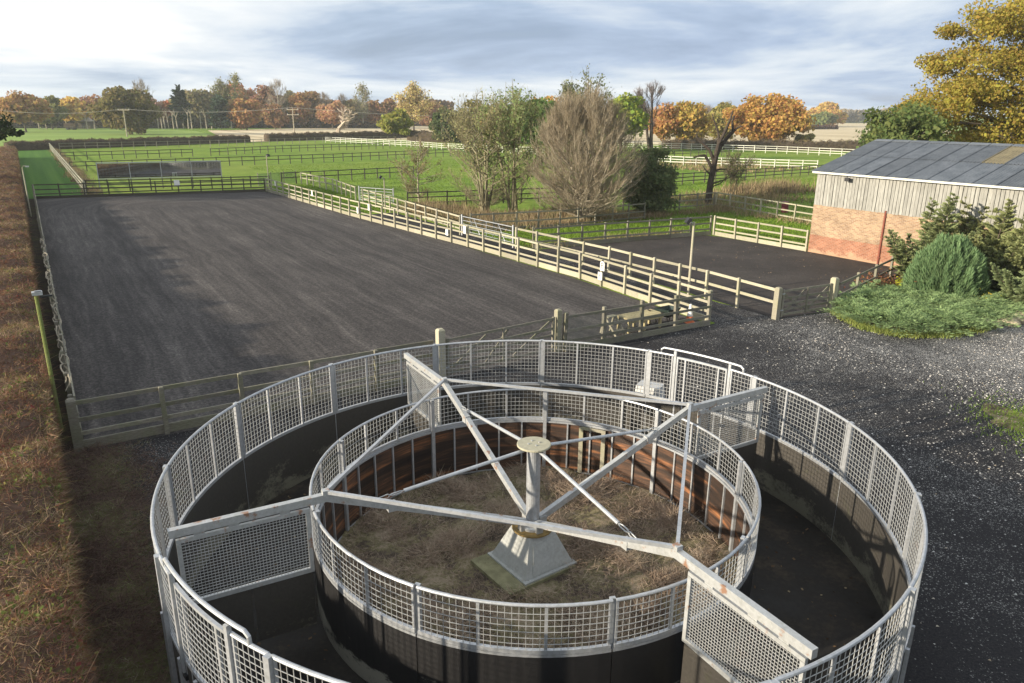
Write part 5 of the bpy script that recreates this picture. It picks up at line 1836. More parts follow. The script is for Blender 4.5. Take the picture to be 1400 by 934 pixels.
# matted dead grass inside the ring
n = 80000
r = 3.5 * np.sqrt(rng.uniform(0.0, 1, n)); a = rng.uniform(0, 2 * np.pi, n)
x, y = WC.x + r * np.cos(a), WC.y + r * np.sin(a)
tuft = np.sin(2.3 * x + 1) * np.sin(2.9 * y + 2) + 0.6 * np.sin(5.1 * x) * np.sin(4.3 * y)
keep = (np.hypot(x - WC.x + 0.1, y - WC.y + 0.2) > 0.75) & (tuft > rng.uniform(-1.1, 0.7, n))
x, y, tuft = x[keep], y[keep], tuft[keep]
m_ = len(x)
z = 0.13 + 0.06 * np.sin(2.1 * (x - WC.x) + 1) * np.cos(1.7 * (y - WC.y))
D = unit(m_) * np.array([1, 1, 0.2]); D[:, 2] += rng.uniform(0.0, 0.7, m_)
flow = np.stack([np.sin(1.7 * y + x), np.cos(1.9 * x - y), np.zeros(m_)], 1)
D += flow * 0.5
V = strips(np.stack([x, y, z - 0.01 + np.clip(tuft, 0, 1) * rng.uniform(0, 0.14, m_)], 1), D, rng.uniform(0.08, 0.24, m_) * (1 + 0.8 * np.clip(tuft, 0, 1)), rng.uniform(0.006, 0.013, m_))
stuff('dead_grass', V, 3, DRYGRASS, rng.beta(2, 2, m_))
n = 420
a = rng.uniform(0, 2 * np.pi, n); r = rng.uniform(RI + 0.08, RO - 0.08, n)
V = leaf_quads(np.column_stack([WC.x + r * np.cos(a), WC.y + r * np.sin(a), np.full(n, 0.035)]), 0.055, None, 1.8, 0.7)
TLIT = foliage_mat('track_litter', 0.1, use_ramp=[(0.0, (0.05, 0.035, 0.025)), (0.7, (0.15, 0.10, 0.06)), (1.0, (0.32, 0.26, 0.17))])
stuff('track_litter', V, 4, TLIT, rng.uniform(0, 1, n) ** 1.5)
# brambles and dead stems between hedge and walker
n = 60000
s_ = rng.uniform(-0.6, 2.3, n); t_ = rng.uniform(-15, 0.0, n) ** 1.0
edge = np.interp(t_, [-15, -8, -4, -2, 0], [0.6, 0.9, 1.1, 1.3, 0.6])
keep = (s_ < edge + rng.normal(0, 0.45, n))
s_, t_ = s_[keep], t_[keep]
m_ = len(s_)
xy = SITE_A + SITE_V * s_[:, None] + SITE_U * t_[:, None]
far = np.hypot(xy[:, 0] - WC.x, xy[:, 1] - WC.y) > RO + 0.12
xy, s_ = xy[far], s_[far]; m_ = len(xy)
D = unit(m_) * np.array([1, 1, 0.35]); D[:, 2] += rng.uniform(0.0, 0.5, m_)
V = strips(np.column_stack([xy, np.full(m_, 0.015) + rng.uniform(0, 0.10, m_) * (s_ < 0.6)]), D, rng.uniform(0.07, 0.34, m_), rng.uniform(0.006, 0.014, m_))
stuff('bramble_litter', V, 3, BRAMBLE, rng.beta(2, 2, m_))
# reeds and rank grass along the ditch
def reed_patch(s0, s1, t0, t1, n, hmin, hmax, wd, mat_, clump=0.5, name='rank_grass'):
    nc = max(3, n // 40)
    cs, ct = rng.uniform(s0, s1, nc), rng.uniform(t0, t1, nc)
    ii = rng.integers(0, nc, n)
    s_ = cs[ii] + rng.normal(0, clump, n); t_ = ct[ii] + rng.normal(0, clump, n)
    xy = SITE_A + SITE_V * s_[:, None] + SITE_U * t_[:, None]
    D = rng.normal(0, 0.38, (n, 3)); D[:, 2] = 1
    hh = rng.uniform(hmin, hmax, n) * (0.6 + 0.8 * rng.uniform(0, 1, nc)[ii])
    return stuff(name, strips(np.column_stack([xy, np.zeros(n)]), D, hh, wd), 3, mat_, np.clip(rng.beta(2, 2, n) * 0.7 + 0.3 * rng.uniform(0, 1, nc)[ii], 0, 1))


reed_patch(26.0, 40, 24.2, 30.5, 8000, 0.2, 0.75, 0.04, REED, 0.6)
reed_patch(25.2, 29.5, 29, 38, 4500, 0.3, 1.0, 0.045, REED, 0.5)
reed_patch(25.5, 50, 23.6, 25.0, 4000, 0.15, 0.6, 0.05, REED, 0.5)
reed_patch(49.5, 62, 24, 33, 3000, 0.2, 0.7, 0.07, REED, 1.2)
reed_patch(60, 70, 30, 35, 2500, 0.5, 1.5, 0.08, REED, 0.9)
reed_patch(24.5, 37.8, 16.9, 17.6, 1500, 0.1, 0.4, 0.04, REED, 0.3)
reed_patch(47.5, 50.5, 9, 26, 1800, 0.15, 0.5, 0.05, REED, 0.5)
reed_patch(4.2, 5.2, 61, 150, 3500, 0.2, 0.6, 0.09, REED, 0.4)
reed_patch(80, 99, 50, 72, 2500, 0.2, 0.7, 0.12, REED, 1.0)
# short grass tufts on the nearer green strips
def grass_tufts(poly_fn, n, hmin, hmax, wd, name='grass'):
    xy = poly_fn(n)
    m_ = len(xy)
    D = rng.normal(0, 0.5, (m_, 3)); D[:, 2] = 0.9
    return stuff(name, strips(np.column_stack([xy, np.zeros(m_)]), D, rng.uniform(hmin, hmax, m_), wd * rng.uniform(0.7, 1.4, m_)), 3, GRASSBLADE, rng.beta(2, 2, m_))
def st_rect(s0, s1, t0, t1):
    def f(n):
        s_, t_ = rng.uniform(s0, s1, n), rng.uniform(t0, t1, n)
        return SITE_A + SITE_V * s_[:, None] + SITE_U * t_[:, None]
    return f
grass_tufts(st_rect(24.6, 38.5, 17.2, 23.2), 14000, 0.06, 0.18, 0.04)
grass_tufts(st_rect(38.5, 49.5, 8.5, 26), 16000, 0.06, 0.2, 0.045)
grass_tufts(st_rect(20.5, 25.5, 37, 62), 9000, 0.08, 0.2, 0.06)
grass_tufts(st_rect(26, 60, 38, 92), 14000, 0.05, 0.15, 0.09)
grass_tufts(st_rect(50, 84, 12, 44), 14000, 0.06, 0.18, 0.08)
def verge_pts(n):
    c = gp(1440, 590)
    q = rng.normal(0, 1, (n, 2)) * np.array([0.75, 1.0]) + np.array([c.x, c.y])
    return q
grass_tufts(verge_pts, 5000, 0.04, 0.13, 0.018)
# loose pale chips and fallen leaves on the yard
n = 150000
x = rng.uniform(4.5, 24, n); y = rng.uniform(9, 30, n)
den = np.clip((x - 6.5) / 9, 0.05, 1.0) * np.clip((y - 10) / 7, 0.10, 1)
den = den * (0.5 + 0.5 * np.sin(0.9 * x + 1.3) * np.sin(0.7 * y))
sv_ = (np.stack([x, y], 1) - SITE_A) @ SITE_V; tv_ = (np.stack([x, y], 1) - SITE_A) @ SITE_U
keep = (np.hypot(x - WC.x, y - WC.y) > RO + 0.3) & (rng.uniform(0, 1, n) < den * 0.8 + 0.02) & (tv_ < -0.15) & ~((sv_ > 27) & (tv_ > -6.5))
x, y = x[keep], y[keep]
m_ = len(x)
C = np.column_stack([x, y, np.full(m_, 0.006)])
sz = 0.007 + 0.030 * rng.uniform(0, 1, m_) ** 4
rngang = rng.uniform(0, 2 * np.pi, m_)
tri = []
apex = C + np.column_stack([np.zeros(m_), np.zeros(m_), sz * 0.55])
cor = [C + np.column_stack([np.cos(rngang + k * 2.094 + rng.uniform(-.3, .3, m_)) * sz, np.sin(rngang + k * 2.094) * sz * 0.8, np.zeros(m_)]) for k in range(3)]
V = np.stack([cor[0], cor[1], apex, cor[1], cor[2], apex, cor[2], cor[0], apex], 1).reshape(-1, 3)
CHIPS = foliage_mat('stone_chips', 0.0, use_ramp=[(0.0, (0.10, 0.097, 0.095)), (0.4, (0.32, 0.31, 0.29)), (0.88, (0.72, 0.70, 0.67)), (1.0, (0.40, 0.32, 0.22))])
stuff('gravel_chips', V, 3, CHIPS, np.repeat(rng.uniform(0, 1, m_), 3))
# scattered leaves on the small arena
n = 900
s_, t_ = rng.uniform(25, 38, n), rng.uniform(0.5, 15, n)
xy = SITE_A + SITE_V * s_[:, None] + SITE_U * t_[:, None]
kk = rng.uniform(0, 1, n) < np.clip((s_ - 26) / 12, 0.05, 1)
xy = xy[kk]; m_ = len(xy)
V = leaf_quads(np.column_stack([xy, np.full(m_, 0.03)]), 0.05, None, 1.6, 0.7)
LITTER = foliage_mat('leaf_litter', 0.1, use_ramp=[(0.0, (0.07, 0.05, 0.035)), (0.6, (0.19, 0.13, 0.08)), (1.0, (0.36, 0.28, 0.18))])
stuff('fallen_leaves', V, 4, LITTER, rng.uniform(0, 1, m_))

# ------------------------------------------------------------------ shrubs by the barn
CON = 'green conifers between barn and yard'


def plume_conifer(label, loc, h, wdt, color, plumes, n, seed, group=None):
    """juniper-like conifer: several feathery leaders sweeping up and out from one base"""
    g = np.random.default_rng(seed)
    o = tree_thing(label, loc, group, 0, 'conifer', 'conifer')
    P0, D, T, segs, UU = [], [], [], [], []
    for k in range(plumes):
        a = 2 * np.pi * k / plumes + g.uniform(-0.4, 0.4)
        main = k < 3
        out = wdt / 2 * (g.uniform(0.15, 0.45) if main else g.uniform(0.65, 1.05))
        hh = h * (g.uniform(0.86, 1.0) if main else g.uniform(0.28, 0.66))
        u_ = np.linspace(0, 1, 9)
        ax = np.stack([np.cos(a) * out * u_ ** (1.2 if main else 0.8), np.sin(a) * out * u_ ** (1.2 if main else 0.8), 0.1 + hh * u_ ** (1.0 if main else 1.25)], 1)
        for i in range(8):
            segs.append((ax[i], ax[i + 1], 0.05 * (1 - 0.9 * u_[i]), 0.05 * (1 - 0.9 * u_[i + 1])))
        nbough = 44
        per = max(8, int(n / plumes / nbough))
        for q in range(nbough):
            u = 0.04 + 0.95 * (q + g.uniform(0, 1)) / nbough
            c = np.array([np.interp(u, u_, ax[:, w_]) for w_ in range(3)])
            tan = np.array([np.interp(min(u + 0.06, 1), u_, ax[:, w_]) - np.interp(max(u - 0.06, 0), u_, ax[:, w_]) for w_ in range(3)])
            tan /= np.linalg.norm(tan)
            az = q * 2.4 + g.normal(0, 0.35)
            out2 = np.array([np.cos(az), np.sin(az), 0.0])
            Lb = 1.35 * (0.22 + 0.30 * hh / h) * (0.5 + 0.5 * hh) * (1.04 - u) ** 0.85 * g.uniform(0.55, 1.1)
            dr = out2 * 0.9 + tan * 0.75; dr /= np.linalg.norm(dr)
            lat = np.cross(dr, np.array([0, 0, 1.0])); lat /= np.linalg.norm(lat) + 1e-9
            v = g.uniform(0.05, 1, per)
            line = c + dr * (Lb * v)[:, None] + np.array([0, 0, -0.22]) * (Lb * v ** 2.2)[:, None]
            sg = np.where(g.uniform(0, 1, per) < 0.5, -1.0, 1.0)
            P0.append(line + g.normal(0, 0.02, (per, 3)))
            D.append(dr * 0.8 + lat * (sg * 0.75 * (1.1 - v))[:, None] + np.array([0, 0, -0.25]) * v[:, None] + g.normal(0, 0.12, (per, 3)))
            UU.append((Lb * 0.34 * (1.15 - v) + 0.07) * g.uniform(0.7, 1.2, per))
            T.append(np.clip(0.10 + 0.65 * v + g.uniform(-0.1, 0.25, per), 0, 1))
    P0, D, T = np.concatenate(P0), np.concatenate(D), np.concatenate(T)
    m_ = len(P0)
    d = D / np.linalg.norm(D, axis=1, keepdims=True)
    side = np.cross(d, g.normal(size=(m_, 3)) * 0.8 + np.array([0, 0, 0.8])); side /= np.linalg.norm(side, axis=1, keepdims=True) + 1e-9
    L = np.concatenate(UU)[:, None]; W = (0.014 + 0.10 * L[:, 0] * g.uniform(0.6, 1.2, m_))[:, None]
    V = np.stack([P0, P0 + d * L * 0.5 + side * W, P0 + d * L, P0 + d * L * 0.5 - side * W], 1).reshape(-1, 3)
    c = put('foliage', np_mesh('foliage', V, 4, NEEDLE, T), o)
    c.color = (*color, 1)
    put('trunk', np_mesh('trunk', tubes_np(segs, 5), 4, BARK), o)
    return o


for (lab, px, py, h, wdt, col, pl, n, seed) in (
        ('tall feathery conifer with upswept tips in front of the brick wall, leftmost of its row', 1262, 388, 4.5, 4.7, (0.255, 0.295, 0.13), 12, 36000, 11),
        ('olive tipped conifer right behind the round blue green shrub', 1305, 384, 4.4, 4.4, (0.33, 0.345, 0.15), 11, 30000, 12),
        ('spreading yellow green conifer hiding the right half of barn boards', 1345, 392, 4.2, 5.4, (0.33, 0.36, 0.155), 13, 38000, 13),
        ('conifer with a pointed top standing left of the right edge', 1380, 398, 4.4, 4.6, (0.30, 0.33, 0.14), 11, 30000, 16),
        ('dark conifer at the right edge beyond the rocks', 1410, 425, 3.0, 4.2, (0.22, 0.27, 0.125), 12, 30000, 14)):
    plume_conifer(lab, gp(px, py), h, wdt, col, pl, n, seed, CON)
# round dense shrub with upright plumes
g_ = np.random.default_rng(21)
o = thing('round_shrub', 'dense rounded blue green conifer shrub with upright plumes', 'shrub', gp(1289, 408))
n = 48000
d_ = unit(n, g_); d_[:, 2] = np.abs(d_[:, 2])
az_ = np.arctan2(d_[:, 1], d_[:, 0])
rad = 0.76 + 0.17 * g_.uniform(0, 1, n) + 0.05 * np.sin(9 * d_[:, 0] + 4) * np.sin(8 * d_[:, 1]) + 0.07 * np.sin(17 * az_ + 3 * np.sin(5 * d_[:, 2])) * np.sin(9 * d_[:, 2] + 2 * az_)
egg = np.column_stack([d_[:, 0] * 1.72, d_[:, 1] * 1.72, d_[:, 2] * 2.85])
shrink = 1 - 0.10 * d_[:, 2] ** 2
P0 = egg * rad[:, None] * np.column_stack([shrink, shrink, np.ones(n)])
D = d_ * np.array([0.55, 0.55, 0.2]) + np.array([0.0, 0, 0.85]) + g_.normal(0, 0.16, (n, 3))
dn = D / np.linalg.norm(D, axis=1, keepdims=True)
side = np.cross(dn, g_.normal(size=(n, 3))); side /= np.linalg.norm(side, axis=1, keepdims=True)
L_ = g_.uniform(0.09, 0.26, n)[:, None]; W_ = g_.uniform(0.010, 0.026, n)[:, None]
V = np.stack([P0 - dn * L_ * 0.3, P0 + dn * L_ * 0.3 + side * W_, P0 + dn * L_, P0 + dn * L_ * 0.3 - side * W_], 1).reshape(-1, 3)
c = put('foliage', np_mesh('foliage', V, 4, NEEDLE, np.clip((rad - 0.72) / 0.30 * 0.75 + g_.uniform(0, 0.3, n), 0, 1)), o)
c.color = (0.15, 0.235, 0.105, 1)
put('stem', np_mesh('stem', tubes_np([((0, 0, 0), (0, 0, 1.6), 0.1, 0.04)], 6), 4, BARK), o)
# prostrate juniper carpet: one low shrub of arching boughs
o = thing('ground_juniper', 'wide low carpet of grey green juniper at the edge of the yard', 'shrub', gp(1260, 425))
base = gp(1260, 425)
poly = [(1143, 428), (1165, 412), (1200, 402), (1240, 404), (1300, 412), (1345, 415), (1372, 425), (1368, 438), (1340, 450), (1290, 460), (1230, 459), (1180, 449)]
pg = np.array([[gp(*q).x, gp(*q).y] for q in poly])


def in_poly(pts, pg):
    x, y = pts[:, 0], pts[:, 1]
    ins = np.zeros(len(pts), bool)
    j = len(pg) - 1
    for i in range(len(pg)):
        c = ((pg[i, 1] > y) != (pg[j, 1] > y)) & (x < (pg[j, 0] - pg[i, 0]) * (y - pg[i, 1]) / (pg[j, 1] - pg[i, 1] + 1e-9) + pg[i, 0])
        ins ^= c
        j = i
    return ins


nb2 = 620
cand = g_.uniform(pg.min(0), pg.max(0), (4000, 2))
cand = cand[in_poly(cand, pg)][:nb2]
P0, D, T = [], [], []
for q in cand:
    a = g_.uniform(0, 2 * np.pi)
    dirv2 = np.array([math.cos(a), math.sin(a) - 0.35])
    per = 150
    u = g_.uniform(0, 1, per)
    ln = g_.uniform(0.7, 1.3)
    sd = g_.normal(0, 0.10, per)
    perp = np.array([-dirv2[1], dirv2[0]])
    xy = q + dirv2 * (u * ln)[:, None] + perp * sd[:, None]
    zz_ = 0.12 + g_.uniform(0.15, 0.5) * np.sin(np.clip(u, 0, 1) * 2.2) + g_.normal(0, 0.03, per)
    P0.append(np.column_stack([xy, zz_])); T.append(np.clip(0.25 * g_.uniform() + 0.5 * u + g_.uniform(0, 0.3, per), 0, 1))
    D.append(np.column_stack([np.tile(dirv2, (per, 1)) + perp * (sd * 5)[:, None], np.full(per, 0.35)]) + g_.normal(0, 0.25, (per, 3)))
P0, D, T = np.concatenate(P0), np.concatenate(D), np.concatenate(T)
n = len(P0)
dn = D / np.linalg.norm(D, axis=1, keepdims=True)
side = np.cross(dn, g_.normal(size=(n, 3)) * 0.5 + np.array([0, 0, 1])); side /= np.linalg.norm(side, axis=1, keepdims=True)
L_ = g_.uniform(0.07, 0.19, n)[:, None]; W_ = g_.uniform(0.008, 0.020, n)[:, None]
V = np.stack([P0, P0 + dn * L_ * 0.5 + side * W_, P0 + dn * L_, P0 + dn * L_ * 0.5 - side * W_], 1).reshape(-1, 3) - np.tile(np.array([base.x, base.y, 0]), (n * 4, 1))
c = put('foliage', np_mesh('foliage', V, 4, NEEDLE, T), o)
c.color = (0.225, 0.315, 0.135, 1)
sheet('planting_bed', [(q[0], q[1]) for q in pg], 0.02, SOIL)
# grass fringe in front of the juniper
fr_ = []
for i in range(len(pg)):
    if i in (0, 7, 8, 9, 10, 11):
        q0, q1 = pg[i], pg[(i + 1) % len(pg)]
        m_ = 900
        f = g_.uniform(0, 1, (m_, 1))
        fr_.append(q0 * (1 - f) + q1 * f + g_.normal(0, 0.16, (m_, 2)))
fr_ = np.concatenate(fr_)
FRINGE = foliage_mat('fringe_grass', 0.35, use_ramp=[(0.0, (0.12, 0.16, 0.04)), (0.5, (0.24, 0.29, 0.08)), (0.8, (0.34, 0.36, 0.12)), (1.0, (0.42, 0.36, 0.18))], patch=0.3)
D = rng.normal(0, 0.5, (len(fr_), 3)); D[:, 2] = 0.9
stuff('grass', strips(np.column_stack([fr_, np.zeros(len(fr_))]), D, rng.uniform(0.08, 0.26, len(fr_)), 0.03), 3, FRINGE, rng.beta(2, 2, len(fr_)))
# yellow flowering shoots and russet dead patch
for (lab, px, py, col, h, n_) in (('small yellow leaved plant at the foot of the round shrub, left side', 1238, 402, (0.45, 0.48, 0.03), 0.8, 260), ('small yellow flowering plant at the right end of the juniper carpet', 1335, 418, (0.55, 0.45, 0.02), 0.6, 200),
                                 ('russet patch of dead twiggy growth under the low timber fence', 1208, 398, (0.19, 0.095, 0.045), 0.5, 900)):
    o = thing('small_plant', lab, 'plant', gp(px, py))
    q = rng.normal(0, 1, (n_, 3)) * np.array([0.26, 0.26, 0.2]) * (2.0 if n_ > 500 else 1) * np.array([1, 1, 0.6]) + np.array([0, 0, h * 0.6])
    q[:, 2] = np.abs(q[:, 2])
    tt = rng.uniform(0, 1, n_)
    c = put('leaves', np_mesh('leaves', leaf_quads(q, 0.10, tt, 0.3), 4, LEAF, tt), o)
    c.color = (*col, 1)
    put('stem', np_mesh('stem', tubes_np([((0, 0, 0), (0.02, 0, h * 0.7), 0.02, 0.01), ((0, 0, 0.05), (0.1, 0.06, h * 0.6), 0.015, 0.008)], 5), 4, BARK), o)
# ivy tangles on the arena fence by the hedge
o = thing('ivy_tangle', 'bare pale creeper stems trailing along the left arena fence', 'creeper', P(-0.02, 4))
segs = []
for k in range(4):
    ph_ = [random.uniform(0, 6) for _ in range(4)]
    prev = None
    for i in range(150):
        tt_ = 1.5 + i * 0.17
        q = P(-0.02 + 0.07 * math.sin(1.9 * tt_ + ph_[0]) + 0.04 * math.sin(4.3 * tt_ + ph_[1]), tt_, 1.20 + 0.06 * math.sin(2.3 * tt_ + ph_[2]) + 0.05 * math.sin(5.1 * tt_ + ph_[3]) - 0.12 * (k == 3)) - o.location
        if prev is not None: segs.append((prev, q, 0.020 - 0.003 * k, 0.020 - 0.003 * k))
        prev = q
put('stem', np_mesh('stem', tubes_np(segs, 5), 4, BARK_PALE), o)

# ------------------------------------------------------------------ trees
def place(px, yb, yt, wpx):
    g = gp(px, yb)
    return g, top_z(g, px, yt), wpx * math.hypot(g.x, g.y, ) / F_PX * math.cos(math.atan2(g.x, g.y)) * 1.0


# --- middle distance
WEN = [(0, 0.12), (0.15, 0.35), (0.35, 0.75), (0.6, 1.0), (0.8, 0.8), (0.93, 0.42), (1, 0.08)]
g = gp(662, 293)
broom_tree('multi stemmed willow with thin green leaf, left of the pair by the ditch', g, top_z(g, 668, 120), 9.6, WEN, 6, 90, 620, 9000, 0.55, 0.013, (0.27, 0.235, 0.14), 0.15, BARK_GREEN, 44, 4,
           4600, 0.12, (0.25, 0.235, 0.115), 'willow_tree', leaf_low=0.30)
g = gp(700, 292)
broom_tree('taller multi stemmed willow with fresh green top, right of the pair by the ditch', g, top_z(g, 695, 103), 8.2, WEN, 5, 85, 620, 7500, 0.55, 0.013, (0.25, 0.235, 0.13), 0.15, BARK_GREEN, 38, 8,
           8000, 0.135, (0.205, 0.25, 0.095), 'willow_tree', leaf_low=0.32)
g = gp(573, 279)
broom_tree('slender young tree with pale trunk left of the willows', g, top_z(g, 573, 186), 5.6, [(0, 0.1), (0.2, 0.5), (0.45, 1.0), (0.75, 0.75), (1, 0.1)], 1, 46, 240, 2600, 0.5, 0.013, (0.22, 0.18, 0.10), 0.09, BARK_PALE, 50, 3,
           1500, 0.11, (0.19, 0.165, 0.07), 'birch_tree', leaf_low=0.2)
g = gp(797, 303)
broom_tree('big brown bare bushy tree with many upright stems beside the ditch', g, top_z(g, 797, 108), 9.8, [(0, 0.45), (0.08, 0.8), (0.25, 1.0), (0.45, 0.98), (0.65, 0.80), (0.82, 0.52), (0.94, 0.25), (1, 0.06)], 9, 340, 3400, 92000, 0.50, 0.0115,
           (0.275, 0.222, 0.148), 0.14, BARK_PALE, 42, 12, name='bare_bushy_tree', f0=(0.02, 0.75), stem_spread=0.12)
g = gp(884, 291)
broadleaf('dark ivy covered evergreen bush on the right flank of the bare bushy tree', g, top_z(g, 880, 188), 5.2, (0.115, 0.14, 0.06), 0.17, 17000, -0.28, 0.15, BARK, 75, name='evergreen_bush')
# dead tree with stubby limbs
g = gp(968, 279)
hD = top_z(g, 985, 150)
o = tree_thing('dead tree with stubby broken limbs standing behind the corner fence', g, None, 0, 'dead_tree')
segs = []


def limb(pts, r0, r1):
    n_ = len(pts) - 1
    for i in range(n_):
        segs.append((Vector(pts[i]), Vector(pts[i + 1]), r0 + (r1 - r0) * i / n_, r0 + (r1 - r0) * (i + 1) / n_, 0))


limb([(0, 0, 0), (0.0, 0, 0.4), (0.05, 0, 2.0), (0.25, 0, 3.6), (0.35, 0, 4.4)], 0.33, 0.23)
limb([(0.3, 0, 4.2), (0.7, 0.1, 5.2), (1.3, 0.2, 6.0), (1.75, 0.2, 6.5), (1.6, 0.2, 7.4), (1.75, 0.3, 7.9)], 0.22, 0.08)
limb([(1.75, 0.2, 6.5), (2.15, 0.1, 6.9), (2.5, 0, 7.0)], 0.11, 0.06)
limb([(0.35, 0, 4.4), (0.45, -0.1, 5.4), (0.95, -0.2, 6.6), (1.3, -0.2, 7.6), (1.45, -0.2, 8.3)], 0.20, 0.06)
limb([(0.45, -0.1, 5.4), (0.4, 0, 6.3), (0.0, 0.1, 7.3), (-0.3, 0.1, 8.0)], 0.13, 0.04)
limb([(0.2, 0, 3.9), (-0.3, 0, 4.9), (-0.9, 0.1, 5.4), (-1.5, 0.1, 5.9), (-1.6, 0.1, 6.3)], 0.17, 0.05)
limb([(0.1, 0, 3.2), (-0.3, 0.1, 3.9), (-0.65, 0.1, 4.4), (-1.2, 0, 4.35), (-1.7, 0, 4.2)], 0.15, 0.06)
limb([(0.1, 0, 2.6), (-0.4, 0, 3.0), (-0.8, 0.1, 3.5)], 0.10, 0.03)
limb([(0.15, 0, 3.0), (0.9, -0.1, 3.2), (1.4, -0.1, 3.15)], 0.10, 0.03)
limb([(0.05, 0, 1.8), (0.8, 0.3, 2.0), (1.6, 0.6, 2.2), (2.6, 0.9, 2.7)], 0.09, 0.02)
limb([(0.05, 0, 1.5), (0.9, -0.2, 1.9), (1.5, -0.4, 2.6)], 0.06, 0.02)
sc = hD / 8.4
segs = [(s[0] * sc, s[1] * sc, s[2], s[3], 0) for s in segs]
put('trunk', np_mesh('trunk', tubes_np([s[:4] for s in segs], 8), 4, BARK_DARK), o)
n_ = 700
ii = rng.integers(len(segs) // 2, len(segs), n_)
A0 = np.array([s[0] for s in segs]); A1 = np.array([s[1] for s in segs])
f_ = rng.uniform(0.2, 1, (n_, 1))
tt = rng.uniform(0, 1, n_)
c = put('twigs', np_mesh('twigs', strips(A0[ii] * (1 - f_) + A1[ii] * f_, unit(n_) + np.array([0.3, 0, 0.3]), rng.uniform(0.2, 0.8, n_), 0.018), 3, TWIG, tt), o)
tag(c, kind='stuff')
c.color = (0.12, 0.10, 0.07, 1)
g = gp(1000, 270)
bare_tree('thin scrubby sapling to the right of the dead tree', g, 4.6, 3.0, (0.13, 0.12, 0.07), 900, 0.6, 0.02, 3, 2, 0.05, BARK, 2, 0.8, 0.2, 0.2, 0.3, leaves=350, leaf=0.14, leaf_col=(0.10, 0.12, 0.04), seed=6)

# --- behind the ditch trees
g = gp(735, 222)
broadleaf('full green tree filling the gap between willow and bare bushy tree', g, top_z(g, 722, 128), 13.0, (0.085, 0.155, 0.035), 0.55, 6500, 0.15, 0.3, BARK, 60)
g = gp(800, 222)
broom_tree('tall thinly leaved grey green tree rising behind the bare bushy tree', g, top_z(g, 800, 94), 11.0, WEN, 2, 60, 420, 2600, 1.0, 0.035, (0.15, 0.15, 0.11), 0.28, BARK, 40, 14, 5200, 0.30, (0.15, 0.165, 0.085), leaf_low=0.45, minr=0.025)
g = gp(848, 208)
broadleaf('yellow green tree with rounded crown right of the bare bushy tree', g, top_z(g, 850, 125), 13.0, (0.20, 0.245, 0.035), 0.60, 5500, 0.14, 0.32, BARK, 55)
g = gp(889, 205)
broom_tree('bare dark tree with ivy clad trunk in front of the orange tree', g, top_z(g, 889, 110), 11.5, [(0, 0.1), (0.35, 0.4), (0.65, 1.0), (0.88, 0.75), (1, 0.15)], 2, 40, 330, 3200, 1.0, 0.05, (0.17, 0.13, 0.12), 0.5, BARK_DARK, 45, 21, f0=(0.3, 0.85), minr=0.04, tw_rand=0.9, wob=0.05)
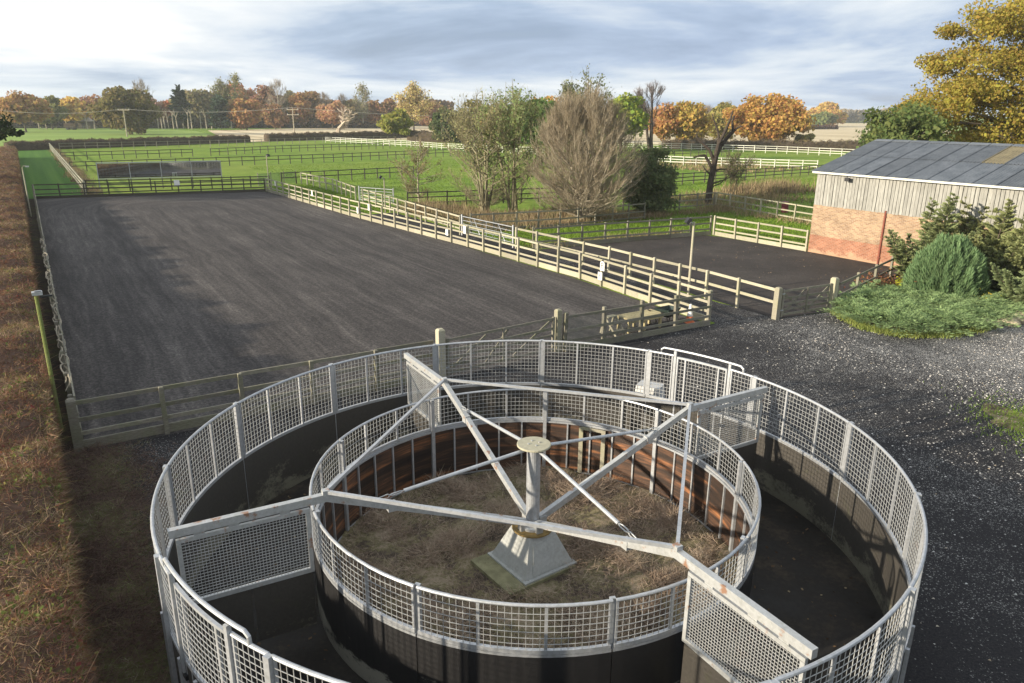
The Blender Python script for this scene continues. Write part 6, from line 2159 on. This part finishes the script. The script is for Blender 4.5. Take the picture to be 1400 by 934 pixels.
TREES = [
    # label, px, base y, top y, width px, colour, crown base, leaf count
    ('bright orange tree behind the bare ivy clad tree', 906, 199, 138, 40, (0.46, 0.235, 0.06), 0.2, 2800),
    ('golden yellow oak with rounded crown left of the dead tree', 940, 199, 133, 58, (0.40, 0.27, 0.03), 0.10, 4200),
    ('olive yellow tree partly behind the big orange oak', 984, 196, 137, 42, (0.27, 0.235, 0.05), 0.15, 2600),
    ('big spreading orange oak above the cream fences', 1046, 203, 123, 104, (0.43, 0.24, 0.035), 0.10, 9000),
    ('distant yellow orange tree in the pale stubble', 1127, 173, 137, 46, (0.46, 0.29, 0.045), 0.05, 2600),
    ('small green bush at the foot of the distant yellow orange tree', 1122, 174, 153, 34, (0.14, 0.17, 0.04), 0.02, 1200),
    ('small yellowish shrub on the hedge bank right of the big orange oak', 1100, 204, 180, 26, (0.38, 0.34, 0.12), 0.05, 700),
    ('small rounded yellow green tree in front of the stubble field', 541, 193, 148, 42, (0.27, 0.27, 0.030), 0.28, 3000),
    ('dark green bushy tree at the right end of the stubble field', 612, 195, 146, 44, (0.075, 0.105, 0.032), 0.04, 3200),
    ('golden orange tree peeping over the green willow tops', 738, 195, 122, 44, (0.42, 0.24, 0.035), 0.1, 2800),
    ('olive tree crown behind the left willow', 650, 190, 132, 46, (0.19, 0.17, 0.05), 0.1, 2400),
    ('orange brown tree glowing between the two willows', 680, 192, 146, 40, (0.46, 0.27, 0.06), 0.1, 2000),
    # wood on the left
    ('broad orange oak with bare leaning trunk at the far left', 36, 181, 124, 66, (0.33, 0.185, 0.045), 0.26, 3600),
    ('green oak right of the broad orange oak', 72, 177, 130, 42, (0.17, 0.165, 0.04), 0.2, 2200),
    ('pale tan tree between green oak and golden tree', 86, 172, 134, 24, (0.33, 0.26, 0.13), 0.2, 1200),
    ('golden yellow tree with pale trunk at the left wood edge', 104, 176, 133, 40, (0.46, 0.29, 0.03), 0.25, 2400),
    ('red brown tree left of the big dark oak', 138, 175, 129, 42, (0.22, 0.105, 0.05), 0.2, 2200),
    ('big dark gold green oak reaching the ground, tallest at the left', 178, 184, 111, 74, (0.155, 0.125, 0.032), 0.03, 7000),
    ('pinkish brown thin crowned tree right of the big dark oak', 214, 175, 130, 36, (0.33, 0.19, 0.12), 0.25, 1500),
    ('orange red tree at the edge of the birch wood', 236, 175, 139, 30, (0.40, 0.15, 0.04), 0.3, 1600),
    ('olive green rounded tree over the pale birch trunks', 268, 175, 120, 52, (0.20, 0.17, 0.06), 0.3, 3200),
    ('olive brown tree right of the rounded olive tree', 298, 175, 123, 36, (0.22, 0.175, 0.06), 0.3, 2000),
    ('broad rusty orange tree behind the blue green conifer', 328, 173, 115, 62, (0.34, 0.15, 0.035), 0.25, 3600),
    ('golden brown beech standing in front of the rusty orange tree', 338, 178, 129, 38, (0.33, 0.165, 0.035), 0.04, 3000),
    ('brown red tree right of the golden brown beech', 366, 174, 115, 32, (0.24, 0.12, 0.055), 0.2, 2000),
    ('low bronze tree in front of the tall bare poplar', 377, 177, 141, 28, (0.26, 0.14, 0.05), 0.05, 1500),
    ('olive tree left of the utility pole', 396, 174, 122, 26, (0.19, 0.16, 0.06), 0.2, 1500),
    ('narrow orange tree just right of the utility pole', 412, 175, 123, 22, (0.34, 0.17, 0.04), 0.1, 1500),
    ('brown orange tree with round head right of the narrow orange one', 429, 174, 121, 26, (0.27, 0.15, 0.045), 0.15, 1700),
    ('pale orange tree directly behind the white dead oak', 455, 176, 136, 30, (0.44, 0.23, 0.09), 0.1, 1800),
    ('olive brown tree right of the white dead oak', 484, 174, 132, 26, (0.22, 0.16, 0.05), 0.15, 1500),
    ('orange brown tree left of the pair behind the stubble', 512, 174, 134, 26, (0.30, 0.155, 0.045), 0.12, 1600),
    ('darker orange brown tree right of the pair behind the stubble', 530, 174, 135, 28, (0.24, 0.13, 0.045), 0.12, 1600),
    ('rusty brown tree right of the pale willow', 590, 176, 139, 36, (0.26, 0.13, 0.05), 0.1, 1700),
]
ell = []
for i, (lab, px, yb, yt, wp, colr, cb_, n_) in enumerate(TREES):
    g, h_, w_ = place(px, yb, yt, wp)
    dist = math.hypot(g.x, g.y)
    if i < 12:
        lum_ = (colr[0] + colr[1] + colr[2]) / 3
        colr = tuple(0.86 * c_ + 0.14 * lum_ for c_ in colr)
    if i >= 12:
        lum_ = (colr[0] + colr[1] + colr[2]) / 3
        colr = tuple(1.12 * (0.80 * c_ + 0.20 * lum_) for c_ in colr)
    leaf_ = max(0.3, dist * 0.0030)
    broadleaf(lab, g, h_, w_ * 1.18, colr, leaf_, int(n_ * 2.1), cb_ - (0.16 if i < 12 else 0.08), max(0.18, h_ * 0.022), BARK_PALE if 'pale trunk' in lab or 'birch' in lab else BARK, max(24, int(n_ / 70)), lean=0.0,
              group='autumn trees in the wood across the fields' if i >= 12 else 'autumn trees beyond the paddocks')
# bare and thin trees of the wood
THIN = [
    ('bare twiggy tree tops rising right of the big dark oak', 199, 178, 106, 36, (0.22, 0.18, 0.15), None, 31),
    ('tall thin leaved tree above the rusty orange tree', 326, 175, 100, 32, (0.20, 0.18, 0.10), (0.20, 0.20, 0.06), 32),
    ('thin leaved tree left of the tallest one above the rusty orange tree', 306, 175, 106, 28, (0.20, 0.18, 0.10), (0.18, 0.18, 0.07), 33),
    ('tall bare poplar left of the utility pole', 383, 176, 107, 30, (0.27, 0.22, 0.17), None, 34),
    ('bare grey tree between orange tree and white dead oak', 444, 175, 126, 24, (0.25, 0.20, 0.16), None, 35),
    ('faint bare tree above the white dead oak', 470, 174, 129, 26, (0.24, 0.22, 0.21), None, 36),
    ('pale bare poplar with feathery top behind the stubble', 497, 175, 115, 24, (0.34, 0.30, 0.22), (0.20, 0.20, 0.10), 37),
    ('big pale yellow willow with dark forked trunk', 566, 182, 115, 54, (0.40, 0.32, 0.17), (0.40, 0.32, 0.13), 38),
    ('bare slim trees at the left edge of the wood', 8, 174, 138, 22, (0.22, 0.17, 0.13), None, 39),
    ('thin bare grey tree behind the narrow orange tree', 420, 172, 128, 26, (0.22, 0.17, 0.13), None, 40),
    ('bare grey tree behind yellow green tree and orange tree', 876, 190, 140, 36, (0.24, 0.20, 0.16), None, 41),
    ('bare grey thicket between golden oak and olive yellow tree', 966, 188, 145, 30, (0.25, 0.21, 0.17), None, 42),
]
for (lab, px, yb, yt, wp, tc, lc, sd) in THIN:
    g, h_, w_ = place(px, yb, yt, wp)
    big_ = 'willow' in lab
    broom_tree(lab, g, h_, w_ * 1.1, [(0, 0.1), (0.3, 0.5), (0.6, 1.0), (0.85, 0.75), (1, 0.1)], 1, 44, 260, 2600 if big_ else 1700, 1.6, 0.09, tc, h_ * 0.02, BARK_PALE if not big_ else BARK_DARK, 40, sd,
               (3000 if big_ else 900) if lc else 0, 0.6, lc, 'thin_tree', 'thin and bare trees of the wood', f0=(0.25, 0.85), minr=0.035)
# conifers in the wood
for lab, px, yb, yt, wp, colr, sd in (('dark pointed conifer showing above the olive tree', 250, 176, 117, 24, (0.035, 0.055, 0.03), 51), ('blue green conifer in front of the rusty orange tree', 303, 178, 131, 26, (0.075, 0.115, 0.075), 52)):
    g, h_, w_ = place(px, yb, yt, wp)
    conifer_sprays(lab, g, h_, w_ * 1.1, colr, 2200, 1.9, 0.9, 'conifer', seed=sd, nb=50, cat='conifer', tilt=0.1, group='conifers in the wood')
# white dead oak
g, h_, w_ = place(461, 190, 146, 46)
bare_tree('white dead oak with twisted bare limbs in the far hedge', g, h_, w_, (0.45, 0.38, 0.30), 500, 1.0, 0.10, 2, 2, 0.8, plain('bleached_wood', (0.45, 0.37, 0.28), 0.9), 1, 0.95, 0.15, 0.3, 0.2, seed=77, name='dead_tree', minr=0.11, wob=0.28)
# rows of slim pale trunks and dark understorey at the foot of the wood
px_list = [217, 222, 226, 231, 238, 243, 251, 258, 263, 275, 283, 290, 317, 130, 120, 92, 54, 64]
for k, px in enumerate(px_list):
    g = gp(px, 176.0 + (k % 3) * 0.4)
    o = thing('birch_tree', 'slim pale bare trunk among the row at the foot of the left wood', 'tree', g, 0, 'slim pale trunks at the wood edge')
    hh = random.uniform(5, 7)
    ln = random.uniform(-0.5, 0.5)
    segs_ = [((0, 0, 0), (ln * 0.4, 0, hh * 0.5), 0.26, 0.2), ((ln * 0.4, 0, hh * 0.5), (ln, 0, hh), 0.2, 0.1)]
    for q in range(5):
        z0_ = hh * random.uniform(0.55, 1)
        segs_.append(((ln * z0_ / hh, 0, z0_), (ln + random.uniform(-2, 2), random.uniform(-1, 1), z0_ + random.uniform(1, 3)), 0.10, 0.03))
    put('trunk', np_mesh('trunk', tubes_np(segs_, 6), 4, BARK_PALE), o)
# dark wood depth behind the first row (too far and dense to count)
def wood_mass(name, px0, px1, yb, yt0, yt1, n, leaf, ramp_cols, seed=5, depth=30):
    g2 = np.random.default_rng(seed)
    px = g2.uniform(px0, px1, n)
    prof_x = np.linspace(px0, px1, 24)
    prof = g2.uniform(yt0, yt1, 24)
    V0 = []
    for i in range(n):
        pass
    ga = [gp(x, yb) for x in prof_x]
    gx_ = np.interp(px, prof_x, [q.x for q in ga]); gy_ = np.interp(px, prof_x, [q.y for q in ga])
    ht = np.interp(px, prof_x, [top_z(q, x, t) for q, x, t in zip(ga, prof_x, prof)])
    dd = g2.uniform(0, depth, n)
    nn = np.hypot(gx_, gy_)
    gx_, gy_ = gx_ * (1 + dd / nn), gy_ * (1 + dd / nn)
    z = ht * g2.uniform(0, 1, n) ** 0.8
    tint = np.clip(g2.beta(2, 2, n) * 0.6 + 0.4 * (0.5 + 0.5 * np.sin(px * 0.35)), 0, 1)
    V = leaf_quads(np.column_stack([gx_, gy_, z]), leaf, tint, 0.1)
    return stuff(name, V, 4, foliage_mat(name + '_leaves', 0.15, use_ramp=ramp_cols), tint)


wood_mass('dark_wood', -20, 620, 172.5, 130, 148, 26000, 1.5, [(0.0, (0.06, 0.045, 0.034)), (0.5, (0.14, 0.10, 0.066)), (0.8, (0.21, 0.14, 0.08)), (1.0, (0.28, 0.18, 0.09))], 5)
wood_mass('undergrowth', -20, 560, 175.5, 165, 171, 6000, 1.2, [(0.0, (0.02, 0.016, 0.014)), (0.6, (0.055, 0.042, 0.032)), (1.0, (0.10, 0.075, 0.045))], 6, 8)
wood_mass('far_treeline', 560, 900, 172, 146, 158, 7000, 2.4, [(0.0, (0.10, 0.085, 0.06)), (0.6, (0.20, 0.16, 0.10)), (1.0, (0.26, 0.20, 0.10))], 7)
wood_mass('far_treeline', 900, 1260, 168.2, 147, 157, 9000, 3.0, [(0.0, (0.10, 0.10, 0.10)), (0.5, (0.20, 0.18, 0.15)), (0.8, (0.28, 0.22, 0.13)), (1.0, (0.24, 0.24, 0.20))], 8, 60)
wood_mass('far_hedgerow', 850, 920, 178, 168, 172, 900, 1.3, [(0.0, (0.07, 0.03, 0.03)), (1.0, (0.18, 0.08, 0.06))], 9, 6)
wood_mass('far_hedgerow', 1080, 1145, 177, 171.5, 173.5, 900, 1.3, [(0.0, (0.05, 0.035, 0.035)), (1.0, (0.14, 0.09, 0.07))], 10, 6)

# --- right side: hedge tree and the big golden oak behind the barn
g = P(60, 22)
dist = math.hypot(g.x, g.y)
g = at_dist(1238, 62)
broadleaf('dense green hedgerow tree left of the big golden oak behind the barn', g, top_z(g, 1238, 126), 8.0, (0.12, 0.155, 0.05), 0.24, 15000, 0.03, 0.2, BARK, 75)
g = at_dist(1199, 66)
broadleaf('smaller green hedgerow bush at the left end behind the barn roof', g, top_z(g, 1199, 148), 3.6, (0.11, 0.145, 0.05), 0.24, 4200, 0.03, 0.12, BARK, 30)
# big oak: tiers of foliage on long limbs
g = at_dist(1412, 66)
H_OAK = top_z(g, 1400, -10)
o = tree_thing('huge golden green oak towering over the right end of the barn', g, None, 0, 'oak_tree')
gg = np.random.default_rng(31)
CL = []
for (px, py, r, n_) in ((1380, 15, 1.9, 5), (1350, 38, 2.0, 7), (1322, 36, 1.5, 5), (1306, 52, 1.3, 4), (1395, 55, 2.2, 6), (1302, 85, 1.3, 5), (1325, 92, 1.7, 6), (1352, 85, 2.0, 7), (1385, 92, 2.1, 7), (1293, 96, 0.7, 3),
                        (1290, 132, 1.9, 7), (1320, 128, 2.0, 7), (1352, 122, 2.0, 8), (1385, 128, 2.1, 8), (1272, 150, 1.2, 4), (1275, 172, 1.3, 5), (1298, 168, 1.8, 6), (1330, 160, 2.0, 7), (1365, 162, 2.1, 7), (1395, 165, 2.1, 7),
                        (1285, 190, 1.5, 5), (1315, 195, 1.8, 6), (1350, 195, 1.8, 6), (1390, 195, 1.8, 6), (1440, 40, 3, 10), (1460, 100, 3.2, 12), (1450, 165, 3.2, 12), (1500, 70, 3, 10), (1510, 140, 3, 10), (1420, 0, 2.5, 8), (1462, -12, 2.5, 8)):
    dw = 66 / F_PX
    cx = (px - 1412) * dw * 1.10
    cz = top_z(g, px, py)
    for _ in range(n_):
        v = gg.normal(0, 1, 3)
        depth = gg.uniform(-1, 1) * (4.5 if py > 60 else 2.8)
        CL.append((cx + v[0] * r * 0.55, depth, cz + v[2] * r * 0.33, r * gg.uniform(0.5, 0.85)))
CL = np.array(CL)
per = 290
ci = np.repeat(np.arange(len(CL)), per)
u = unit(len(ci), gg)
pts = CL[ci, :3] + u * (gg.uniform(0, 1, (len(ci), 1)) ** 0.45) * CL[ci, 3:4] * np.array([1.25, 1.25, 0.78])
tint = np.clip(gg.uniform(0.1, 0.9, len(CL))[ci] * 0.55 + gg.uniform(0, 0.45, len(ci)), 0, 1)
c = put('crown', np_mesh('crown', leaf_quads(pts, 0.19, tint, 0.4, 0.8), 4, LEAF, tint), o)
c.color = (0.275, 0.22, 0.038, 1)
segs = []
tp_ = [Vector((0.6, 0, 0)), Vector((0.5, 0, 2.5)), Vector((0.3, 0, 5.0)), Vector((0.4, 0, 9.0)), Vector((0.9, 0, 13)), Vector((1.2, 0, H_OAK * 0.85))]
for i in range(5):
    segs.append((tp_[i], tp_[i + 1], 0.75 * (1 - i * 0.17), 0.75 * (1 - (i + 1) * 0.17)))
for k in range(0, len(CL), 3):
    e = Vector(CL[k, :3])
    zz_ = min(max(e.z - random.uniform(1.0, 3.0), 2.5), H_OAK * 0.8)
    i = max(j for j in range(5) if tp_[j].z <= zz_)
    s = tp_[i].lerp(tp_[i + 1], (zz_ - tp_[i].z) / (tp_[i + 1].z - tp_[i].z))
    m1 = s.lerp(e, 0.45) + Vector((0, random.gauss(0, 0.3), 0.5)); m2 = s.lerp(e, 0.75) + Vector((0, 0, 0.25))
    segs += [(s, m1, 0.17, 0.12), (m1, m2, 0.12, 0.08), (m2, e, 0.08, 0.03)]
put('trunk', np_mesh('trunk', tubes_np(segs, 6), 4, BARK), o)
# overhanging dark branches at the left edge of the picture: a tree standing beyond the hedge
g = P(-13.5, 62)
o = tree_thing('dark green tree whose low branches reach in at the left edge', g, None, 0, 'broadleaf_tree')
gl_ = np.random.default_rng(41)
C_ = []
for (px, py, r) in ((-14, 164, 1.0), (-4, 170, 0.8), (2, 178, 0.6), (-10, 178, 0.9), (10, 181, 0.45), (18, 180, 0.38), (24, 183, 0.3), (28, 181, 0.22), (2, 187, 0.4), (-70, 162, 2.2), (-100, 145, 3.0), (-130, 155, 4), (-110, 172, 2.6), (-160, 125, 4.5), (-180, 150, 5)):
    dd = _ray(px, py); kk = g.y / dd[1]
    C_.append((dd[0] * kk - g.x, gl_.uniform(-1, 1) * r, CAM_H + dd[2] * kk, r))
C_ = np.array(C_)
per = np.maximum(60, (C_[:, 3] ** 2 * 160).astype(int))
ci = np.repeat(np.arange(len(C_)), per)
u = unit(len(ci), gl_)
pts = C_[ci, :3] + u * gl_.uniform(0, 1, (len(ci), 1)) ** 0.5 * C_[ci, 3:4] * np.array([1.1, 1.1, 0.75])
tint = gl_.uniform(0, 1, len(ci))
c = put('crown', np_mesh('crown', leaf_quads(pts, 0.22, tint, 0.2), 4, LEAF, tint), o)
c.color = (0.035, 0.05, 0.02, 1)
segs = [((-5.5, 0, 0), (-5.3, 0, 6), 0.4, 0.3), ((-5.3, 0, 6), (-5.0, 0, 10), 0.3, 0.15)]
for k in range(len(C_)):
    segs.append(((-5.2, 0, 4.0 + 0.3 * k), tuple(C_[k, :3]), 0.10, 0.03))
put('trunk', np_mesh('trunk', tubes_np(segs, 6), 4, BARK), o)

# ------------------------------------------------------------------ utility poles and lines, far huts
def utility_pole(label, g, h, arms):
    o = thing('utility_pole', label, 'utility pole', g, 0, 'wooden poles of the overhead line')
    MB().tube([(0, 0, 0), (0, 0, h)], [0.20, 0.14], 8).put('pole', BARK_PALE, o)
    for z in arms:
        MB().box((0, 0, h - z), (3.4, 0.16, 0.18)).put('crossarm', BARK_PALE, o)
        for x in (-1.5, 0, 1.5):
            MB().tube([(x, 0, h - z + 0.08), (x, 0, h - z + 0.32)], 0.07, 6).put('insulator', LAMP_GREY, o)
    return o


tops = []
for lab, px, yb, yt, arms in (('pale pole standing before the big dark oak', 174, 187, 149, (0.3,)), ('pole with two crossarms behind the far dark hedge', 403, 189, 147, (0.6, 2.0)), ('slim pole right of the yellow green tree', 868, 192, 156, (0.3,))):
    g = gp(px, yb)
    h_ = top_z(g, px, yt)
    utility_pole(lab, g, h_, arms)
    tops.append(Vector((g.x, g.y, h_)))
left = tops[0] + (tops[0] - tops[1]) * 0.75
right = tops[1].lerp(tops[2], 0.55)
for k, (a, b, lab) in enumerate(((left, tops[0], 'overhead wires left of the pale pole'), (tops[0], tops[1], 'overhead wires between the first two poles'), (tops[1], tops[2], 'overhead wires running right from the crossarm pole'))):
    mb = MB()
    for off in (-1.5, 1.5):
        pts = []
        for i in range(17):
            f = i / 16
            q = a.lerp(b, f) + Vector((off * 0.5, 0, -1.1 * 4 * f * (1 - f) * (1.6 if k == 2 else 1)))
            pts.append(q)
        mb.tube(pts, 0.02, 4)
    tag(mb.put('overhead_wires', CABLE), lab, 'cable', 'wires of the overhead line')
g = gp(117, 176)
o = thing('field_shelter', 'small pale roofed hut under the trees left of the big dark oak', 'hut', g, 0.2)
MB().box((0, 0, 1.4), (5.0, 4.0, 2.8)).put('wall', BARK, o)
rf = MB()
rf.v = [(-3, -2.4, 2.8), (3, -2.4, 2.8), (3, 2.4, 2.8), (-3, 2.4, 2.8), (-1.4, 0, 4.6), (1.4, 0, 4.6)]
rf.f = [(0, 1, 5, 4), (2, 3, 4, 5), (1, 2, 5), (3, 0, 4), (0, 3, 2, 1)]
rf.put('roof', plain('pale_hut_roof', (0.40, 0.36, 0.30), 0.8), o)
MB().box((0, -2.02, 1.2), (1.2, 0.05, 2.0)).put('doorway_shade', BLACK, o)  # black panel stands in for the shade inside the doorway
g = gp(98, 177.5)
o = thing('farm_trailer', 'small dark farm trailer parked on the pale green field', 'trailer', g, 0.1)
MB().box((0, 0, 1.6), (4.2, 2.2, 1.5)).put('body', HEDGE_DARK, o)
for x in (-1.0, 1.0):
    MB().tube([(x, -1.1, 0.5), (x, 1.1, 0.5)], 0.5, 12).put('wheel', BLACK, o)
MB().bar((2.1, 0, 0.9), (3.8, 0, 0.6), 0.12, 0.12).put('drawbar', BLACK, o)

# ------------------------------------------------------------------ thin autumn haze over the fields
m, t, out = mat('haze_air')
pv = t.n('ShaderNodeVolumePrincipled', {'Color': (0.86, 0.90, 0.97, 1), 'Density': 0.00026, 'Anisotropy': 0.2})
t.t.links.new(pv.outputs[0], out.inputs['Volume'])
hz = MB().box((0, 470, 14.0), (2300, 1080, 30.0)).put('haze', m)
tag(hz, kind='stuff')
SC.cycles.volume_bounces = 1
SC.cycles.volume_max_steps = 64
